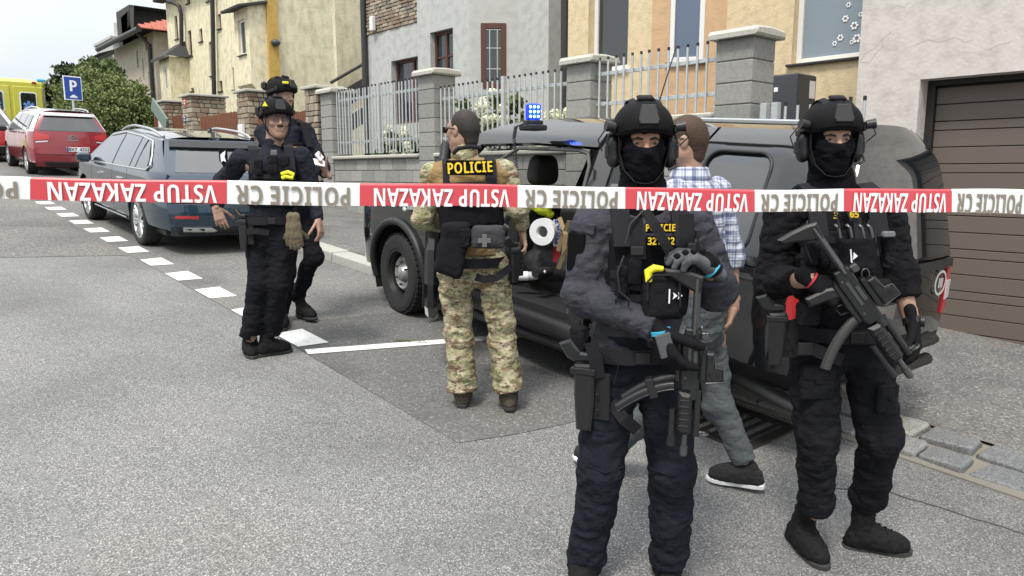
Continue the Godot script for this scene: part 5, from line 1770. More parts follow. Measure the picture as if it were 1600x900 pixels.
func build_truck() -> void:
	var black := paint(0.008, 0.0085, 0.01, 0.1)
	M.steelrim = plain(0.34, 0.34, 0.34, 0.4, 0.6)
	var inner := plain(0.018, 0.018, 0.02, 0.7)
	var greytrim := plain(0.2, 0.205, 0.2, 0.6)
	var see := plain(0.02, 0.025, 0.028, 0.02)
	see.transparency = BaseMaterial3D.TRANSPARENCY_ALPHA
	see.albedo_color.a = 0.3
	var tilt := Basis(Vector3.UP, deg_to_rad(-3.0)) * Basis(Vector3.RIGHT, atan(SLOPE))
	var org := Vector3(3.64, gy(-5.77), -5.77) - tilt * Vector3(0, 0, -4.11)
	var tr := thing("pickup_truck", "black pickup truck with hardtop canopy and its driver door open", "truck", org, "", tilt)
	var W := 1.83
	var loc := func(p: Vector3) -> Vector3: return tilt.transposed() * (p - org)     # world to truck space
	var rs := func(h: float) -> float: return 0.12 + 0.06 * maxf(0.0, 0.75 - h) + 0.13 * maxf(0.0, h - 1.08) + 1.1 * pow(maxf(0.0, h - 1.56), 2.0)
	var side := func(s: float, h: float) -> float:   # inset of the flank from the widest plane
		var x := 0.02 + 0.3 * pow(maxf(0.0, 0.7 - h), 2.0) + 0.12 * pow(maxf(0.0, h - 0.75), 2.0)
		x += maxf(0.0, h - 1.06) * 0.2
		x += 1.7 * pow(maxf(0.0, h - 1.64), 1.5)
		var e := maxf(0.0, 0.3 - (s - rs.call(h)))
		x += 1.5 * e * e
		x += 0.7 * pow(maxf(0.0, s - 4.6), 2.0)
		return x
	var sf := func(sg: float, off: float) -> Callable:
		return func(s: float, h: float) -> Vector3:
			var x: float = side.call(s, h) - off
			return Vector3(x if sg < 0 else W - x, h, -s)
	var fr := Vector2(4.12, 0.385)
	var re := Vector2(1.26, 0.385)
	for sg in [-1.0, 1.0]:
		var out := Vector3(sg, 0, 0)
		var mb := MB.new()
		# bed side with rear arch
		var poly := PackedVector2Array([Vector2(rs.call(0.53), 0.53), Vector2(rs.call(0.75), 0.75), Vector2(rs.call(1.075), 1.075), Vector2(1.02, 1.075), Vector2(1.02, 0.62)])
		mb.panel(poly, sf.call(sg, 0.0), out, 0.12, 0.08, 0.03)
		part("bed_side", mb, black, tr)
		# canopy side above the bed
		mb = MB.new()
		var can := PackedVector2Array()
		for h in [1.082, 1.2, 1.35, 1.5, 1.56, 1.62, 1.68, 1.74, 1.79]: can.append(Vector2(rs.call(h), h))
		can.append(Vector2(1.0, 1.79)); can.append(Vector2(1.0, 1.082))
		var hole_ := rr(Vector2(0.52, 1.13), Vector2(0.95, 1.66), 0.09)
		for q in Geometry2D.clip_polygons(can, PackedVector2Array([Vector2(0.73, 0.9), Vector2(0.73, 2.0), Vector2(2, 2), Vector2(2, 0.9)])):
			for w in Geometry2D.clip_polygons(q, hole_): mb.panel(w, sf.call(sg, 0.0), out, 0.08, 0.08)
		for q in Geometry2D.clip_polygons(can, PackedVector2Array([Vector2(-1, 0.9), Vector2(-1, 2.0), Vector2(0.73, 2), Vector2(0.73, 0.9)])):
			for w in Geometry2D.clip_polygons(q, hole_): mb.panel(w, sf.call(sg, 0.0), out, 0.08, 0.08)
		var canopy := part("canopy_side", mb, black, tr)
		mb = MB.new()
		mb.panel(hole_, sf.call(sg, -0.012), out, 0.1, 0.1)
		part("canopy_window", mb, M.carglass, canopy)
		mb = MB.new()
		var ring: Array = []
		for p in hole_: ring.append(sf.call(sg, 0.0).call(p.x, p.y))
		ring.append(ring[0]); ring.append(ring[1])
		mb.tube(ring, 0.011, 6, false)
		part("window_seal", mb, M.blackplastic, canopy)
		# rear door, front door frame, B pillar
		mb = MB.new()
		var rd := PackedVector2Array([Vector2(1.04, 1.05), Vector2(1.03, 1.5), Vector2(1.03, 1.72), Vector2(1.72, 1.72), Vector2(1.72, 0.34), Vector2(1.69, 0.34)])
		var a2 := arc(re, 0.44, 0.0, PI * 0.5, 8)
		for p in a2: if p.x < 1.69: rd.append(p)
		rd.append(Vector2(1.04, 0.83))
		var rw := rr(Vector2(1.12, 1.1), Vector2(1.66, 1.62), 0.06)
		for q in Geometry2D.clip_polygons(rd, PackedVector2Array([Vector2(1.33, 0), Vector2(1.33, 3), Vector2(3, 3), Vector2(3, 0)])):
			for w in Geometry2D.clip_polygons(q, rw): mb.panel(w, sf.call(sg, 0.0), out, 0.2, 0.1, 0.03)
		for q in Geometry2D.clip_polygons(rd, PackedVector2Array([Vector2(0, 0), Vector2(0, 3), Vector2(1.33, 3), Vector2(1.33, 0)])):
			for w in Geometry2D.clip_polygons(q, rw): mb.panel(w, sf.call(sg, 0.0), out, 0.2, 0.1, 0.03)
		var rdoor := part("rear_door", mb, black, tr)
		mb = MB.new()
		mb.panel(rw, sf.call(sg, -0.012), out, 0.2, 0.1)
		part("window", mb, see, rdoor)
		mb = MB.new()
		mb.cbox(Vector3(0.0 if sg < 0 else W, 0.92, -1.58), Vector3(0.05, 0.04, 0.2), 0.012)
		part("handle", mb, M.chrome, rdoor)
		# sill
		mb = MB.new()
		var sp: Array = []
		for s in [1.72, 2.4, 3.45]: sp.append(Vector3(0.09 if sg < 0 else W - 0.09, 0.36, -s))
		mb.tube(sp, 0.075, 10)
		mb.tube([Vector3(0.1 if sg < 0 else W - 0.1, 0.25, -1.75), Vector3(0.1 if sg < 0 else W - 0.1, 0.25, -3.45)], 0.05, 8)
		part("sill", mb, M.blackplastic, tr)
		# front wing with flare
		mb = MB.new()
		var fw := PackedVector2Array([Vector2(3.46, 0.3), Vector2(3.46, 1.06), Vector2(3.7, 1.07), Vector2(4.3, 1.03), Vector2(4.85, 0.96), Vector2(5.08, 0.86), Vector2(5.12, 0.5), Vector2(5.0, 0.34)])
		for p in arc(fr, 0.445, 0.0, PI, 14): fw.append(p)
		mb.panel(fw, sf.call(sg, 0.0), out, 0.15, 0.08, 0.03)
		var wing := part("wing", mb, black, tr)
		mb = MB.new()
		var fl: Array = []
		for p in arc(fr, 0.47, -0.25, PI + 0.2, 18): fl.append(sf.call(sg, 0.012).call(p.x, p.y))
		mb.tube(fl, 0.035, 8)
		part("arch_flare", mb, M.blackplastic, wing)
		for c in [fr, re]:
			mb = MB.new()
			var pr := arc(c, 0.455, -0.5, PI + 0.5, 14)
			for i in pr.size() - 1:
				var x0 := 0.03 if sg < 0 else W - 0.03
				var x1 := 0.5 if sg < 0 else W - 0.5
				mb.quad(Vector3(x0, pr[i].y, -pr[i].x), Vector3(x0, pr[i + 1].y, -pr[i + 1].x), Vector3(x1, pr[i + 1].y, -pr[i + 1].x), Vector3(x1, pr[i].y, -pr[i].x))
			part("wheel_arch", mb, M.blackplastic, tr)
			wheel(tr, Vector3(0.15 if sg < 0 else W - 0.15, 0.37, -c.x), sg, 0.37, 0.25, 6, M.steelrim, true, -0.06 if c == fr else 0.0)
		mb = MB.new()
		mb.cbox(Vector3(0.14 if sg < 0 else W - 0.14, 0.32, -fr.x + 0.47), Vector3(0.26, 0.34, 0.02), 0.006)
		part("mud_flap", mb, M.blackplastic, tr)
		# B pillar and roof side between the pillars
		mb = MB.new()
		mb.panel(PackedVector2Array([Vector2(1.725, 0.36), Vector2(1.725, 1.72), Vector2(1.84, 1.72), Vector2(1.84, 0.36)]), sf.call(sg, -0.02), out, 0.2, 0.1, 0.06)
		part("door_pillar", mb, black, tr)
		mb = MB.new()
		var rail_ := PackedVector2Array([Vector2(1.02, 1.72), Vector2(1.02, 1.79), Vector2(2.5, 1.79), Vector2(3.0, 1.75), Vector2(3.2, 1.69), Vector2(3.68, 1.12), Vector2(3.68, 1.05), Vector2(3.58, 1.06), Vector2(3.14, 1.59), Vector2(3.0, 1.6), Vector2(2.5, 1.63), Vector2(1.845, 1.63), Vector2(1.845, 1.72)])
		mb.panel(rail_, sf.call(sg, 0.0), out, 0.2, 0.08, 0.05)
		part("roof_rail", mb, black, tr)
		mb = MB.new()
		mb.cbox(Vector3(0.28 if sg < 0 else W - 0.28, 1.825, -0.8), Vector3(0.035, 0.03, 0.75), 0.01)
		part("roof_bar", mb, M.alloy, tr)
	# roof skin and windscreen, bonnet
	var roofh := [[0.0, 1.79], [2.5, 1.79], [3.0, 1.75], [3.2, 1.69]]
	for seg in [["roof", rs.call(1.79), 3.2, black], ["windscreen", 3.2, 3.68, see], ["bonnet", 3.68, 5.08, black]]:
		var rows: Array = []
		for i in 15:
			var s: float = lerpf(seg[1], seg[2], i / 14.0)
			var h := lerpl(roofh, s)
			if seg[0] == "windscreen": h = lerpf(1.69, 1.1, (s - 3.2) / 0.48)
			if seg[0] == "bonnet": h = lerpl([[3.68, 1.09], [4.3, 1.04], [4.85, 0.97], [5.08, 0.87]], s)
			var row: Array = []
			for k in 17:
				var t := k / 8.0 - 1.0
				var x: float = side.call(s, h)
				row.append(Vector3(W / 2 + (W / 2 - x) * t, h + (0.05 if seg[0] != "bonnet" else 0.035) * (1.0 - pow(absf(t), 3.0)) , -s))
			rows.append(row)
		var mb := MB.new()
		mb.grid(rows, Vector3.UP)
		part(seg[0], mb, seg[3], tr)
	# front end
	var mb := MB.new()
	mb.panel(PackedVector2Array([Vector2(-1, 0.34), Vector2(1, 0.34), Vector2(1, 0.86), Vector2(-1, 0.86)]), func(t: float, h: float) -> Vector3: return Vector3(W / 2 + t * (W / 2 - side.call(5.1, h)), h, -5.1 - 0.12 * (1.0 - t * t)), Vector3(0, 0, -1), 0.2, 0.2)
	part("front_bumper", mb, black, tr)
	# ---- rear ----
	var rz := func(t: float, h: float) -> float:
		return -rs.call(h) + 0.035 * (1.0 - pow(absf(t), 3.0)) * smoothstep(1.79, 1.4, h)
	var rf := func(off: float) -> Callable:
		return func(t: float, h: float) -> Vector3:
			var x: float = side.call(rs.call(h), h)
			return Vector3(W / 2 + t * (W / 2 - x), h + 0.05 * (1.0 - pow(absf(t), 3.0)) * smoothstep(1.45, 1.79, h), rz.call(t, h) + off)
	mb = MB.new()
	mb.panel(PackedVector2Array([Vector2(-1, 0.6), Vector2(1, 0.6), Vector2(1, 1.06), Vector2(-1, 1.06)]), rf.call(0.0), Vector3(0, 0, 1), 0.1, 0.06, 0.03)
	var gate := part("tailgate", mb, black, tr)
	mb = MB.new()
	mb.panel(PackedVector2Array([Vector2(-0.98, 1.02), Vector2(0.98, 1.02), Vector2(0.98, 1.075), Vector2(-0.98, 1.075)]), rf.call(0.02), Vector3(0, 0, 1), 0.1, 0.06, 0.03)
	part("tailgate_cap", mb, M.blackplastic, gate)
	mb = MB.new()
	mb.panel(rr(Vector2(-0.24, 0.86), Vector2(0.24, 0.98), 0.03), rf.call(0.006), Vector3(0, 0, 1), 0.1, 0.06, 0.02)
	part("handle_recess", mb, M.blackplastic, gate)
	mb = MB.new()
	mb.cbox(Vector3(W / 2, 0.93, -0.06), Vector3(0.3, 0.035, 0.03), 0.01)
	part("handle", mb, black, gate)
	mb = MB.new()
	mb.panel(PackedVector2Array([Vector2(-1, 1.085), Vector2(1, 1.085), Vector2(1, 1.79), Vector2(-1, 1.79)]), rf.call(0.0), Vector3(0, 0, 1), 0.05, 0.035)
	var rear := part("canopy_rear", mb, black, tr)
	mb = MB.new()
	mb.panel(PackedVector2Array([Vector2(-0.9, 1.11), Vector2(0.9, 1.11), Vector2(0.9, 1.5), Vector2(0.82, 1.66), Vector2(0.72, 1.69), Vector2(-0.72, 1.69), Vector2(-0.82, 1.66), Vector2(-0.9, 1.5)]), rf.call(0.02), Vector3(0, 0, 1), 0.05, 0.035, 0.02)
	part("rear_window", mb, M.carglass, rear)
	for sg in [-1.0, 1.0]:
		mb = MB.new()
		mb.panel(PackedVector2Array([Vector2(0.9 * sg, 0.72), Vector2(1.0 * sg, 0.74), Vector2(1.0 * sg, 1.05), Vector2(0.9 * sg, 1.05)]), rf.call(0.012), Vector3(0, 0, 1), 0.05, 0.06, 0.02)
		mb.panel(PackedVector2Array([Vector2(0.12, 0.74), Vector2(0.27, 0.78), Vector2(0.24, 1.04), Vector2(0.12, 1.05)]), sf.call(sg, 0.006), Vector3(sg, 0, 0), 0.05, 0.06, 0.02)
		var tl := part("tail_light", mb, M.redlight, tr)
		mb = MB.new()
		mb.panel(PackedVector2Array([Vector2(0.91 * sg, 0.81), Vector2(1.0 * sg, 0.82), Vector2(1.0 * sg, 0.93), Vector2(0.91 * sg, 0.93)]), rf.call(0.018), Vector3(0, 0, 1), 0.05, 0.06, 0.01)
		part("reverse_lens", mb, M.clearlight, tl)
	mb = MB.new()
	mb.cbox(Vector3(W / 2, 0.565, -0.13), Vector3(1.3, 0.075, 0.14), 0.025)
	mb.cbox(Vector3(W / 2, 0.592, -0.09), Vector3(1.0, 0.02, 0.14), 0.006)
	part("rear_bumper", mb, M.blackplastic, tr)
	mb = MB.new()
	mb.tube([Vector3(0.4, 0.44, -0.1), Vector3(1.5, 0.44, -0.1)], 0.04, 10)
	part("tow_bar", mb, M.iron, tr)
	mb = MB.new()
	mb.tube([Vector3(0.5, 0.32, -0.9), Vector3(0.28, 0.3, -0.12)], 0.045, 14)
	var ex := part("exhaust", mb, plain(0.2, 0.2, 0.2, 0.45, 0.8), tr)
	mb = MB.new()
	mb.tube([Vector3(0.28, 0.3, -0.12), Vector3(0.277, 0.3, -0.11)], 0.04, 14)
	part("tip", mb, plain(0.35, 0.35, 0.35, 0.5, 0.6), ex)
	# round sticker
	var sp2: Vector3 = loc.call(at_z(1487, 434, -1.64))
	mb = MB.new()
	var sr := Transform3D(Basis(Vector3.RIGHT, PI / 2) , Vector3(sp2.x - 0.27, sp2.y, -0.083))
	mb.lathe([Vector2(0.078, 0.0), Vector2(0.078, 0.002), Vector2(0.064, 0.002), Vector2(0.064, 0.0)], 28, sr)
	for k in 3: mb.box(Vector3(sp2.x - 0.27 + (k - 1) * 0.022, sp2.y, -0.081), Vector3(0.01, 0.06, 0.002))
	part("sticker", mb, plain(0.5, 0.5, 0.48, 0.6), gate)
	# ---- cab: floor, bulkhead, far side, seats, wheel ----
	mb = MB.new()
	mb.box(Vector3(W / 2, 0.45, -2.5), Vector3(1.6, 0.06, 2.0))
	mb.box(Vector3(W / 2, 1.0, -0.97), Vector3(1.55, 1.1, 0.04))
	mb.box(Vector3(W / 2, 0.62, -3.5), Vector3(1.55, 0.5, 0.05))
	mb.box(Vector3(W / 2, 0.56, -0.62), Vector3(1.6, 0.08, 0.84))
	mb.box(Vector3(W / 2, 0.42, -2.4), Vector3(1.0, 0.16, 4.2))
	part("floor", mb, inner, tr)
	mb = MB.new()
	mb.cbox(Vector3(W / 2, 0.95, -3.3), Vector3(1.5, 0.26, 0.4), 0.08)
	part("dashboard", mb, greytrim, tr)
	mb = MB.new()
	var far := PackedVector2Array([Vector2(1.84, 0.45), Vector2(1.84, 1.7), Vector2(2.0, 1.7), Vector2(2.32, 1.06), Vector2(3.4, 1.04), Vector2(3.4, 0.45)])
	mb.panel(far, sf.call(1.0, -0.09), Vector3(-1, 0, 0), 0.3, 0.15)
	var fd := part("passenger_door", mb, greytrim, tr)
	mb = MB.new()
	mb.panel(PackedVector2Array([Vector2(1.84, 0.4), Vector2(1.84, 1.06), Vector2(3.46, 1.05), Vector2(3.46, 0.4)]), sf.call(1.0, 0.0), Vector3(1, 0, 0), 0.3, 0.15, 0.03)
	part("outer_skin", mb, black, fd)
	mb = MB.new()
	mb.lathe([Vector2(0.11, 0.0), Vector2(0.11, 0.015), Vector2(0.085, 0.02), Vector2(0.08, 0.0), Vector2(0.0, 0.004)], 22, Transform3D(Basis(Vector3(0, 0, 1), PI / 2), Vector3(W - 0.2, 0.9, -2.05)))
	part("speaker", mb, inner, fd)
	for xs in [[0.48, 2.78], [1.32, 2.78]]:
		var seat := Node3D.new()
		seat.name = numbered("seat", tr)
		tr.add_child(seat, true)
		mb = MB.new()
		mb.cbox(Vector3(xs[0], 0.68, -xs[1] - 0.3), Vector3(0.5, 0.2, 0.52), 0.07)
		inst("cushion", mb.mesh(), inner, seat)
		mb = MB.new()
		mb.cbox(Vector3(xs[0], 0.95, -xs[1] + 0.02), Vector3(0.48, 0.5, 0.16), 0.06, Basis(Vector3.RIGHT, 0.2))
		inst("backrest", mb.mesh(), inner, seat)
		mb = MB.new()
		var hf := Field.new(0.014)
		for q in [[0.085, 1.36], [0.08, 1.42], [0.068, 1.48]]: hf.cap(Vector3(xs[0] - q[0], q[1], -xs[1] + 0.1), Vector3(xs[0] + q[0], q[1], -xs[1] + 0.1), 0.055, 0.055, 0.05)
		hf.build(mb)
		for sx in [-0.07, 0.07]: mb.tube([Vector3(xs[0] + sx, 1.2, -xs[1] + 0.06), Vector3(xs[0] + sx, 1.36, -xs[1] + 0.1)], 0.009, 6)
		inst("headrest", mb.mesh(), inner, seat)
	mb = MB.new()
	var sw := Vector3(0.46, 1.08, -3.02)
	var rg: Array = []
	var sb := Basis(Vector3.RIGHT, -0.5)
	for i in 25: rg.append(sw + sb * Vector3(cos(TAU * i / 24), sin(TAU * i / 24), 0) * 0.19)
	mb.tube(rg, 0.016, 8, false)
	mb.tube([sw + sb * Vector3(-0.18, 0, 0), sw, sw + sb * Vector3(0.18, 0, 0)], 0.02, 6)
	mb.tube([sw, sw + sb * Vector3(0, -0.1, -0.3)], 0.03, 8)
	part("steering_wheel", mb, greytrim, tr)
	# door seal round the opening
	mb = MB.new()
	var seal: Array = []
	for p in [Vector2(1.86, 0.5), Vector2(1.87, 1.1), Vector2(1.9, 1.5), Vector2(1.95, 1.58), Vector2(2.05, 1.6), Vector2(2.7, 1.58), Vector2(2.85, 1.5), Vector2(3.3, 1.02), Vector2(3.38, 0.5)]: seal.append(sf.call(-1.0, -0.04).call(p.x, p.y))
	mb.tube(seal, 0.014, 6)
	part("door_seal", mb, plain(0.09, 0.09, 0.092, 0.6), tr)
	# open driver door hinged at the front
	var hinge := Vector3(0.03, 0, -3.44)
	var db := Basis(Vector3.UP, -0.66)
	var dn := Node3D.new()
	dn.name = "driver_door"
	tr.add_child(dn)
	dn.transform = Transform3D(db, hinge)
	mb = MB.new()
	mb.prism(PackedVector2Array([Vector2(0, 0.42), Vector2(0, 1.04), Vector2(-1.2, 1.04), Vector2(-1.23, 0.9), Vector2(-1.22, 0.66), Vector2(-1.17, 0.48), Vector2(-1.08, 0.39), Vector2(-0.9, 0.35), Vector2(-0.1, 0.36)]), Transform3D(Basis(Vector3.UP, PI / 2), Vector3(0.05, 0, 0)), 0.09, 0.025)
	inst("door_panel", mb.mesh(), black, dn)
	mb = MB.new()
	mb.tube([Vector3(0.06, 1.04, 0.06), Vector3(0.1, 1.5, 0.5), Vector3(0.12, 1.6, 0.65), Vector3(0.12, 1.6, 1.15), Vector3(0.06, 1.04, 1.22)], 0.03, 8)
	inst("window_frame", mb.mesh(), M.blackplastic, dn)
	mb = MB.new()
	mb.flat(Vector3(0.08, 1.04, 0.1), Vector3(0.11, 1.56, 0.6), Vector3(0.08, 1.04, 1.2)); mb.flat(Vector3(0.11, 1.56, 0.6), Vector3(0.11, 1.58, 1.14), Vector3(0.08, 1.04, 1.2))
	inst("window", mb.mesh(), see, dn)
	mb = MB.new()
	mb.cbox(Vector3(-0.14, 1.12, 0.16), Vector3(0.24, 0.19, 0.11), 0.05)
	var mir := inst("mirror", mb.mesh(), black, dn)
	mb = MB.new()
	mb.cbox(Vector3(-0.15, 1.12, 0.217), Vector3(0.19, 0.14, 0.006), 0.002)
	inst("glass", mb.mesh(), M.chrome, mir)
	# wing badge
	var bd: Vector3 = loc.call(at_x(632, 327, 3.6))
	mb = MB.new()
	mb.ball(bd + Vector3(0.0, 0, 0), Vector3(0.008, 0.02, 0.035), Basis(), 12)
	part("side_marker", mb, M.clearlight, tr)
	# roof aerial whip seen behind the helmet
	mb = MB.new()
	mb.tube([loc.call(at_d(1028, 165, 4.6)), loc.call(at_d(1057, 72, 4.6))], [0.005, 0.003], 6)
	part("aerial", mb, M.blackplastic, tr)
	# ---- flashing blue beacon on the roof: a thing of its own ----
	var bp := at_d(833, 195, 5.35)
	var bc := thing("blue_beacon", "lit blue flashing beacon on the black truck roof", "beacon", bp)
	mb = MB.new()
	mb.cbox(Vector3(0, 0.015, 0), Vector3(0.12, 0.035, 0.1), 0.01)
	mb.cbox(Vector3(0, -0.02, 0), Vector3(0.16, 0.04, 0.14), 0.01)
	part("base", mb, M.blackplastic, bc)
	var lensm := plain(0.01, 0.05, 0.7, 0.15)
	lensm.emission_enabled = true
	lensm.emission = Color(0.02, 0.12, 1.0)
	lensm.emission_energy_multiplier = 0.9
	var bb := Basis(Vector3.UP, deg_to_rad(-YAW + 12))
	mb = MB.new()
	mb.cbox(bb * Vector3(0, 0.088, 0), Vector3(0.1, 0.115, 0.07), 0.012, bb)
	var lens := part("lens", mb, lensm, bc)
	var led := plain(0.6, 0.75, 1, 0.3)
	led.emission_enabled = true
	led.emission = Color(0.45, 0.75, 1.0)
	led.emission_energy_multiplier = 3.0
	for i in 3:
		for k in 3:
			mb = MB.new()
			mb.ball(bb * Vector3(-0.028 + i * 0.028, 0.055 + k * 0.033, 0.036), Vector3(0.0095, 0.0105, 0.004), bb, 8)
			part("light_emitter", mb, led, lens)
	var om := OmniLight3D.new()
	om.name = "beacon_light"
	bc.add_child(om)
	om.position = bb * Vector3(0, 0.09, 0.06)
	om.light_color = Color(0.15, 0.35, 1.0)
	om.light_energy = 0.008
	om.light_size = 0.05
	om.omni_range = 20.0
	om.omni_attenuation = 2.0
	om.shadow_enabled = true
	# coiled cord hanging from the beacon into the cab
	mb = MB.new()
	var cord := thing("coiled_cord", "black coiled cord hanging from the beacon into the cab", "cord", at_d(803, 200, 5.2))
	var cl: Array = []
	var cp := [at_d(822, 192, 5.3), at_d(806, 198, 5.08), at_d(803, 215, 5.05), at_d(806, 250, 5.06), at_d(809, 290, 5.1)]
	for i in 240:
		var t := i / 239.0 * (cp.size() - 1)
		var k := mini(int(t), cp.size() - 2)
		var c: Vector3 = cp[k].lerp(cp[k + 1], t - k)
		var an := i * 0.9
		cl.append(c + cr * cos(an) * 0.011 + fh * sin(an) * 0.011 + Vector3(0, 0, 0))
	mb.tube(cl, 0.0035, 5)
	wpart("coil", mb, M.blackplastic, cord)
	# ---- things lying in the door opening ----
	var bt := thing("clear_bottle", "clear plastic water bottle with a white label lying on the cab floor", "bottle", at_x(822, 438, 3.78))
	mb = MB.new()
	var bx := Basis(cr, Vector3(0, 0, 1).cross(cr).normalized(), Vector3(0, 0, 1))
	var axis := Transform3D(Basis(-Vector3.UP, cr, -Vector3.UP.cross(cr) if false else cr.cross(-Vector3.UP)), Vector3.ZERO)
	axis = Transform3D(Basis(Vector3.UP, cr * 0.9 + Vector3.UP * 0.12, Vector3.UP.cross(cr)).orthonormalized(), Vector3(0, 0.034, 0))
	mb.lathe([Vector2(0.0, -0.1), Vector2(0.03, -0.1), Vector2(0.034, -0.09), Vector2(0.033, -0.02), Vector2(0.034, 0.06), Vector2(0.028, 0.085), Vector2(0.014, 0.1), Vector2(0.013, 0.115), Vector2(0.0, 0.116)], 18, axis)
	var clear := plain(0.5, 0.52, 0.54, 0.1)
	part("shell", mb, clear, bt)
	mb = MB.new()
	mb.lathe([Vector2(0.0345, -0.075), Vector2(0.0355, -0.07), Vector2(0.0355, 0.01), Vector2(0.0345, 0.015)], 18, axis)
	part("label_band", mb, M.signwhite, bt)
	var b2 := thing("striped_flask", "red flask with white and blue bands lying on the cab floor", "flask", at_x(818, 420, 4.0))
	mb = MB.new()
	mb.lathe([Vector2(0.0, -0.12), Vector2(0.04, -0.12), Vector2(0.045, -0.1), Vector2(0.045, 0.02)], 18, axis)
	part("shell", mb, plain(0.45, 0.03, 0.03, 0.4), b2)
	mb = MB.new()
	mb.lathe([Vector2(0.045, 0.02), Vector2(0.045, 0.045)], 18, axis)
	part("band", mb, M.signwhite, b2)
	mb = MB.new()
	mb.lathe([Vector2(0.045, 0.045), Vector2(0.044, 0.1), Vector2(0.03, 0.11), Vector2(0.0, 0.11)], 18, axis)
	part("lid", mb, plain(0.03, 0.08, 0.35, 0.4), b2)
	var b3 := thing("dark_flask", "dark flask with a white cap lying on the cab floor", "flask", at_x(850, 432, 3.82))
	mb = MB.new()
	var ax3 := Transform3D(Basis(Vector3.UP, 0.8) * axis.basis, axis.origin)
	mb.lathe([Vector2(0.0, -0.1), Vector2(0.036, -0.1), Vector2(0.038, 0.05), Vector2(0.02, 0.08), Vector2(0.0, 0.08)], 18, ax3)
	part("shell", mb, inner, b3)
	mb = MB.new()
	mb.ball(Vector3(0, 0.034, 0) + (EYE - b3.position).normalized() * 0.04, Vector3(0.016, 0.016, 0.016))
	part("cap", mb, M.signwhite, b3)
	var rl := thing("tape_roll", "roll of white police tape hanging at the door opening", "tape roll", at_x(849, 362, 3.8))
	mb = MB.new()
	var rb := Transform3D(Basis(Vector3(0.9, 0.1, -0.4).normalized().cross(Vector3.UP).normalized(), Vector3(0.75, 0.0, -0.45).normalized(), Vector3.UP).orthonormalized(), Vector3.ZERO)
	mb.lathe([Vector2(0.045, -0.03), Vector2(0.1, -0.03), Vector2(0.1, 0.03), Vector2(0.045, 0.03), Vector2(0.04, 0.0), Vector2(0.045, -0.03)], 28, rb)
	part("reel", mb, M.signwhite, rl)
	mb = MB.new()
	var tb := Basis(Vector3.UP, deg_to_rad(-YAW + 20))
	mb.cbox(tb * Vector3(0.1, -0.01, 0.02), Vector3(0.055, 0.2, 0.004), 0.001, tb)
	part("tail", mb, M.signwhite, rl)
	letters("POLICE", 0.04, Transform3D(tb * Basis(Vector3(0, 0, 1), PI / 2), rl.position + tb * Vector3(0.1, 0.0, 0.026)), M.signblue, rl)
	mb = MB.new()
	mb.cbox(tb * Vector3(0.1, -0.17, 0.02), Vector3(0.055, 0.12, 0.004), 0.001, tb)
	part("tail_end", mb, plain(0.35, 0.02, 0.03, 0.6), rl)
	var hv := thing("reflective_vest", "bundled fluorescent yellow vest hanging in the door opening", "vest", at_x(850, 325, 3.95))
	mb = MB.new()
	var vf := Field.new(0.012)
	vf.cap(cr * -0.09 + Vector3(0, 0.04, 0), cr * 0.09 + Vector3(0, 0.05, 0), 0.05, 0.04, 0.03)
	vf.cap(cr * -0.03 + Vector3(0, 0, 0), cr * 0.05 + Vector3(0, -0.05, 0), 0.05, 0.03, 0.03)
	vf.rough(noise(FastNoiseLite.TYPE_SIMPLEX_SMOOTH, 14.0, 2, 3), 0.012, Vector3(1, 1, 1))
	vf.build(mb)
	part("bundle", mb, plain(0.62, 0.72, 0.03, 0.8), hv)
	var sk := thing("tan_strap", "tan webbing straps hanging at the door opening behind the elbow", "strap", at_x(880, 400, 3.72))
	mb = MB.new()
	for q in [[[874, 340], [884, 366], [880, 400]], [[872, 420], [880, 400], [890, 385]], [[890, 345], [878, 370], [872, 392]]]:
		var l: Array = []
		for p in q: l.append(at_x(p[0], p[1], 3.74))
		mb.strap(l, -fh, 0.03, 0.005)
	wpart("webbing", mb, plain(0.32, 0.24, 0.13, 0.85), sk)
	var bag := thing("black_bag", "black bag on the cab floor behind the straps", "bag", at_x(872, 425, 4.0))
	mb = MB.new()
	var bf := Field.new(0.02)
	bf.cap(Vector3(0, 0.05, -0.2), Vector3(0, 0.05, 0.15), 0.13, 0.12, 0.05)
	bf.cap(Vector3(0, 0.25, -0.15), Vector3(0, 0.25, 0.12), 0.1, 0.1, 0.08)
	bf.rough(noise(FastNoiseLite.TYPE_SIMPLEX_SMOOTH, 7.0, 2, 3), 0.02, Vector3(1, 1, 1))
	bf.build(mb)
	part("sack", mb, inner, bag)

# ---------- people ----------
func fold_noise(sd: int) -> FastNoiseLite:
	var n := noise(FastNoiseLite.TYPE_SIMPLEX_SMOOTH, 1.0, 2, sd)
	n.fractal_type = FastNoiseLite.FRACTAL_RIDGED
	return n

class Frame:   # a head or torso frame: right, up, forward
	var o: Vector3
	var b: Basis
	func _init(at: Vector3, fwd: Vector3, up := Vector3.UP) -> void:
		o = at
		var r := fwd.cross(up).normalized()
		b = Basis(r, r.cross(fwd.normalized()).normalized(), fwd.normalized())
	func p(x: float, y: float, z: float) -> Vector3: return o + b * Vector3(x, y, z)

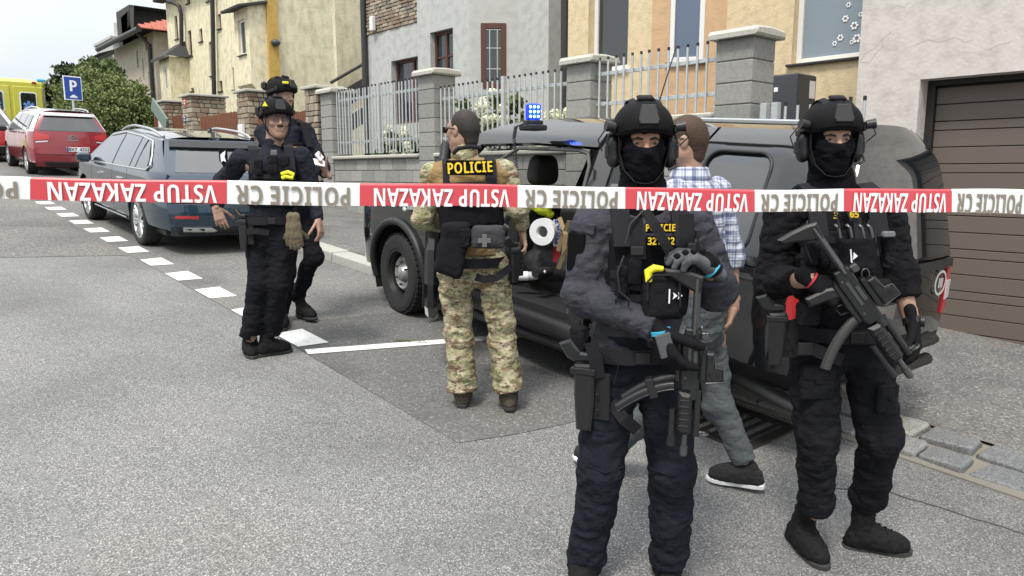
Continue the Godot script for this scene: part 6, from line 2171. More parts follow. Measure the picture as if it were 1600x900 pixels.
func head_mesh(mb: MB, h: Frame, cell: float, neck: Vector3) -> void:
	var f := Field.new(cell)
	f.ell(h.p(0, 0.03, -0.015), Vector3(0.074, 0.092, 0.094), 0.02, h.b)
	f.ell(h.p(0, -0.035, 0.018), Vector3(0.06, 0.085, 0.068), 0.03, h.b)
	f.cap(h.p(-0.042, -0.06, 0.0), h.p(0, -0.098, 0.052), 0.028, 0.024, 0.03)
	f.cap(h.p(0.042, -0.06, 0.0), h.p(0, -0.098, 0.052), 0.028, 0.024, 0.03)
	f.cap(h.p(-0.034, 0.03, 0.072), h.p(0.034, 0.03, 0.072), 0.013, 0.013, 0.02)
	for s in [-1.0, 1.0]:
		f.ell(h.p(s * 0.04, -0.02, 0.062), Vector3(0.022, 0.02, 0.018), 0.02, h.b)
		f.ell(h.p(s * 0.031, 0.007, 0.1), Vector3(0.019, 0.0095, 0.02), 0.01, h.b, true)
		f.ell(h.p(s * 0.076, -0.002, -0.008), Vector3(0.01, 0.032, 0.019), 0.008, h.b)
	f.cap(h.p(0, 0.02, 0.083), h.p(0, -0.024, 0.104), 0.008, 0.012, 0.014)
	f.cap(h.p(-0.014, -0.027, 0.088), h.p(0.014, -0.027, 0.088), 0.008, 0.008, 0.01)
	f.cap(h.p(-0.02, -0.054, 0.08), h.p(0.02, -0.054, 0.08), 0.008, 0.008, 0.01)
	f.cap(h.p(-0.017, -0.067, 0.079), h.p(0.017, -0.067, 0.079), 0.008, 0.008, 0.01)
	f.cap(h.p(0, -0.05, -0.02), neck, 0.056, 0.062, 0.03)
	f.build(mb)

func eyes(root: Node3D, h: Frame, skin: Material) -> void:
	for s in [-1.0, 1.0]:
		var mb := MB.new()
		mb.ball(h.p(s * 0.031, 0.007, 0.073), Vector3(0.0125, 0.0054, 0.0112), h.b, 12)
		var e := wpart("eye", mb, M.eyewhite, root)
		mb = MB.new()
		mb.ball(h.p(s * 0.031, 0.0075, 0.0825), Vector3(0.0056, 0.005, 0.003), h.b, 10)
		wpart("iris", mb, M.iris, e)
		mb = MB.new()
		mb.tube([h.p(s * 0.012, 0.019, 0.088), h.p(s * 0.03, 0.0245, 0.087), h.p(s * 0.05, 0.019, 0.073)], [0.004, 0.0046, 0.002], 6)
		wpart("eyebrow", mb, M.hair, root)
		mb = MB.new()
		mb.tube([h.p(s * 0.018, 0.0095, 0.0815), h.p(s * 0.031, 0.0135, 0.084), h.p(s * 0.045, 0.0095, 0.0775)], 0.0022, 6)
		wpart("eyelid", mb, skin, e)

func hand_mesh(mb: MB, w: Vector3, dir: Vector3, palm: Vector3, thumb: float, curl: Array, infl := 0.0, sc := 1.0, cell := 0.0045) -> void:
	# w wrist, dir towards the knuckles, palm: way the palm looks, thumb: +1 or -1 side, curl: bend per finger joint (thumb last)
	dir = dir.normalized()
	palm = (palm - dir * palm.dot(dir)).normalized()
	var ac := dir.cross(palm) * thumb
	var f := Field.new(cell)
	var up := palm
	for i in 4:
		var x := 0.027 - i * 0.018
		f.cap(w + dir * 0.01 * sc + ac * x * 0.6 * sc, w + dir * 0.085 * sc + ac * x * sc, (0.016 + infl) * sc, (0.012 + infl) * sc, 0.012)
	for i in 4:
		var x := 0.0285 - i * 0.019
		var p := w + (dir * (0.088 - 0.004 * absf(i - 1.3)) + ac * x) * sc
		var L: float = [0.074, 0.082, 0.077, 0.06][i] * sc
		var d := (dir + ac * (0.07 * (1.5 - i))).normalized()
		for k in 3:
			var a: float = curl[i] * ([0.8, 1.1, 0.8][k])
			d = d.rotated(dir.cross(palm).normalized(), a)
			var l: float = L * [0.44, 0.31, 0.25][k]
			var r: float = ([0.0095, 0.0086, 0.0078][k] + infl) * sc
			f.cap(p, p + d * l, r, r * 0.92, 0.003)
			p += d * l
	var t := w + (dir * 0.022 + ac * 0.03 + palm * 0.006) * sc
	var td := (dir * 0.72 + ac * 0.62 + palm * 0.35).normalized()
	for k in 3:
		var l: float = [0.042, 0.034, 0.026][k] * sc
		f.cap(t, t + td * l, ([0.0135, 0.0105, 0.0095][k] + infl) * sc, (0.0095 + infl) * sc, 0.006)
		t += td * l
		td = (td + palm * curl[4] * 0.6 - ac * curl[4] * 0.5).normalized()
	f.cap(w - dir * 0.05, w + dir * 0.02, (0.027 + infl) * sc, (0.025 + infl) * sc, 0.015, palm, 1.3)
	f.build(mb)

func core_body(mb: MB, j: Dictionary) -> void:   # the body under the clothes
	var f := Field.new(0.02)
	f.cap(j.chest, j.belly, 0.12, 0.11, 0.05, j.fwd, 1.3)
	f.cap(j.belly, j.pelvis, 0.11, 0.11, 0.05, j.fwd, 1.3)
	f.cap(j.chest, j.neck, 0.08, 0.05, 0.04)
	for s in ["l", "r"]:
		f.cap(j.chest, j["sh" + s], 0.06, 0.05, 0.05)
		f.cap(j["sh" + s], j["el" + s], 0.045, 0.038, 0.03)
		f.cap(j["el" + s], j["wr" + s], 0.043, 0.031, 0.02)
		f.cap(j.pelvis, j["hip" + s], 0.1, 0.08, 0.04)
		f.cap(j["hip" + s], j["kn" + s], 0.07, 0.05, 0.03)
		f.cap(j["kn" + s], j["an" + s], 0.05, 0.038, 0.03)
	f.build(mb)

func _folds(f: Field, sd: int, amp: float, sc: Vector3) -> void:
	# long soft folds, sharp creases across them and small puckers
	f.rough(noise(FastNoiseLite.TYPE_SIMPLEX_SMOOTH, 1.0, 1, sd + 40), amp * 0.6, sc * 0.8)
	f.rough(fold_noise(sd), amp * 0.75, sc)
	var n := noise(FastNoiseLite.TYPE_SIMPLEX_SMOOTH, 1.0, 1, sd + 7)
	n.fractal_type = FastNoiseLite.FRACTAL_RIDGED
	n.domain_warp_enabled = true
	n.domain_warp_amplitude = 0.6
	n.domain_warp_frequency = 0.7
	f.rough(n, amp * 0.42, sc * Vector3(1.9, 2.6, 1.9))

func jacket_field(j: Dictionary, c: Dictionary) -> Field:
	var f := Field.new(c.get("cell", 0.011))
	var w: float = c.get("bulk", 1.0)
	f.cap(j.chest, j.belly, 0.155 * w, 0.145 * w, 0.06, j.fwd, 1.3)
	f.cap(j.belly, j.pelvis, 0.145 * w, 0.15 * w, 0.06, j.fwd, 1.3)
	f.cap(j.shl, j.shr, 0.062 * w, 0.062 * w, 0.08)
	f.cap(j.neck + (j.chest - j.neck) * 0.4, j.neck + Vector3(0, 0.015, 0), 0.09, 0.062, 0.04)
	for s in ["l", "r"]:
		var aw: float = c.get("arms", 1.1)
		f.cap(j["sh" + s], j["el" + s], 0.07 * aw, 0.064 * aw, 0.035)
		f.cap(j["el" + s], j["wr" + s], 0.064 * aw, c.get("cuff", 0.043), 0.03)
	_folds(f, c.sd, c.get("amp", 0.011), Vector3(5.5, 8, 5.5))
	for s in ["l", "r"]:
		var d: Vector3 = (j["wr" + s] - j["el" + s]).normalized()
		var back: float = c.get("sleeve_" + s, 0.0)
		f.keep_near(j["wr" + s] - d * back, d, j["wr" + s], 0.11 + back)
	f.keep(j.pelvis - Vector3(0, c.get("hem", 0.02), 0), Vector3.DOWN)
	f.keep(j.neck + Vector3(0, 0.045, 0), Vector3.UP)
	return f

func trouser_field(j: Dictionary, c: Dictionary) -> Field:
	var f := Field.new(c.get("cell", 0.011))
	var w: float = c.get("bulk", 1.0)
	var wl: float = c.get("legs", 1.0)
	f.cap(j.pelvis + Vector3(0, c.get("top", 0.075) - 0.025, 0), j.pelvis - Vector3(0, 0.03, 0), 0.15 * w, 0.15 * w, 0.05, j.fwd, 1.25)
	for s in ["l", "r"]:
		f.cap(j["hip" + s], j["kn" + s], 0.098 * wl, 0.08 * wl, 0.035)
		f.cap(j["kn" + s], j["an" + s], 0.08 * wl, c.get("hemr", 0.066) * wl, 0.03)
		var kd: Vector3 = j["kn" + s]
		f.ell(kd + j.fwd * 0.03 - Vector3(0, 0.02, 0), Vector3(0.06, 0.085, 0.055) * wl, 0.03)
		if c.get("bag", true): f.ell(j["an" + s] + Vector3(0, 0.05, 0), Vector3(0.068, 0.045, 0.07) * wl, 0.03)
	_folds(f, c.sd + 3, c.get("amp", 0.011), Vector3(4.6, 7, 4.6))
	for s in ["l", "r"]:
		var d: Vector3 = (j["an" + s] - j["kn" + s]).normalized()
		f.keep_near(j["an" + s], d, j["an" + s], 0.16)
	f.keep(j.pelvis + Vector3(0, c.get("top", 0.075), 0), Vector3.UP)
	return f

func boot(root: Node3D, an: Vector3, toe: Vector3, m: Material, sole_m: Material, called := "boot", low := false, cell := 0.008, up := Vector3.UP) -> MeshInstance3D:
	# an: ankle joint, toe: tip of the boot on the ground; up: normal of the sole
	var dir := toe - an
	dir = (dir - up * dir.dot(up)).normalized()
	var flo := toe - up * 0.0
	var heel := toe - dir * 0.285
	var sd := up.cross(dir).normalized()
	var f := Field.new(cell)
	f.cap(heel + dir * 0.052 + up * 0.055, heel + dir * 0.12 + up * 0.07, 0.044, 0.05, 0.03)
	f.cap(heel + dir * 0.12 + up * 0.07, toe - dir * 0.055 + up * 0.045, 0.05, 0.042, 0.04)
	f.cap(heel + dir * 0.15 + up * 0.05 + sd * 0.012, toe - dir * 0.085 + up * 0.044 + sd * 0.008, 0.047, 0.043, 0.03)
	f.cap(heel + dir * 0.15 + up * 0.05 - sd * 0.012, toe - dir * 0.095 + up * 0.044 - sd * 0.01, 0.045, 0.042, 0.03)
	f.cap(heel + dir * 0.045 + up * 0.03, toe - dir * 0.1 + up * 0.03, 0.042, 0.05, 0.02)
	f.cap(toe - dir * 0.12 + up * 0.03, toe - dir * 0.048 + up * 0.03, 0.049, 0.042, 0.02)
	if not low: f.cap(heel + dir * 0.075 + up * 0.08, an + Vector3(0, 0.1, 0), 0.048, 0.055, 0.03)
	else: f.cap(heel + dir * 0.065 + up * 0.07, heel + dir * 0.075 + up * 0.1, 0.04, 0.042, 0.02)
	f.rough(fold_noise(5), 0.006, Vector3(22, 22, 22))
	f.keep(heel + up * 0.022, -up)
	var mb := MB.new()
	f.build(mb)
	var o := wpart(called, mb, m, root)
	mb = MB.new()
	var poly := PackedVector2Array()
	for q in [[0.0, -0.018], [0.01, -0.032], [0.05, -0.04], [0.13, -0.036], [0.2, -0.05], [0.25, -0.042], [0.28, -0.02], [0.29, 0.0], [0.28, 0.025], [0.25, 0.045], [0.2, 0.05], [0.13, 0.04], [0.05, 0.04], [0.01, 0.032], [0.0, 0.018]]: poly.append(Vector2(q[0], q[1]))
	mb.prism(poly, Transform3D(Basis(dir, up.cross(dir), up) , heel + up * 0.0125), 0.025, 0.005)
	wpart("sole", mb, sole_m, o)
	# laces
	mb = MB.new()
	for k in 5:
		var c := heel + dir * (0.2 - k * 0.026) + up * (0.1 + k * 0.012 - (0.016 if low else 0.0))
		mb.tube([c - sd * 0.026 - up * 0.008, c + up * 0.006, c + sd * 0.026 - up * 0.008], 0.0032, 5)
	wpart("lace", mb, M.webbing, o)
	return o

func pouch(root: Node3D, called: String, c: Vector3, w: float, h: float, d: float, b: Basis, m: Material, flap := true) -> MeshInstance3D:
	var f := Field.new(maxf(0.005, minf(w, h) / 14.0))
	var r := minf(d * 0.5, minf(w, h) * 0.32)
	var x := w / 2 - r
	var y := h / 2 - r
	var rows := maxi(2, int(ceil(y * 2.0 / (r * 0.8))) + 1)
	for i in rows:
		var yy := lerpf(-y, y, i / float(rows - 1))
		f.cap(c + b * Vector3(-x, yy, 0), c + b * Vector3(x, yy, 0), r, r, 0.01, b.z, r / (d * 0.5))
	f.rough(fold_noise(int(c.x * 900)), 0.004, Vector3(18, 18, 18))
	var mb := MB.new()
	f.build(mb)
	mb.cbox(c, Vector3(w * 0.94, h * 0.94, d * 0.8), d * 0.2, b)
	var o := wpart(called, mb, m, root)
	if flap:
		mb = MB.new()
		mb.cbox(c + b * Vector3(0, h * 0.26, d * 0.46), Vector3(w * 0.92, h * 0.34, 0.008), 0.003, b)
		mb.cbox(c + b * Vector3(0, h * 0.06, d * 0.46), Vector3(w * 0.22, h * 0.2, 0.011), 0.003, b)
		wpart("flap", mb, m, o)
	return o

func px_strap(l: Array, d: float, w: float, th := 0.004) -> MB:   # strap through picture points [x, y, nearer by]
	var mb := MB.new()
	var pts: Array = []
	for q in l: pts.append(at_d(q[0], q[1], d - (q[2] if q.size() > 2 else 0.0)))
	mb.strap(pts, -fh, w, th)
	return mb

func helmet(root: Node3D, h: Frame, cups: bool, extras := 0) -> MeshInstance3D:
	var f := Field.new(0.0065)
	f.ell(h.p(0, 0.048, -0.014), Vector3(0.108, 0.118, 0.13), 0.01, h.b)
	f.ell(h.p(0, 0.07, 0.05), Vector3(0.09, 0.07, 0.08), 0.04, h.b)
	f.keep(h.p(0, 0.043, 0.1), -h.b.y + h.b.z * 0.22)
	for s in [-1.0, 1.0]: f.ell(h.p(s * 0.125, -0.02, 0.005), Vector3(0.05, 0.07, 0.062), 0.012, h.b, true)
	var mb := MB.new()
	f.build(mb)
	var o := wpart("helmet", mb, M.helmet, root)
	# edge band, webbing bands, side rails
	mb = MB.new()
	var rim: Array = []
	for i in 25:
		var a := lerpf(-0.62, 0.62, i / 24.0) * PI
		var z := cos(a) * 0.126 - 0.012
		var y := 0.046 + (z - 0.1) * 0.22
		if absf(a) > 0.9 and absf(a) < 2.1: y += 0.02 * (1.0 - absf(absf(a) - 1.5) / 0.6)
		rim.append(h.p(sin(a) * 0.109, y, z))
	mb.tube(rim, 0.0055, 6)
	wpart("rim", mb, M.webbing, o)
	mb = MB.new()
	for x in [-0.045, 0.045]:
		var l: Array = []
		for i in 13:
			var a := lerpf(0.45, 2.5, i / 12.0)
			var r := sqrt(maxf(0.01, 1.0 - pow(x / 0.108, 2.0)))
			l.append(h.p(x, 0.052 + sin(a) * 0.119 * r, -0.012 + cos(a) * 0.133 * r))
		var nn: Array = []
		for p in l: nn.append((p - h.p(0, 0.04, -0.014)).normalized())
		mb.strap(l, nn, 0.024, 0.004)
	wpart("cover_band", mb, M.webbing, o)
	mb = MB.new()
	for s in [-1.0, 1.0]:
		mb.cbox(h.p(s * 0.108, 0.045, -0.005), Vector3(0.014, 0.024, 0.13), 0.005, h.b * Basis(Vector3.RIGHT, -0.15))
		mb.cbox(h.p(s * 0.112, 0.06, 0.045), Vector3(0.016, 0.03, 0.03), 0.005, h.b)
	wpart("side_rail", mb, M.polymer, o)
	# mount plate on the brow
	mb = MB.new()
	var sx := Transform3D(h.b * Basis(Vector3.RIGHT, -0.3), h.p(0, 0.1, 0.121))
	var po := PackedVector2Array([Vector2(-0.03, -0.035), Vector2(0.03, -0.035), Vector2(0.036, -0.02), Vector2(0.024, 0.035), Vector2(-0.024, 0.035), Vector2(-0.036, -0.02)])
	mb.prism(po, sx, 0.014, 0.003)
	var mf := MB.new()
	mf.tube([sx * Vector3(-0.052, -0.03, -0.006), sx * Vector3(-0.032, -0.008, 0.006), sx * Vector3(-0.02, 0.034, 0.004)], 0.005, 6)
	mf.tube([sx * Vector3(0.052, -0.03, -0.006), sx * Vector3(0.032, -0.008, 0.006), sx * Vector3(0.02, 0.034, 0.004)], 0.005, 6)
	mf.tube([sx * Vector3(-0.036, -0.036, 0.006), sx * Vector3(0.036, -0.036, 0.006)], 0.004, 6)
	mf.tube([sx * Vector3(-0.024, 0.035, 0.006), sx * Vector3(0.024, 0.035, 0.006)], 0.003, 6)
	var sh := wpart("mount_plate", mb, M.polymer, o)
	wpart("mount_frame", mf, M.gunmetal, sh)
	mb = MB.new()
	mb.cbox(sx * Vector3(0, -0.002, 0.007), Vector3(0.034, 0.042, 0.005), 0.002, sx.basis)
	wpart("mount_recess", mb, M.blackmatte, sh)
	mb = MB.new()
	for s in [-1.0, 1.0]: mb.ball(sx * Vector3(s * 0.05, -0.03, -0.003), Vector3(0.006, 0.006, 0.005), sx.basis, 8)
	wpart("screw", mb, M.gunsteel, sh)
	mb = MB.new()
	mb.cbox(h.p(0, 0.163, 0.045), Vector3(0.06, 0.014, 0.04), 0.006, h.b * Basis(Vector3.RIGHT, 0.35))
	wpart("top_pad", mb, M.webbing, o)
	if cups:
		for s in [-1.0, 1.0]:
			mb = MB.new()
			mb.tube([h.p(s * 0.108, 0.062, 0.062), h.p(s * 0.14, 0.066, 0.07)], [0.016, 0.019], 12)
			wpart("lamp", mb, M.polymer, o)
			mb = MB.new()
			var cfd := Field.new(0.006)
			cfd.cap(h.p(s * 0.1, -0.045, -0.005), h.p(s * 0.1, 0.005, -0.008), 0.034, 0.034, 0.02, h.b.x, 1.3)
			cfd.build(mb)
			mb.cbox(h.p(s * 0.124, -0.02, -0.006), Vector3(0.014, 0.05, 0.04), 0.005, h.b)
			mb.tube([h.p(s * 0.118, 0.04, 0.0), h.p(s * 0.126, 0.01, 0.0), h.p(s * 0.12, -0.02, 0.0)], 0.006, 6)
			wpart("ear_cup", mb, M.polymer, root)
		mb = MB.new()
		mb.tube([h.p(-0.12, -0.05, 0.02), h.p(-0.115, -0.075, 0.05), h.p(-0.08, -0.085, 0.09)], 0.004, 6)
		wpart("boom", mb, M.polymer, root)
		mb = MB.new()
		mb.tube([h.p(0.135, 0.06, 0.04), h.p(0.16, 0.02, 0.02), h.p(0.145, -0.02, 0.02)], 0.0025, 5)
		mb.tube([h.p(-0.135, 0.06, 0.05), h.p(-0.16, 0.03, 0.03), h.p(-0.13, 0.0, 0.02)], 0.0025, 5)
		wpart("cable", mb, M.polymer, root)
	mb = MB.new()
	for s in [-1.0, 1.0]:
		mb.strap([h.p(s * 0.088, 0.03, 0.04), h.p(s * 0.084, -0.03, 0.035), h.p(s * 0.066, -0.09, 0.048), h.p(s * 0.03, -0.126, 0.07)], [h.b.x * s, h.b.x * s, (h.b.x * s - h.b.y * 0.5), -h.b.y], 0.018, 0.003)
		mb.strap([h.p(s * 0.09, 0.02, -0.04), h.p(s * 0.086, -0.04, 0.01), h.p(s * 0.07, -0.085, 0.045)], h.b.x * s, 0.015, 0.003)
	mb.strap([h.p(-0.03, -0.126, 0.07), h.p(0, -0.131, 0.075), h.p(0.03, -0.126, 0.07)], -h.b.y, 0.02, 0.004)
	wpart("chin_strap", mb, M.webbing, root)
	return o

func balaclava(root: Node3D, h: Frame, neck: Vector3) -> void:
	var f := Field.new(0.0055)
	f.ell(h.p(0, 0.03, -0.015), Vector3(0.08, 0.097, 0.1), 0.02, h.b)
	f.ell(h.p(0, -0.035, 0.02), Vector3(0.07, 0.095, 0.082), 0.03, h.b)
	f.cap(h.p(-0.022, -0.058, 0.082), h.p(0.022, -0.058, 0.082), 0.018, 0.018, 0.03)
	for s in [-1.0, 1.0]: f.ell(h.p(s * 0.042, -0.016, 0.06), Vector3(0.03, 0.032, 0.028), 0.02, h.b)
	f.cap(h.p(-0.042, -0.06, 0.0), h.p(0, -0.1, 0.056), 0.036, 0.033, 0.03)
	f.cap(h.p(0.042, -0.06, 0.0), h.p(0, -0.1, 0.056), 0.036, 0.033, 0.03)
	f.cap(h.p(0, -0.014, 0.09), h.p(0, -0.03, 0.106), 0.018, 0.021, 0.03)
	f.cap(h.p(0, -0.05, -0.02), neck - Vector3(0, 0.05, 0), 0.066, 0.09, 0.03)
	f.cap(neck + Vector3(0, 0.02, 0), neck - Vector3(0, 0.04, 0), 0.085, 0.1, 0.03)
	f.rough(fold_noise(17), 0.004, Vector3(9, 20, 9))
	f.ell(h.p(0, 0.012, 0.1), Vector3(0.05, 0.021, 0.065), 0.005, h.b, true)
	var mb := MB.new()
	f.build(mb)
	wpart("balaclava", mb, M.knit, root)

# short gun; x along the barrel, y up to the sights
func sub_gun(label: String, butt: Vector3, muzzle: Vector3, up: Vector3, twin: bool) -> Node3D:
	var d := (muzzle - butt).normalized()
	up = (up - d * up.dot(d)).normalized()
	var t := thing("submachine_gun", label, "gun", butt, "submachine guns", Basis(d, up, d.cross(up)))
	var k := muzzle.distance_to(butt) / 0.68
	var S := func(l: Array) -> PackedVector2Array:
		var o := PackedVector2Array()
		for q in l: o.append(Vector2(q[0], q[1]) * k)
		return o
	var I := Transform3D()
	var mb := MB.new()
	mb.prism(S.call([[0.2, -0.018], [0.2, 0.03], [0.215, 0.036], [0.43, 0.036], [0.43, -0.02], [0.4, -0.03], [0.25, -0.03]]), I, 0.038 * k, 0.006)
	mb.tube([Vector3(0.2, 0.018, 0) * k, Vector3(0.46, 0.018, 0) * k], 0.02 * k, 12)
	var rec := part("receiver", mb, M.gunmetal, t)
	mb = MB.new()
	mb.prism(S.call([[0.225, -0.03], [0.4, -0.03], [0.4, -0.045], [0.33, -0.05], [0.24, -0.046]]), I, 0.034 * k, 0.004)
	part("trigger_housing", mb, M.polymer, rec)
	mb = MB.new()
	for s in [-1, 1]: mb.cbox(Vector3(0.3, 0.0, s * 0.0205) * k, Vector3(0.1, 0.012, 0.003) * k, 0.001)
	for x in [0.24, 0.38]: mb.tube([Vector3(x, -0.012, -0.021) * k, Vector3(x, -0.012, 0.021) * k], 0.005 * k, 8)
	mb.cbox(Vector3(0.31, 0.02, 0.0205) * k, Vector3(0.06, 0.014, 0.003) * k, 0.001)
	part("selector", mb, M.gunsteel, rec)
	mb = MB.new()
	mb.prism(S.call([[0.435, -0.032], [0.44, 0.016], [0.585, 0.016], [0.595, 0.005], [0.595, -0.025], [0.58, -0.036]]), I, 0.05 * k, 0.012)
	for i in 5: mb.cbox(Vector3(0.465 + i * 0.024, -0.01, 0) * k, Vector3(0.008, 0.036, 0.054) * k, 0.002)
	part("handguard", mb, M.polymer, t)
	mb = MB.new()
	mb.tube([Vector3(0.59, -0.006, 0) * k, Vector3(0.68, -0.006, 0) * k], 0.0105 * k, 12)
	mb.tube([Vector3(0.64, -0.006, 0) * k, Vector3(0.675, -0.006, 0) * k], 0.014 * k, 12)
	part("barrel", mb, M.gunsteel, t)
	mb = MB.new()
	mb.tube([Vector3(0.43, 0.034, 0) * k, Vector3(0.6, 0.034, 0) * k], 0.0125 * k, 12)
	mb.cbox(Vector3(0.54, 0.04, -0.025) * k, Vector3(0.016, 0.012, 0.045) * k, 0.003)
	part("cocking_tube", mb, M.gunmetal, t)
	mb = MB.new()
	var rg: Array = []
	for i in 17: rg.append((Vector3(0.59, 0.062, 0) + Vector3(0, sin(TAU * i / 16), cos(TAU * i / 16)) * 0.016) * k)
	mb.tube(rg, 0.0035 * k, 6, false)
	mb.cbox(Vector3(0.59, 0.05, 0) * k, Vector3(0.018, 0.02, 0.012) * k, 0.003)
	mb.cbox(Vector3(0.59, 0.063, 0) * k, Vector3(0.004, 0.018, 0.004) * k, 0.001)
	part("front_sight", mb, M.gunsteel, t)
	mb = MB.new()
	mb.prism(S.call([[0.245, -0.04], [0.29, -0.042], [0.275, -0.085], [0.262, -0.135], [0.258, -0.15], [0.222, -0.146], [0.225, -0.12], [0.232, -0.07]]), I, 0.03 * k, 0.008)
	part("grip", mb, M.polymer, t)
	mb = MB.new()
	mb.tube([Vector3(0.29, -0.046, 0) * k, Vector3(0.292, -0.075, 0) * k, Vector3(0.31, -0.082, 0) * k, Vector3(0.345, -0.078, 0) * k, Vector3(0.352, -0.05, 0) * k], 0.0035 * k, 6)
	mb.tube([Vector3(0.318, -0.046, 0) * k, Vector3(0.312, -0.07, 0) * k], 0.003 * k, 6)
	part("trigger_guard", mb, M.polymer, t)
	for n in (2 if twin else 1):
		mb = MB.new()
		var pts: Array = []
		for i in 11:
			var a := i / 10.0
			pts.append(Vector3(0.385 + n * 0.03 + a * a * 0.07 + a * 0.03, -0.03 - a * 0.2 - n * 0.02, (n - (0.5 if twin else 0.0)) * 0.02) * k)
		mb.tube(pts, 0.02 * k, 8, true, Vector3(0, 0, 1), 0.58)
		var mg := part("magazine", mb, M.gunmetal if twin else M.magsteel, t)
		mb = MB.new()
		for s in [-1.0, 1.0]:
			var e: Array = []
			for p in pts: e.append(p + Vector3(s * 0.011, 0, -0.009 if n == 0 else 0.009) * k)
			mb.tube(e, 0.0022 * k, 5)
		part("rib", mb, M.gunsteel, mg)
	if twin:
		mb = MB.new()
		mb.cbox(Vector3(0.43, -0.13, 0) * k, Vector3(0.075, 0.03, 0.05) * k, 0.004, Basis(Vector3(0, 0, 1), 0.35))
		part("clamp", mb, M.polymer, t)
	# stock
	mb = MB.new()
	for s in [-1.0, 1.0]: mb.tube([Vector3(0.22, 0.012, s * 0.021) * k, Vector3(0.02, 0.014, s * 0.016) * k], 0.0065 * k, 8)
	mb.tube([Vector3(0.2, 0.014, 0) * k, Vector3(0.06, 0.016, 0) * k], 0.014 * k, 10)
	var sk := part("stock", mb, M.gunsteel, t)
	mb = MB.new()
	mb.prism(S.call([[0.05, 0.03], [0.075, 0.025], [0.06, -0.01], [0.03, -0.06], [0.012, -0.1], [-0.012, -0.105], [-0.008, -0.05], [0.0, 0.0], [0.012, 0.036]]), I, 0.036 * k, 0.008)
	part("butt_plate", mb, M.polymer, sk)
	mb = MB.new()
	mb.cbox(Vector3(0.225, 0.05, 0) * k, Vector3(0.03, 0.03, 0.03) * k, 0.006)
	mb.tube([Vector3(0.225, 0.052, -0.02) * k, Vector3(0.225, 0.052, 0.02) * k], 0.012 * k, 10)
	part("rear_sight", mb, M.gunsteel, t)
	# reflex optic
	mb = MB.new()
	mb.cbox(Vector3(0.33, 0.05, 0) * k, Vector3(0.12, 0.02, 0.034) * k, 0.004)
	mb.prism(S.call([[0.285, 0.058], [0.285, 0.085], [0.335, 0.09], [0.34, 0.118], [0.385, 0.122], [0.392, 0.06]]), I, 0.046 * k, 0.005)
	var op := part("optic", mb, M.gunmetal, t)
	mb = MB.new()
	for s in [-1.0, 1.0]:
		for p in [[0.305, 0.072, 0.0075], [0.362, 0.074, 0.009], [0.364, 0.1, 0.0085]]: mb.tube([Vector3(p[0], p[1], s * 0.02) * k, Vector3(p[0], p[1], s * 0.0255) * k], p[2] * k, 10)
	part("button", mb, M.blackmatte, op)
	mb = MB.new()
	mb.tube(S3([[0.284, 0.086], [0.336, 0.091], [0.341, 0.12], [0.386, 0.124], [0.394, 0.06]], 0.0225 * k, k), 0.0022, 5)
	part("hood_edge", mb, M.gunsteel, op)
	# lamp under the handguard
	mb = MB.new()
	mb.tube([Vector3(0.5, -0.052, 0.012) * k, Vector3(0.6, -0.052, 0.012) * k, Vector3(0.605, -0.052, 0.012) * k, Vector3(0.64, -0.052, 0.012) * k], [0.011 * k, 0.011 * k, 0.0145 * k, 0.015 * k], 12)
	part("weapon_light", mb, M.gunmetal, t)
	return t
func S3(l: Array, z: float, k: float) -> Array:
	var o: Array = []
	for q in l: o.append(Vector3(q[0] * k, q[1] * k, z))
	return o

func pistol(root: Node3D, b: Transform3D, called := "holster", shell: Material = null) -> MeshInstance3D:
	# holster hanging down local -y with the pistol grip leaning to local -x, outer face +z
	var mb := MB.new()
	var I := b
	mb.prism(PackedVector2Array([Vector2(-0.03, 0.04), Vector2(0.035, 0.045), Vector2(0.035, -0.08), Vector2(0.025, -0.17), Vector2(-0.022, -0.17), Vector2(-0.03, -0.06)]), I, 0.042, 0.008)
	mb.cbox(b * Vector3(0, 0.02, 0.0), Vector3(0.082, 0.022, 0.05), 0.004, b.basis)
	var o := wpart(called, mb, shell if shell else M.polymer, root)
	mb = MB.new()
	mb.prism(PackedVector2Array([Vector2(-0.03, 0.045), Vector2(0.03, 0.05), Vector2(0.03, 0.075), Vector2(-0.012, 0.078), Vector2(-0.045, 0.115), Vector2(-0.085, 0.1), Vector2(-0.055, 0.055)]), I, 0.032, 0.007)
	wpart("pistol", mb, M.gunmetal, o)
	mb = MB.new()
	for y in [-0.05, -0.1]: mb.ball(b * Vector3(0.045, y, 0.012), Vector3(0.006, 0.006, 0.004), b.basis, 8)
	mb.cbox(b * Vector3(0.05, -0.06, -0.006), Vector3(0.06, 0.15, 0.012), 0.004, b.basis)
	wpart("leg_plate", mb, M.blackmatte, o)
	return o

func turned(deg: float) -> Vector3: return (-fh).rotated(Vector3.UP, deg_to_rad(deg))   # 0 faces the camera, + turns to the picture's right
func mean(a: Vector3, b: Vector3) -> Vector3: return (a + b) * 0.5

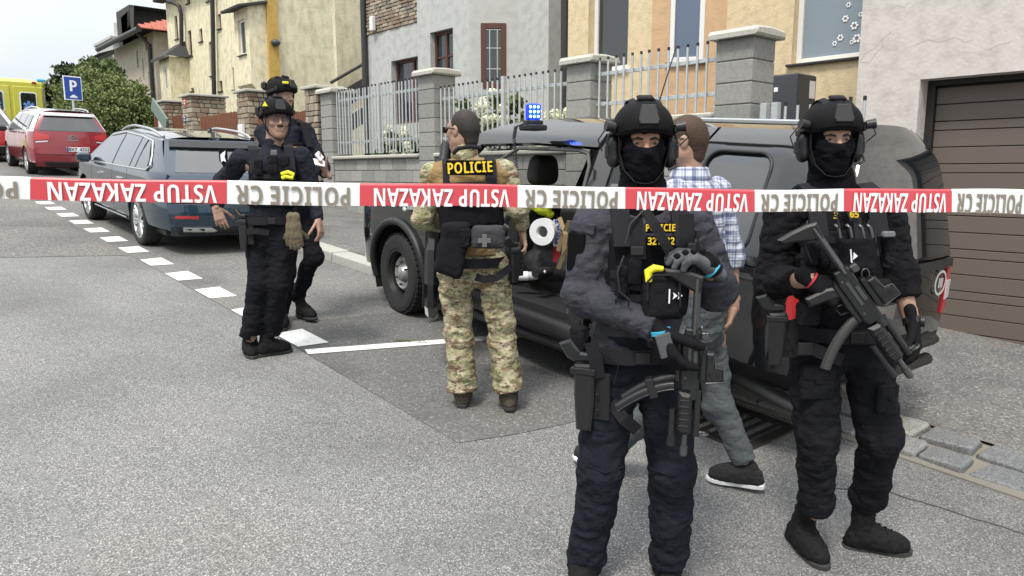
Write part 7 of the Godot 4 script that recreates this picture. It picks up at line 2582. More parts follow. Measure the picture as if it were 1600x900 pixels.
func camo_image() -> Image:
	var n1 := noise(FastNoiseLite.TYPE_SIMPLEX_SMOOTH, 0.009, 3, 71)
	var n2 := noise(FastNoiseLite.TYPE_SIMPLEX_SMOOTH, 0.013, 4, 72)
	var n3 := noise(FastNoiseLite.TYPE_SIMPLEX_SMOOTH, 0.019, 4, 73)
	var n4 := noise(FastNoiseLite.TYPE_SIMPLEX_SMOOTH, 0.03, 4, 74)
	var img := Image.create(512, 512, false, Image.FORMAT_RGB8)
	for y in 512:
		for x in 512:
			var c := Color(0.42, 0.36, 0.24).lerp(Color(0.28, 0.28, 0.15), smoothstep(-0.1, 0.25, n1.get_noise_2d(x * 0.8, y * 1.2)))
			if n2.get_noise_2d(x * 0.75, y * 1.3) > 0.2: c = Color(0.17, 0.1, 0.055)
			if n3.get_noise_2d(x * 0.7 + 200, y * 1.3) > 0.26: c = Color(0.12, 0.14, 0.06)
			if n4.get_noise_2d(x * 0.6 + 90, y * 1.5) > 0.34: c = Color(0.045, 0.03, 0.02)
			if n4.get_noise_2d(x * 0.6 + 900, y * 1.5 + 40) > 0.32: c = Color(0.52, 0.47, 0.36)
			img.set_pixel(x, y, c.linear_to_srgb())
	return img
func plaid_image() -> Image:
	var img := Image.create(256, 256, false, Image.FORMAT_RGB8)
	var band := func(t: int) -> float:      # dye of one thread
		var u := t % 128
		if u < 30: return 0.85
		if u < 36: return 0.0
		if u < 42: return 0.7
		if u > 58 and u < 68: return 0.6
		if u > 76 and u < 90: return 0.8
		if u > 98 and u < 102: return 0.35
		return 0.0
	for y in 256:
		for x in 256:
			var a: float = band.call(x)
			var b: float = band.call(y + 30)
			var k := 1.0 - (1.0 - a * 0.78) * (1.0 - b * 0.78)
			img.set_pixel(x, y, Color(0.62, 0.66, 0.74).lerp(Color(0.012, 0.03, 0.13), k).linear_to_srgb())
	return img

func rpart(called: String, mb: MB, m: Material, parent: Node3D, b: Basis) -> MeshInstance3D:   # mesh kept in turned axes so that the weave follows the body
	var off := base_of(parent)
	var t := b.transposed()
	for i in mb.v.size():
		mb.v[i] = t * (mb.v[i] - off); mb.n[i] = t * mb.n[i]
	return inst(called, mb.mesh(), m, parent, Transform3D(b, Vector3.ZERO))

func people_materials() -> void:
	var weave := noise(FastNoiseLite.TYPE_SIMPLEX_SMOOTH, 0.2, 3, 15)
	var wt := tex(bump_image(weave, 256, 4.0))
	var cre := noise(FastNoiseLite.TYPE_SIMPLEX_SMOOTH, 0.011, 5, 77)
	cre.fractal_type = FastNoiseLite.FRACTAL_RIDGED
	cre.fractal_gain = 0.55
	var ct := tex(bump_image(cre, 512, 9.0))
	var cloth := func(r, g, b, per := 2.2, bump := 0.85, rough := 0.9) -> StandardMaterial3D:
		var m := bumpy(triplanar(plain(r, g, b, rough), per, false), ct if per < 6.0 else wt, bump)
		m.albedo_texture = M.mottle
		m.metallic_specular = 0.22
		return m
	M.jacket_grey = cloth.call(0.055, 0.055, 0.07)
	M.jacket_black = cloth.call(0.0135, 0.0135, 0.016)
	M.jacket_navy = cloth.call(0.022, 0.024, 0.034)
	M.trouser_navy = cloth.call(0.0145, 0.016, 0.024)
	M.trouser_black = cloth.call(0.012, 0.0125, 0.016)
	M.knit = cloth.call(0.006, 0.006, 0.009, 8.0, 0.5)
	M.carrier = cloth.call(0.012, 0.012, 0.015, 8.0, 0.5)
	M.pouchm = cloth.call(0.014, 0.014, 0.017, 8.0, 0.5)
	M.velcro = cloth.call(0.007, 0.007, 0.008, 14.0, 1.5)
	M.webbing = plain(0.02, 0.02, 0.024, 0.85)
	M.webbing.metallic_specular = 0.25
	M.helmet = cloth.call(0.011, 0.011, 0.0125, 6.0, 0.4, 0.75)
	M.polymer = plain(0.011, 0.011, 0.0125, 0.45)
	M.blackmatte = plain(0.008, 0.008, 0.009, 0.9)
	M.gunmetal = plain(0.03, 0.031, 0.033, 0.32, 0.5)
	M.magsteel = plain(0.1, 0.1, 0.098, 0.36, 0.7)
	M.gunsteel = plain(0.12, 0.122, 0.125, 0.33, 0.8)
	M.glove_grey = cloth.call(0.1, 0.105, 0.115, 8.0, 0.4)
	M.glove_black = cloth.call(0.011, 0.011, 0.013, 8.0, 0.5)
	M.skin = bumpy(triplanar(plain(0.36, 0.22, 0.16, 0.55), 9.0, false), wt, 0.12)
	M.skin.subsurf_scatter_enabled = true
	M.skin.subsurf_scatter_strength = 0.12
	M.skin2 = bumpy(triplanar(plain(0.36, 0.19, 0.12, 0.55), 9.0, false), wt, 0.12)
	M.eyewhite = plain(0.3, 0.28, 0.26, 0.3)
	M.iris = plain(0.03, 0.02, 0.015, 0.1)
	M.hair = bumpy(triplanar(plain(0.022, 0.016, 0.012, 0.7), 22.0, false), wt, 0.7)
	M.hair_ginger = bumpy(triplanar(plain(0.055, 0.03, 0.017, 0.75), 22.0, false), wt, 0.7)
	M.patch_yellow = plain(0.85, 0.6, 0.03, 0.6)
	M.taser = plain(0.75, 0.7, 0.02, 0.5)
	M.bootm = cloth.call(0.014, 0.014, 0.015, 8.0, 0.6, 0.7)
	M.sole = plain(0.03, 0.03, 0.031, 0.8)
	M.camo = triplanar(plain(1, 1, 1, 0.9), 1.5, false)
	M.camo.albedo_texture = tex(camo_image())
	bumpy(M.camo, wt, 0.3)
	M.coyote = cloth.call(0.28, 0.19, 0.09)
	M.plaid = triplanar(plain(1, 1, 1, 0.9), 5.6, false)
	M.plaid.albedo_texture = tex(plaid_image())
	M.jeans = cloth.call(0.095, 0.11, 0.12, 3.0, 0.6)
	M.tealband = plain(0.05, 0.4, 0.6, 0.5)
	M.glove_tan = cloth.call(0.16, 0.13, 0.09)

func person(label: String, pos: Vector3, group: String) -> Node3D:
	return thing("person", label, "person", pos, group)

func basics(t: Node3D, j: Dictionary, c: Dictionary) -> void:
	# body, jacket, trousers, boots
	var mb := MB.new()
	core_body(mb, j)
	head_mesh(mb, j.head, c.get("hcell", 0.006), j.neck)
	for h in c.get("hands", []): hand_mesh(mb, h[0], h[1], h[2], h[3], h[4], 0.0, 1.0, c.get("handcell", 0.005))
	wpart("body", mb, c.skin, t)
	if c.get("eyes", true): eyes(t, j.head, c.skin)
	mb = MB.new()
	jacket_field(j, c.jacket).build(mb)
	if c.has("turn"): rpart(c.get("jacket_name", "jacket"), mb, c.jacket_m, t, c.turn)
	else: wpart(c.get("jacket_name", "jacket"), mb, c.jacket_m, t)
	mb = MB.new()
	trouser_field(j, c.trousers).build(mb)
	if c.has("turn"): rpart("trousers", mb, c.trousers_m, t, c.turn)
	else: wpart("trousers", mb, c.trousers_m, t)
	for s in ["l", "r"]:
		if j.has("toe" + s): boot(t, j["an" + s], j["toe" + s], c.get("boot_m", M.bootm), c.get("sole_m", M.sole), c.get("boot_name", "boot"), c.get("low", false), c.get("bootcell", 0.009), j.get("up" + s, Vector3.UP))

func carrier(t: Node3D, j: Dictionary, y0: float, y1: float, half: float, infl := 0.035, cell := 0.01, m: Material = null) -> MeshInstance3D:
	# plate carrier: front and back plates, and a wrap round the waist
	var up: Vector3 = (j.chest - j.belly).normalized()
	var rt: Vector3 = j.fwd.cross(up).normalized()
	var mid: Vector3 = mean(j.chest, j.belly)
	if m == null: m = M.carrier
	var f := Field.new(cell)
	f.cap(j.chest, j.belly, 0.155 + infl, 0.148 + infl, 0.05, j.fwd, 1.3)
	f.rough(fold_noise(int(y0 * 100)), 0.004, Vector3(12, 12, 12))
	f.keep(mid + up * y1, up)
	f.keep(mid + up * y0, -up)
	f.keep(mid + rt * half, rt)
	f.keep(mid - rt * half, -rt)
	var mb := MB.new()
	f.build(mb)
	var o := wpart("plate_carrier", mb, m, t)
	f = Field.new(cell)
	f.cap(j.chest, j.belly, 0.155 + infl * 0.7, 0.15 + infl * 0.7, 0.05, j.fwd, 1.3)
	f.keep(mid + up * (y0 + 0.16), up)
	f.keep(mid + up * (y0 - 0.02), -up)
	mb = MB.new()
	f.build(mb)
	wpart("waist_wrap", mb, m, o)
	for s in ["l", "r"]:
		mb = MB.new()
		var sh: Vector3 = j["sh" + s].lerp(j.chest, 0.42)
		sh.y = j["sh" + s].y
		var l := [mid + up * (y1 - 0.03) + (sh - j.chest) * 1.0 * Vector3(1, 0, 1) + j.fwd * 0.14, sh + Vector3(0, 0.06, 0) + j.fwd * 0.07, sh + Vector3(0, 0.085, 0), sh + Vector3(0, 0.06, 0) - j.fwd * 0.08, mid + up * (y1 - 0.03) + (sh - j.chest) * Vector3(1, 0, 1) - j.fwd * 0.14]
		mb.strap(l, [j.fwd, j.fwd + up, up, up - j.fwd, -j.fwd], 0.065, 0.014)
		wpart("shoulder_strap", mb, M.webbing, o)
	return o

func belt(t: Node3D, j: Dictionary, y: float, r := 0.172, w := 0.05) -> void:
	var mb := MB.new()
	var l: Array = []
	var nn: Array = []
	var rt: Vector3 = j.fwd.cross(Vector3.UP).normalized()
	for i in 33:
		var a := TAU * i / 32
		l.append(j.pelvis + Vector3(0, y, 0) + rt * cos(a) * r + j.fwd * sin(a) * r * 0.8)
		nn.append((rt * cos(a) + j.fwd * sin(a)).normalized())
	mb.strap(l, nn, w, 0.007)
	var b := wpart("belt", mb, M.webbing, t)
	mb = MB.new()
	mb.cbox(j.pelvis + Vector3(0, y, 0) + j.fwd * (r * 0.8 + 0.01), Vector3(0.055, 0.045, 0.012), 0.004, Basis(rt, Vector3.UP, rt.cross(Vector3.UP)))
	wpart("buckle", mb, M.polymer, b)

func facing(deg := 0.0) -> Basis:      # upright basis whose z looks at the camera, for patches and print
	var z := turned(deg)
	return Basis(Vector3.UP.cross(z), Vector3.UP, z)

func guard_centre() -> void:
	var d := 2.72
	var P := func(x: float, y: float, b := 0.0) -> Vector3: return at_d(x, y, d - b)
	var foot := at_g(985, 905)
	var t := person("masked officer with grey jacket holding a muzzle-down gun at his chest", foot, "police officers")
	var j := {"fwd": turned(4), "neck": P.call(1004, 306), "chest": P.call(1006, 385), "belly": P.call(1002, 470), "pelvis": P.call(988, 548),
		"shr": P.call(927, 352), "elr": P.call(913, 460, 0.02), "wrr": P.call(1026, 512, 0.23), "shl": P.call(1082, 350), "ell": P.call(1119, 452, 0.03), "wrl": P.call(1108, 418, 0.2),
		"hipr": P.call(952, 575), "knr": P.call(940, 735, 0.05), "anr": P.call(913, 885, 0.0), "hipl": P.call(1038, 575), "knl": P.call(1050, 735, 0.04), "anl": P.call(1045, 880, 0.0)}
	j.toer = at_g(905, 935) + Vector3(0, 0.0, 0)
	j.toel = at_g(1048, 925)
	j.head = Frame.new(P.call(1003, 228, 0.02), turned(0))
	basics(t, j, {"skin": M.skin2, "jacket": {"sd": 1, "cell": 0.0095, "sleeve_l": 0.045, "hem": -0.01, "cuff": 0.058, "bulk": 1.06, "arms": 1.24}, "jacket_m": M.jacket_grey, "trousers": {"sd": 2, "cell": 0.0095, "legs": 1.13, "hemr": 0.068}, "trousers_m": M.trouser_navy, "hands": []})
	balaclava(t, j.head, j.neck)
	helmet(t, j.head, true)
	# gloves
	var mb := MB.new()
	hand_mesh(mb, j.wrl, P.call(1070, 393, 0.25) - j.wrl, Vector3.DOWN + fh * 0.35, -1.0, [0.55, 0.6, 0.65, 0.7, 0.5], 0.003, 1.08)
	var gl := wpart("glove", mb, M.glove_grey, t)
	mb = MB.new()
	mb.tube([P.call(1115, 424, 0.19), P.call(1108, 414, 0.2), P.call(1100, 408, 0.22)], [0.036, 0.038, 0.036], 14, true)
	wpart("cuff", mb, M.glove_black, gl)
	mb = MB.new()
	for i in 4:
		var q: Vector3 = P.call(1058 + i * 13, 396 - i * 1.5 + (4 if i == 0 else 0), 0.31)
		mb.cbox(q, Vector3(0.024, 0.02, 0.02), 0.008, facing())
	wpart("knuckle_pad", mb, M.glove_black, gl)
	mb = MB.new()
	hand_mesh(mb, j.wrr + Vector3(0, -0.01, 0), P.call(1046, 556, 0.27) - j.wrr, cr + fh * 0.5, 1.0, [0.4, 0.6, 0.65, 0.7, 0.4], 0.004, 1.2)
	gl = wpart("glove", mb, M.glove_black, t)
	mb = MB.new()
	mb.cbox(P.call(1040, 540, 0.287), Vector3(0.055, 0.085, 0.012), 0.005, facing() * Basis(Vector3(0, 0, 1), 0.3))
	wpart("back_pad", mb, M.glove_grey, gl)
	for q in [[1032, 518, 0.245, 0.25], [1112, 421, 0.2, 0.9]]:
		mb = MB.new()
		var c: Vector3 = P.call(q[0], q[1], q[2])
		var e: Vector3 = (Basis(cr, Vector3.UP, -fh) * Vector3(sin(q[3]), -cos(q[3]), 0)).normalized()
		mb.tube([c - e * 0.007, c + e * 0.007], 0.036, 16, true)
		wpart("wrist_band", mb, M.tealband, t)
	var v := carrier(t, j, -0.13, 0.14, 0.145)
	belt(t, j, 0.01, 0.185, 0.055)
	var FB := facing(4)
	# chest straps, pouches and patches
	wpart("strap", px_strap([[1000, 318, 0.17], [1022, 350, 0.205], [1045, 390, 0.215], [1052, 410, 0.22]], d, 0.034), M.webbing, v)
	wpart("strap", px_strap([[992, 340, 0.19], [996, 375, 0.2], [997, 405, 0.2]], d, 0.05, 0.007), M.webbing, v)
	wpart("strap", px_strap([[1072, 335, 0.18], [1074, 370, 0.19], [1072, 400, 0.19]], d, 0.05, 0.007), M.webbing, v)
	for y in [428, 446, 464, 482]: wpart("webbing_row", px_strap([[955, y, 0.13], [975, y + 1, 0.175], [1000, y + 2, 0.195], [1040, y + 2, 0.2], [1070, y, 0.17]], d, 0.025, 0.004), M.webbing, v)
	mb = MB.new()
	mb.cbox(P.call(996, 392, 0.21), Vector3(0.046, 0.034, 0.014), 0.005, FB)
	wpart("buckle", mb, M.polymer, v)
	pouch(v, "pouch", P.call(992, 425, 0.205), 0.05, 0.09, 0.03, FB, M.pouchm)
	pouch(v, "pouch", P.call(972, 440, 0.18), 0.045, 0.12, 0.04, FB, M.pouchm)
	pouch(v, "pouch", P.call(1037, 462, 0.22), 0.15, 0.17, 0.075, FB, M.pouchm, false)
	mb = MB.new()
	mb.tube([P.call(1012, 470, 0.262), P.call(1012, 440, 0.265), P.call(1022, 430, 0.268), P.call(1050, 430, 0.268), P.call(1062, 440, 0.266), P.call(1063, 480, 0.262)], 0.004, 6)
	wpart("zip", mb, M.webbing, v)
	mb = MB.new()
	mb.tube([P.call(1014, 440, 0.25), P.call(1013, 424, 0.25), P.call(1022, 419, 0.25), P.call(1036, 420, 0.25)], [0.012, 0.015, 0.014, 0.009], 8)
	var ts := thing("taser", "yellow stun gun tucked in the chest pouch of the grey jacketed officer", "stun gun", P.call(1022, 428, 0.25))
	wpart("grip", mb, M.taser, ts)
	for q in [[1032, 356, 0.104, 0.036], [1033, 377, 0.1, 0.036]]:
		mb = MB.new()
		mb.cbox(P.call(q[0], q[1], 0.196), Vector3(q[2], q[3], 0.006), 0.002, FB)
		wpart("patch", mb, M.velcro, v)
	letters("POLICIE", 0.024, Transform3D(FB, P.call(1032, 356, 0.2)), M.patch_yellow, v, "lettering", 0.002, true, 0.82)
	letters("321232", 0.025, Transform3D(FB, P.call(1033, 377, 0.2)), M.patch_yellow, v, "lettering", 0.002, true, 0.82)
	mb = MB.new()
	var c0: Vector3 = P.call(1055, 463, 0.264)
	mb.cbox(c0 + FB * Vector3(-0.02, 0, 0), Vector3(0.005, 0.05, 0.003), 0.001, FB)
	for k in 2: mb.prism(PackedVector2Array([Vector2(0, 0.012), Vector2(0.016, 0), Vector2(0, -0.012), Vector2(0.004, 0)]), Transform3D(FB, c0 + FB * Vector3(-0.008 + k * 0.017, 0.002, 0)), 0.003)
	wpart("emblem", mb, M.signwhite, v)
	mb = MB.new()
	mb.cbox(P.call(1080, 395, 0.205), Vector3(0.04, 0.075, 0.03), 0.01, FB)
	mb.tube([P.call(1090, 372, 0.2), P.call(1090, 360, 0.2)], 0.01, 8)
	wpart("radio", mb, M.polymer, v)
	for q in [[[1090, 372], [1098, 392], [1088, 415], [1070, 430]], [[975, 400], [965, 425], [968, 455], [985, 470]], [[1005, 330], [985, 350], [978, 380]]]:
		mb = MB.new()
		mb.tube([P.call(q[0][0], q[0][1], 0.2), P.call(q[1][0], q[1][1], 0.215), P.call(q[2][0], q[2][1], 0.225)] + ([P.call(q[3][0], q[3][1], 0.23)] if q.size() > 3 else []), 0.0038, 6)
		wpart("cable", mb, M.polymer, v)
	mb = MB.new()
	for x in [962, 982, 1002, 1068]:
		for y in [437, 455, 473]: mb.cbox(P.call(x, y, 0.175 if x < 970 else 0.2), Vector3(0.004, 0.026, 0.006), 0.001, FB)
	wpart("stitching", mb, M.pouchm, v)
	# sleeve pocket and velcro panel
	mb = MB.new()
	mb.cbox(P.call(900, 394, 0.058), Vector3(0.07, 0.14, 0.014), 0.005, facing(-35) * Basis(Vector3(0, 0, 1), -0.05))
	var pk := wpart("sleeve_panel", mb, M.velcro, t)
	mb = MB.new()
	mb.cbox(P.call(910, 356, 0.064), Vector3(0.1, 0.04, 0.014), 0.005, facing(-30) * Basis(Vector3(0, 0, 1), -0.12))
	wpart("pocket_flap", mb, M.jacket_grey, pk)
	# holster on the thigh with strap
	var hb := pistol(t, Transform3D(facing(-25), P.call(914, 588, 0.1)).scaled_local(Vector3(1.18, 1.18, 1.18)), "holster", M.polymer)
	mb = px_strap([[955, 628, 0.11], [975, 655, 0.13], [996, 672, 0.12]], d, 0.045)
	wpart("thigh_strap", mb, M.webbing, hb)
	mb = px_strap([[924, 535, 0.14], [930, 560, 0.14], [935, 590, 0.13]], d, 0.05)
	wpart("drop_strap", mb, M.webbing, hb)
	pouch(t, "pouch", P.call(905, 528, 0.06), 0.07, 0.1, 0.05, facing(-40), M.pouchm, false)
	# trouser pocket
	mb = MB.new()
	mb.tube([P.call(935, 545, 0.14), P.call(955, 562, 0.155), P.call(966, 572, 0.15), P.call(960, 600, 0.14)], 0.004, 5)
	wpart("pocket_seam", mb, M.trouser_navy, t)
	# shadowed knee seams
	for k in [[912, 978, 735], [1012, 1085, 740]]:
		mb = MB.new()
		mb.tube([P.call(k[0] + 4, k[2] - 8, 0.11), P.call((k[0] + k[1]) * 0.5, k[2] + 4, 0.145), P.call(k[1] - 4, k[2] - 6, 0.11)], 0.0035, 5)
		wpart("knee_seam", mb, M.trouser_navy, t)
	sub_gun("submachine gun held muzzle down with twin curved magazines", P.call(1084, 426, 0.27), P.call(1070, 712, 0.27), cr + -fh * 0.25, true)

func guard_side() -> void:
	var d := 2.95
	var P := func(x: float, y: float, b := 0.0) -> Vector3: return at_d(x, y, d - b)
	var foot := at_g(1300, 880)
	var t := person("masked officer in black at the truck rear with a gun slanted across the body", foot, "police officers")
	var j := {"fwd": turned(2), "neck": P.call(1299, 292), "chest": P.call(1302, 365), "belly": P.call(1308, 445), "pelvis": P.call(1310, 515),
		"shr": P.call(1224, 325), "elr": P.call(1207, 440, -0.02), "wrr": P.call(1266, 437, 0.24), "shl": P.call(1380, 325), "ell": P.call(1402, 425, 0.0), "wrl": P.call(1425, 505, 0.1),
		"hipr": P.call(1272, 545), "knr": P.call(1276, 680, 0.05), "anr": P.call(1274, 800, 0.02), "hipl": P.call(1352, 545), "knl": P.call(1376, 680, 0.06), "anl": P.call(1352, 790, -0.08)}
	j.toer = at_g(1290, 893)
	j.toel = at_g(1424, 866)
	j.head = Frame.new(P.call(1297, 222, 0.02), turned(-3))
	basics(t, j, {"skin": M.skin, "jacket": {"sd": 11, "cell": 0.0095, "sleeve_r": 0.085, "sleeve_l": 0.1, "hem": 0.0, "cuff": 0.052, "arms": 1.12}, "jacket_m": M.jacket_black, "trousers": {"sd": 12, "cell": 0.0095, "legs": 1.1, "hemr": 0.062}, "trousers_m": M.trouser_black, "hands": []})
	balaclava(t, j.head, j.neck)
	helmet(t, j.head, true)
	var mb := MB.new()
	hand_mesh(mb, j.wrr + (P.call(1312, 466, 0.27) - j.wrr).normalized() * 0.02, P.call(1312, 466, 0.27) - j.wrr, fh + Vector3.DOWN * 0.3, 1.0, [0.5, 0.75, 0.8, 0.8, 0.3], 0.003, 1.08)
	var gl := wpart("glove", mb, M.glove_black, t)
	mb = MB.new()
	var e: Vector3 = (P.call(1300, 458, 0.26) - j.wrr).normalized()
	mb.tube([j.wrr + e * 0.002, j.wrr + e * 0.009], 0.034, 14)
	wpart("cuff_trim", mb, plain(0.5, 0.03, 0.05, 0.7), gl)
	mb = MB.new()
	hand_mesh(mb, j.wrl, P.call(1434, 550, 0.13) - j.wrl, -cr + fh * 0.4, -1.0, [0.5, 0.5, 0.55, 0.6, 0.3], 0.003, 1.08)
	wpart("glove", mb, M.glove_black, t)
	mb = MB.new()
	e = (j.wrl - j.ell).normalized()
	mb.tube([j.wrl - e * 0.022, j.wrl + e * 0.004], 0.033, 16)
	var wa := wpart("watch", mb, M.polymer, t)
	mb = MB.new()
	mb.tube([j.wrl - e * 0.009 + cr * 0.03 - fh * 0.014, j.wrl - e * 0.009 + cr * 0.042 - fh * 0.022], 0.021, 14)
	wpart("dial", mb, M.polymer, wa)
	var v := carrier(t, j, -0.12, 0.13, 0.14)
	belt(t, j, 0.0, 0.182, 0.055)
	var FB := facing(2)
	wpart("strap", px_strap([[1320, 300, 0.12], [1335, 345, 0.2], [1350, 375, 0.215]], d, 0.034), M.webbing, v)
	wpart("strap", px_strap([[1338, 340, 0.2], [1342, 380, 0.235], [1340, 420, 0.24]], d, 0.03, 0.006), M.webbing, v)
	wpart("strap", px_strap([[1362, 345, 0.2], [1352, 385, 0.235], [1348, 425, 0.24]], d, 0.03, 0.006), M.webbing, v)
	for y in [372, 392, 412]: wpart("webbing_row", px_strap([[1252, y, 0.13], [1275, y + 1, 0.175], [1302, y + 2, 0.195], [1340, y + 2, 0.195], [1366, y, 0.16]], d, 0.026, 0.004), M.webbing, v)
	for q in [[1268, 396, 0.045, 0.1, 0.05], [1287, 402, 0.042, 0.09, 0.05], [1388, 395, 0.042, 0.13, 0.045], [1262, 430, 0.06, 0.08, 0.05]]: pouch(v, "pouch", P.call(q[0], q[1], 0.2), q[2], q[3], q[4], FB, M.pouchm)
	pouch(v, "pouch", P.call(1340, 402, 0.225), 0.14, 0.14, 0.07, FB, M.pouchm, false)
	pouch(v, "pouch", P.call(1374, 448, 0.19), 0.08, 0.07, 0.06, FB, M.pouchm)
	mb = MB.new()
	for x in [1312, 1330, 1349, 1362]: mb.tube([P.call(x - 7, 352, 0.21), P.call(x - 2, 356, 0.225), P.call(x + 1, 372, 0.225)], 0.007, 8)
	wpart("magazine_tops", mb, M.gunsteel, v)
	mb = MB.new()
	mb.cbox(P.call(1388, 366, 0.222), Vector3(0.05, 0.022, 0.02), 0.006, FB)
	wpart("clip", mb, plain(0.25, 0.26, 0.26, 0.4), v)
	letters("3", 0.024, Transform3D(FB, P.call(1306, 337, 0.2)), M.patch_yellow, v)
	letters("65", 0.024, Transform3D(FB, P.call(1335, 335, 0.225)), M.patch_yellow, v)
	mb = MB.new()
	var c0: Vector3 = P.call(1330, 400, 0.264)
	mb.cbox(c0, Vector3(0.006, 0.05, 0.003), 0.001, FB * Basis(Vector3(0, 0, 1), 0.15))
	mb.prism(PackedVector2Array([Vector2(0, 0.014), Vector2(0.016, 0), Vector2(0, -0.014)]), Transform3D(FB, c0 + FB * Vector3(0.008, 0, 0)), 0.003)
	wpart("emblem", mb, M.signwhite, v)
	for q in [[[1262, 345], [1255, 375], [1268, 410]], [[1352, 356], [1368, 372], [1372, 400]], [[1318, 300], [1306, 330], [1312, 356]]]:
		mb = MB.new()
		mb.tube([P.call(q[0][0], q[0][1], 0.2), P.call(q[1][0], q[1][1], 0.225), P.call(q[2][0], q[2][1], 0.24)], 0.0038, 6)
		wpart("cable", mb, M.polymer, v)
	mb = MB.new()
	var rg: Array = []
	for i in 17: rg.append(P.call(1352 + cos(TAU * i / 16) * 6, 428 + sin(TAU * i / 16) * 8, 0.265))
	mb.tube(rg, 0.003, 6, false)
	wpart("ring", mb, M.gunsteel, v)
	var hb := pistol(t, Transform3D(facing(-20), P.call(1214, 505, 0.09)), "holster")
	wpart("thigh_strap", px_strap([[1240, 548, 0.12], [1270, 545, 0.165], [1300, 558, 0.16], [1316, 562, 0.12]], d, 0.05), M.webbing, hb)
	mb = MB.new()
	mb.cbox(P.call(1258, 545, 0.17), Vector3(0.06, 0.05, 0.016), 0.005, FB)
	wpart("buckle", mb, M.polymer, hb)
	pouch(t, "pouch", P.call(1262, 490, 0.175), 0.09, 0.1, 0.05, FB, M.pouchm)
	# cargo pockets
	for q in [[1277, 585, 0.145, 0.15, 0.17, 5.0], [1385, 610, 0.12, 0.12, 0.17, 30.0]]:
		var pk := pouch(t, "cargo_pocket", P.call(q[0], q[1] + 12, q[4] - 0.055 if q[5] < 10 else 0.11), q[2], q[3], 0.03, facing(q[5]), M.trouser_black)
	sub_gun("submachine gun slanted across the body with one curved magazine", P.call(1258, 352, 0.27), P.call(1426, 588, 0.3), cr * 0.8 + Vector3.UP * 0.6 - fh * 0.15, false)

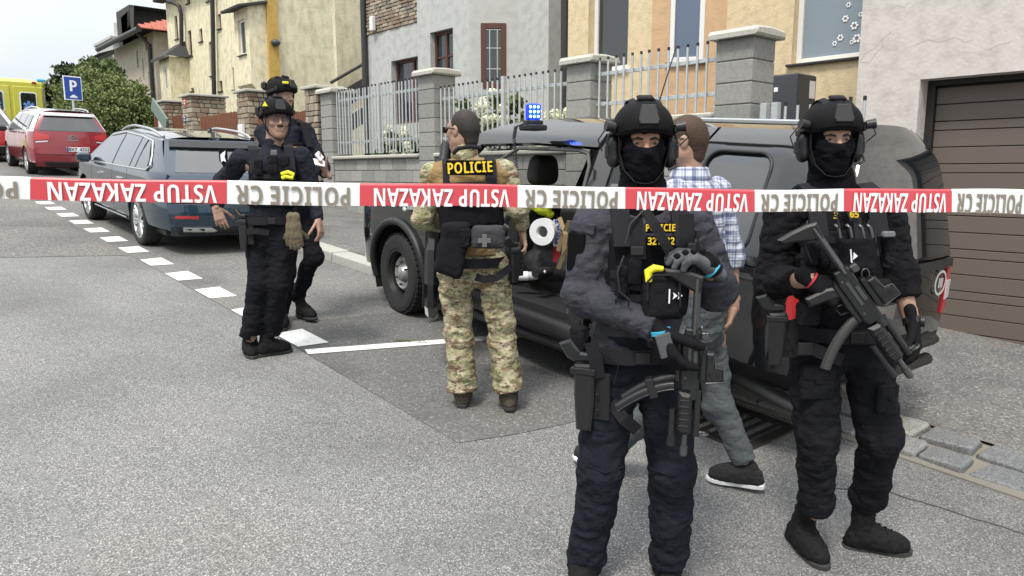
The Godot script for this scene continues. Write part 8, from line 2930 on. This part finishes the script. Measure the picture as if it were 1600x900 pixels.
func camo_officer() -> void:
	var d := 4.5
	var P := func(x: float, y: float, b := 0.0) -> Vector3: return at_d(x, y, d - b)
	var foot := at_g(757, 636)
	var t := person("officer in camouflage seen from behind at the open truck door", foot, "police officers")
	var j := {"fwd": turned(187), "neck": P.call(726, 236), "chest": P.call(732, 296), "belly": P.call(738, 350), "pelvis": P.call(741, 405),
		"shl": P.call(676, 274), "ell": P.call(662, 342, -0.02), "wrl": P.call(690, 352, -0.25), "shr": P.call(788, 270), "elr": P.call(808, 325, 0.0), "wrr": P.call(816, 360, -0.08),
		"hipl": P.call(710, 420), "knl": P.call(717, 525, -0.03), "anl": P.call(722, 612, 0.02), "hipr": P.call(771, 420), "knr": P.call(785, 530, -0.02), "anr": P.call(796, 612, 0.04)}
	j.toel = at_g(722, 632) + fh * 0.2
	j.toer = at_g(793, 641) + fh * 0.22 + Vector3(0, 0.01, 0)
	j.head = Frame.new(P.call(722, 205), turned(235))
	basics(t, j, {"skin": M.skin, "eyes": false, "turn": facing(), "jacket": {"sd": 21, "cell": 0.012, "sleeve_r": 0.02, "hem": -0.02, "bulk": 1.1, "cuff": 0.05}, "jacket_m": M.camo, "trousers": {"sd": 22, "cell": 0.012, "legs": 1.13, "hemr": 0.09, "amp": 0.015}, "trousers_m": M.camo,
		"hands": [[j.wrr + Vector3(0, -0.015, 0), P.call(824, 392, -0.05) - j.wrr, -cr, 1.0, [0.4, 0.45, 0.5, 0.5, 0.3]]], "boot_m": plain(0.07, 0.055, 0.04, 0.8), "bootcell": 0.012})
	# coyote torso panel of the combat shirt
	var f := Field.new(0.012)
	f.cap(j.chest, j.belly, 0.2, 0.178, 0.06, j.fwd, 1.3)
	f.cap(j.belly, j.pelvis, 0.168, 0.168, 0.06, j.fwd, 1.3)
	f.cap(j.shl.lerp(j.chest, 0.14), j.shr.lerp(j.chest, 0.14), 0.094, 0.094, 0.06)
	f.rough(fold_noise(31), 0.01, Vector3(8, 9, 8))
	f.keep(j.pelvis + Vector3(0, 0.03, 0), Vector3.DOWN)
	var mb := MB.new()
	f.build(mb)
	wpart("shirt_panel", mb, M.coyote, t)
	# cropped hair
	f = Field.new(0.008)
	f.ell(j.head.p(0, 0.036, -0.022), Vector3(0.079, 0.092, 0.094), 0.01, j.head.b)
	f.cap(j.head.p(0, 0.0, -0.06), j.head.p(0, -0.055, -0.06), 0.058, 0.05, 0.03)
	f.rough(fold_noise(33), 0.002, Vector3(40, 40, 40))
	f.keep(j.head.p(0, 0.04, 0.055), j.head.b.z - j.head.b.y * 0.25)
	f.ell(j.head.p(0, -0.06, 0.06), Vector3(0.1, 0.08, 0.085), 0.01, j.head.b, true)
	mb = MB.new()
	f.build(mb)
	wpart("hair", mb, M.hair, t)
	mb = MB.new()
	for s in [-1.0, 1.0]:
		mb.tube([j.head.p(s * 0.07, 0.012, 0.07), j.head.p(s * 0.082, 0.016, 0.03), j.head.p(s * 0.084, 0.008, -0.015)], 0.0045, 6)
		mb.cbox(j.head.p(s * 0.034, 0.008, 0.1), Vector3(0.055, 0.036, 0.006), 0.003, j.head.b)
	wpart("sunglasses", mb, M.polymer, t)
	mb = MB.new()
	var nf := Field.new(0.009)
	nf.cap(j.neck + Vector3(0, -0.02, 0), j.neck + Vector3(0, 0.035, 0), 0.085, 0.072, 0.02)
	nf.rough(fold_noise(34), 0.006, Vector3(14, 14, 14))
	nf.keep(j.neck + Vector3(0, 0.04, 0), Vector3.UP)
	nf.build(mb)
	rpart("collar", mb, M.camo, t, facing())
	var v := carrier(t, j, -0.11, 0.14, 0.148, 0.066, 0.012)
	var FB := facing(7)
	mb = MB.new()
	mb.cbox(P.call(734, 262, 0.2), Vector3(0.27, 0.085, 0.008), 0.003, FB)
	wpart("patch", mb, M.velcro, v)
	letters("POLICIE", 0.062, Transform3D(FB * Basis(Vector3(0, 0, 1), 0.05), P.call(734, 262, 0.207)), M.patch_yellow, v, "lettering", 0.003, true, 0.8)
	for y in [288, 300, 312]: wpart("webbing_row", px_strap([[696, y + 2, 0.16], [715, y + 1, 0.19], [740, y, 0.195], [768, y - 1, 0.17]], d, 0.028, 0.005), M.webbing, v)
	mb = MB.new()
	mb.tube([P.call(708, 240, 0.16), P.call(716, 232, 0.17), P.call(735, 229, 0.17), P.call(752, 231, 0.16)], 0.012, 8)
	wpart("drag_handle", mb, M.webbing, v)
	belt(t, j, -0.01, 0.19, 0.06)
	f = Field.new(0.01)
	for i in 7:
		var u := i / 6.0
		f.cap(P.call(lerpf(700, 686, u), lerpf(356, 418, u), 0.2), P.call(lerpf(726, 714, u), lerpf(354, 428, u), 0.2), 0.036, 0.036, 0.03, FB.z, 1.0)
	f.rough(fold_noise(81), 0.008, Vector3(6, 5, 6))
	mb = MB.new()
	f.build(mb)
	wpart("dump_bag", mb, M.pouchm, t)
	pouch(t, "pouch", P.call(727, 372, 0.22), 0.07, 0.12, 0.05, FB, M.pouchm)
	var mp := pouch(t, "medical_pouch", P.call(763, 370, 0.22), 0.2, 0.14, 0.08, FB, plain(0.035, 0.036, 0.04, 0.9), false)
	mb = MB.new()
	var cc: Vector3 = P.call(757, 376, 0.267)
	mb.cbox(cc, Vector3(0.075, 0.028, 0.006), 0.002, FB); mb.cbox(cc + FB * Vector3(0, 0, 0.001), Vector3(0.028, 0.075, 0.006), 0.002, FB)
	wpart("cross", mb, plain(0.13, 0.13, 0.13, 0.8), mp)
	var hb := pistol(t, Transform3D(facing(40), P.call(803, 398, 0.06)), "holster")
	wpart("thigh_strap", px_strap([[798, 418, 0.1], [775, 434, 0.17], [755, 437, 0.16], [744, 432, 0.1]], d, 0.045), M.webbing, hb)

func back_pair() -> void:
	# officer in front
	var d := 5.3
	var P := func(x: float, y: float, b := 0.0) -> Vector3: return at_d(x, y, d - b)
	var t := person("officer with moustache and clear glasses walking beside the blue estate", at_g(405, 552), "police officers")
	var j := {"fwd": turned(22), "neck": P.call(428, 226), "chest": P.call(424, 272), "belly": P.call(424, 312), "pelvis": P.call(422, 350),
		"shr": P.call(376, 250), "elr": P.call(346, 288, -0.05), "wrr": P.call(338, 324, 0.05), "shl": P.call(470, 246), "ell": P.call(489, 300, -0.05), "wrl": P.call(497, 344, 0.05),
		"hipr": P.call(402, 362), "knr": P.call(404, 440, 0.06), "anr": P.call(392, 528, 0.02), "hipl": P.call(442, 362), "knl": P.call(437, 440, 0.06), "anl": P.call(424, 520, -0.04)}
	j.toer = at_g(396, 562)
	j.toel = at_g(457, 549)
	j.head = Frame.new(P.call(432, 189), turned(32))
	basics(t, j, {"skin": M.skin, "eyes": false, "hcell": 0.006, "jacket": {"sd": 41, "cell": 0.014, "hem": 0.0, "bulk": 1.0}, "jacket_m": M.jacket_navy, "trousers": {"sd": 42, "cell": 0.014, "legs": 1.0, "hemr": 0.075}, "trousers_m": M.trouser_black,
		"hands": [[j.wrr, P.call(347, 352, 0.06) - j.wrr, fh - cr * 0.3, 1.0, [0.1, 0.3, 0.45, 0.5, 0.2]], [j.wrl, P.call(505, 376, 0.08) - j.wrl, -cr + fh * 0.3, -1.0, [0.4, 0.5, 0.5, 0.5, 0.2]]], "handcell": 0.006, "bootcell": 0.012})
	helmet(t, j.head, false)
	var mb := MB.new()
	mb.tube([j.head.p(-0.022, -0.043, 0.088), j.head.p(0, -0.039, 0.094), j.head.p(0.022, -0.043, 0.088)], [0.004, 0.006, 0.004], 6)
	wpart("moustache", mb, M.hair, t)
	mb = MB.new()
	var lens := plain(0.05, 0.06, 0.09, 0.08)
	lens.transparency = BaseMaterial3D.TRANSPARENCY_ALPHA
	lens.albedo_color.a = 0.22
	lens.metallic_specular = 0.1
	for s in [-1.0, 1.0]: mb.cbox(j.head.p(s * 0.034, 0.006, 0.108), Vector3(0.06, 0.04, 0.003), 0.001, j.head.b * Basis(Vector3.UP, -s * 0.2))
	var gs := wpart("glasses", mb, lens, t)
	mb = MB.new()
	mb.tube([j.head.p(-0.078, 0.015, 0.01), j.head.p(-0.068, 0.028, 0.09), j.head.p(0, 0.028, 0.112), j.head.p(0.068, 0.028, 0.09), j.head.p(0.078, 0.015, 0.01)], 0.003, 6)
	wpart("frame", mb, M.polymer, gs)
	mb = MB.new()
	mb.prism(PackedVector2Array([Vector2(-0.018, -0.012), Vector2(0.018, -0.012), Vector2(0, 0.02)]), Transform3D(facing(), P.call(414, 163, 0.125)), 0.006)
	wpart("helmet_marker", mb, M.taser, t)
	mb = MB.new()
	mb.cbox(P.call(403, 174, 0.02), Vector3(0.035, 0.07, 0.05), 0.012, facing())
	wpart("helmet_light", mb, M.polymer, t)
	var v := carrier(t, j, -0.12, 0.12, 0.15, 0.035, 0.013)
	belt(t, j, 0.03, 0.18, 0.055)
	var FB := facing(20)
	pouch(v, "radio_pouch", P.call(427, 257, 0.21), 0.07, 0.13, 0.05, FB, M.pouchm)
	pouch(v, "pouch", P.call(404, 262, 0.19), 0.06, 0.12, 0.05, FB, M.pouchm)
	pouch(v, "pouch", P.call(446, 252, 0.19), 0.06, 0.08, 0.05, FB, M.pouchm)
	for y in [275, 288]: wpart("webbing_row", px_strap([[395, y, 0.15], [420, y + 1, 0.2], [455, y, 0.18]], d, 0.03, 0.005), M.webbing, v)
	mb = MB.new()
	mb.tube([P.call(440, 272, 0.22), P.call(450, 269, 0.225), P.call(458, 272, 0.22), P.call(457, 278, 0.22), P.call(447, 276, 0.225), P.call(441, 278, 0.22)], 0.014, 8)
	wpart("tourniquet", mb, M.taser, v)
	mb = MB.new()
	mb.cbox(P.call(428, 239, 0.205), Vector3(0.045, 0.04, 0.02), 0.008, FB)
	wpart("camera", mb, plain(0.12, 0.12, 0.13, 0.4), v)
	# sleeve badge
	mb = MB.new()
	mb.prism(PackedVector2Array([Vector2(-0.045, 0.06), Vector2(0.045, 0.06), Vector2(0.045, -0.02), Vector2(0, -0.065), Vector2(-0.045, -0.02)]), Transform3D(facing(-35), P.call(349, 246, 0.12)), 0.006)
	var bd := wpart("sleeve_badge", mb, M.velcro, t)
	mb = MB.new()
	mb.prism(PackedVector2Array([Vector2(-0.03, 0.02), Vector2(-0.01, 0.03), Vector2(0.03, 0.045), Vector2(0.015, 0.0), Vector2(0.028, -0.03), Vector2(-0.005, -0.02), Vector2(-0.025, -0.035)]), Transform3D(facing(-35), P.call(349, 246, 0.126)), 0.004)
	wpart("emblem", mb, M.signwhite, bd)
	var hb := pistol(t, Transform3D(facing(-20), P.call(380, 352, 0.12)), "holster")
	wpart("thigh_strap", px_strap([[386, 362, 0.15], [402, 361, 0.2], [420, 364, 0.17]], d, 0.04), M.webbing, hb)
	# tan gloves hanging from the belt
	var gv := thing("spare_gloves", "tan work gloves hanging from the belt of the moustached officer", "gloves", P.call(457, 345, 0.22))
	for k in 2:
		mb = MB.new()
		hand_mesh(mb, P.call(455 + k * 7, 350, 0.21 + k * 0.02), Vector3.DOWN, fh, 1.0 - 2.0 * k, [0.1, 0.12, 0.1, 0.15, 0.1], 0.004, 1.05, 0.007)
		wpart("glove", mb, M.glove_tan, gv)
	# officer behind
	d = 6.3
	P = func(x: float, y: float, b := 0.0) -> Vector3: return at_d(x, y, 6.3 - b)
	t = person("officer with a white notebook half hidden behind the moustached one", at_g(462, 507), "police officers")
	j = {"fwd": turned(60), "neck": P.call(446, 185, 0.0), "chest": P.call(447, 225), "belly": P.call(453, 270), "pelvis": P.call(462, 315),
		"shr": P.call(412, 208, 0.1), "elr": P.call(440, 262, 0.2), "wrr": P.call(478, 268, 0.3), "shl": P.call(476, 205, -0.1), "ell": P.call(503, 262, -0.08), "wrl": P.call(508, 272, 0.1),
		"hipr": P.call(455, 332, 0.06), "knr": P.call(448, 420, 0.1), "anr": P.call(440, 490, 0.0), "hipl": P.call(474, 332, -0.06), "knl": P.call(490, 398, 0.0), "anl": P.call(463, 468, -0.15)}
	j.toer = at_g(441, 519)
	j.toel = at_g(493, 506) + Vector3(0, 0.03, 0)
	j.head = Frame.new(P.call(441, 152), turned(62))
	basics(t, j, {"skin": M.skin, "hcell": 0.008, "eyes": false, "jacket": {"sd": 51, "cell": 0.016, "hem": 0.02}, "jacket_m": M.jacket_navy, "trousers": {"sd": 52, "cell": 0.015, "legs": 1.0}, "trousers_m": M.trouser_black,
		"hands": [[P.call(509, 268, 0.12), P.call(495, 248, 0.14) - P.call(509, 268, 0.12), Vector3.UP * 0.6 - cr * 0.2, -1.0, [0.35, 0.4, 0.4, 0.4, 0.2]]], "handcell": 0.007, "bootcell": 0.014})
	helmet(t, j.head, false)
	mb = MB.new()
	mb.cbox(P.call(413, 134, 0.0), Vector3(0.05, 0.07, 0.06), 0.018, facing())
	wpart("helmet_light", mb, M.polymer, t)
	mb = MB.new()
	mb.cbox(P.call(446, 129, 0.12), Vector3(0.05, 0.02, 0.008), 0.003, facing(30))
	wpart("helmet_marker", mb, M.taser, t)
	v = carrier(t, j, -0.12, 0.12, 0.15, 0.035, 0.015)
	mb = MB.new()
	mb.cbox(P.call(466, 234, 0.2), Vector3(0.09, 0.05, 0.008), 0.003, facing(40))
	wpart("patch", mb, plain(0.3, 0.2, 0.03, 0.7), v)
	var nb := thing("notebook", "small white notebook held open by the rear officer", "notebook", P.call(494, 250, 0.16))
	mb = MB.new()
	mb.cbox(P.call(492, 253, 0.16), Vector3(0.16, 0.012, 0.1), 0.004, facing(20) * Basis(Vector3(0, 0, 1), -0.2) * Basis(Vector3.RIGHT, 0.5))
	wpart("page_block", mb, M.signwhite, nb)
	mb = MB.new()
	mb.cbox(P.call(499, 244, 0.15), Vector3(0.07, 0.012, 0.1), 0.004, facing(20) * Basis(Vector3(0, 0, 1), -0.9) * Basis(Vector3.RIGHT, 0.5))
	wpart("cover", mb, M.signwhite, nb)

func plaid_man() -> void:
	var d := 3.6
	var P := func(x: float, y: float, b := 0.0) -> Vector3: return at_d(x, y, d - b)
	var t := person("person in a blue plaid shirt and jeans walking past the truck", at_g(1060, 735), "")
	var j := {"fwd": turned(248), "neck": P.call(1078, 268), "chest": P.call(1090, 340), "belly": P.call(1096, 420), "pelvis": P.call(1094, 500),
		"shl": P.call(1055, 305, 0.17), "ell": P.call(1045, 400, 0.2), "wrl": P.call(1010, 470, 0.2), "shr": P.call(1118, 300, -0.1), "elr": P.call(1141, 402, -0.12), "wrr": P.call(1146, 482, -0.08),
		"hipl": P.call(1085, 530, 0.07), "knl": P.call(1022, 640, 0.1), "anl": P.call(948, 705, 0.0), "hipr": P.call(1108, 530, -0.05), "knr": P.call(1122, 630, 0.0), "anr": P.call(1164, 720, 0.06)}
	j.toer = at_g(1104, 750) + Vector3(0, 0.005, 0)
	j.toel = at_g(898, 722) + Vector3(0, 0.03, 0)
	j.head = Frame.new(P.call(1067, 222, 0.0), turned(255))
	basics(t, j, {"skin": M.skin, "eyes": false, "turn": facing(-10), "jacket_name": "shirt", "jacket": {"sd": 61, "cell": 0.011, "hem": 0.085, "sleeve_r": 0.2, "sleeve_l": 0.2, "cuff": 0.05, "amp": 0.008, "bulk": 1.06}, "jacket_m": M.plaid, "trousers": {"sd": 62, "cell": 0.011, "legs": 0.9, "hemr": 0.075, "bag": false, "amp": 0.01, "top": 0.14}, "trousers_m": M.jeans,
		"hands": [[j.wrr, P.call(1136, 515, -0.05) - j.wrr, -cr + fh * 0.2, 1.0, [0.4, 0.45, 0.5, 0.5, 0.2]]], "boot_name": "shoe", "boot_m": plain(0.014, 0.014, 0.015, 0.85), "sole_m": M.signwhite, "low": true})
	var f := Field.new(0.0075)
	f.ell(j.head.p(0, 0.036, -0.02), Vector3(0.08, 0.094, 0.097), 0.01, j.head.b)
	f.cap(j.head.p(0, 0.0, -0.06), j.head.p(0, -0.06, -0.055), 0.06, 0.052, 0.03)
	f.rough(fold_noise(63), 0.002, Vector3(40, 40, 40))
	f.keep(j.head.p(0, 0.05, 0.06), j.head.b.z - j.head.b.y * 0.3)
	f.ell(j.head.p(0, -0.06, 0.065), Vector3(0.1, 0.085, 0.085), 0.01, j.head.b, true)
	var mb := MB.new()
	f.build(mb)
	wpart("hair", mb, M.hair_ginger, t)
	f = Field.new(0.009)
	f.cap(j.neck + Vector3(0, -0.03, 0), j.neck + Vector3(0, 0.02, 0), 0.1, 0.085, 0.02)
	f.keep(j.neck + Vector3(0, 0.022, 0), Vector3.UP)
	mb = MB.new()
	f.build(mb)
	rpart("collar", mb, M.plaid, t, facing(-10))
	mb = MB.new()
	mb.tube([j.head.p(0.085, 0.012, 0.0), j.head.p(0.08, 0.015, 0.07)], 0.004, 6)
	mb.tube([j.head.p(-0.085, 0.012, -0.01), j.head.p(-0.08, 0.015, 0.07)], 0.004, 6)
	wpart("glasses", mb, M.polymer, t)

func build_tape() -> void:
	# tape receding slightly to the right; t counts printed repeats
	var D := func(t: float) -> float: return 1.9 * (1.0 + 0.1205 * t)
	var PX := func(t: float) -> float: return 800.0 + (-753.0 + 486.3 * t) / (1.0 + 0.1205 * t)
	var yt := [[-300, 272], [0, 276], [350, 281], [800, 291], [1250, 295], [1600, 297], [2000, 300]]
	var yb := [[-300, 306], [0, 310], [350, 317.5], [800, 325], [1250, 329.5], [1600, 335], [2000, 339]]
	var E := func(t: float, v: float) -> Vector3:    # v 0 top, 1 bottom
		var x: float = PX.call(t)
		return at_d(x, lerpf(lerpl(yt, x), lerpl(yb, x), v) + 1.6 * sin(t * 3.1) + 0.8 * sin(t * 7.7 + v), D.call(t))
	var tp := thing("police_tape", "red and white police barrier tape stretched across the whole street", "tape", E.call(1.5, 1.0))
	var red := plain(0.6, 0.04, 0.058, 0.35)
	red.clearcoat_enabled = true
	var white := plain(0.82, 0.83, 0.84, 0.35)
	white.clearcoat_enabled = true
	var grey := plain(0.24, 0.21, 0.17, 0.5)
	var k := -1
	while k < 5:
		for seg in [[k * 1.0, k + 0.57, red, "VSTUP ZAKAZAN", white, 0.86], [k + 0.57, k + 1.0, white, "POLICIE CR", grey, 0.86]]:
			var mb := MB.new()
			var n := 8
			for i in n:
				var t0: float = lerpf(seg[0], seg[1], float(i) / n)
				var t1: float = lerpf(seg[0], seg[1], float(i + 1) / n)
				for v in [[0.0, 0.08], [0.08, 1.0]]:
					var z0: Vector3 = fh * (0.004 if v[0] == 0.0 else 0.0)
					var q := [E.call(t0, v[0]) + z0, E.call(t1, v[0]) + z0, E.call(t1, v[1]), E.call(t0, v[1])]
					mb.quad(q[0], q[1], q[2], q[3], -fh)
					mb.quad(q[0] + fh * 0.0006, q[1] + fh * 0.0006, q[2] + fh * 0.0006, q[3] + fh * 0.0006, fh)
			var s := wpart("red_section" if seg[2] == red else "white_section", mb, seg[2], tp)
			# print, upside down
			var a: Vector3 = E.call(seg[0], 0.5)
			var b: Vector3 = E.call(seg[1], 0.5)
			var ux := (a - b).normalized()
			var dn: Vector3 = (E.call((seg[0] + seg[1]) / 2, 1.0) - E.call((seg[0] + seg[1]) / 2, 0.0))
			var ht := dn.length()
			dn = (dn - ux * dn.dot(ux)).normalized()
			var nz := ux.cross(dn)
			var lt := letters(seg[3], ht * 0.8, Transform3D(Basis(ux, dn, nz), a.lerp(b, 0.51 if seg[2] == red else 0.5) + dn * ht * 0.085 + nz * 0.003), seg[4], s, "lettering", 0.0012, true, 1.0)
			var w := lt.mesh.get_aabb().size.x
			var want: float = a.distance_to(b) * seg[5]
			lt.transform.basis = Basis(ux * (want / w), dn, nz)
		k += 1

func _ready() -> void:
	rng.seed = 1234
	var psi := deg_to_rad(YAW)
	var th := atan(180.0 / FOC)
	cf = Vector3(sin(psi) * cos(th), -sin(th), -cos(psi) * cos(th))
	cr = Vector3(cos(psi), 0, sin(psi))
	cu = cr.cross(cf)
	fh = Vector3(sin(psi), 0, -cos(psi))
	var cam := Camera3D.new()
	cam.name = "camera"
	add_child(cam)
	cam.transform = Transform3D(Basis(cr, cu, -cf), EYE)
	cam.fov = rad_to_deg(2.0 * atan(450.0 / FOC))
	cam.near = 0.05
	cam.far = 500.0
	cam.current = true
	var env := Environment.new()
	env.background_mode = Environment.BG_SKY
	var sky := Sky.new()
	var pm := PanoramaSkyMaterial.new()
	pm.panorama = ImageTexture.create_from_image(cloud_sky())
	pm.energy_multiplier = 1.0
	sky.sky_material = pm
	env.sky = sky
	env.background_energy_multiplier = 1.0
	env.tonemap_mode = Environment.TONE_MAPPER_LINEAR
	env.tonemap_exposure = 2.05
	env.sdfgi_enabled = true
	env.ssao_enabled = true
	env.ssil_enabled = true
	var we := WorldEnvironment.new()
	we.name = "world_environment"
	we.environment = env
	add_child(we)
	var sun := DirectionalLight3D.new()
	sun.name = "sun"
	sun.light_energy = 0.5
	sun.light_color = Color(1.0, 0.97, 0.92)
	sun.light_angular_distance = 12.0
	sun.shadow_enabled = true
	add_child(sun)
	sun.basis = Basis.looking_at(Vector3(0.55, -1.0, -0.25).normalized())
	make_materials()
	build_ground()
	print("ground ", Time.get_ticks_msec())
	build_fences()
	build_houses()
	print("houses ", Time.get_ticks_msec())
	build_plants()
	build_sign()
	print("plants ", Time.get_ticks_msec())
	build_cars()
	print("cars ", Time.get_ticks_msec())
	build_truck()
	print("truck ", Time.get_ticks_msec())
	people_materials()
	guard_centre()
	print("guard ", Time.get_ticks_msec())
	guard_side()
	print("guard ", Time.get_ticks_msec())
	camo_officer()
	print("camo ", Time.get_ticks_msec())
	back_pair()
	print("pair ", Time.get_ticks_msec())
	plaid_man()
	print("plaid ", Time.get_ticks_msec())
	build_tape()

func cloud_sky() -> Image:
	var w := 768
	var h := 384
	var img := Image.create(w, h, false, Image.FORMAT_RGBF)
	var n := noise(FastNoiseLite.TYPE_SIMPLEX_SMOOTH, 1.0, 6, 11)
	for y in h:
		var el := PI * (0.5 - (y + 0.5) / h)
		for x in w:
			var az := TAU * x / w
			var d := Vector3(cos(el) * sin(az), sin(el), cos(el) * cos(az))
			var c: Color
			if d.y < 0.0: c = Color(0.3, 0.3, 0.29)
			else:
				var q := d / (d.y + 0.35)
				var v := n.get_noise_3d(q.x * 1.1, 0.0, q.z * 1.1) * 0.9 + 0.5
				v = smoothstep(0.15, 0.85, v)
				c = Color(0.78, 0.84, 0.9).lerp(Color(1.0, 1.0, 1.0), v) * (0.46 * (1.0 + 1.5 * d.y))   # overcast: the zenith is brighter than the horizon
				c.a = 1.0
			img.set_pixel(x, y, c)
	return img
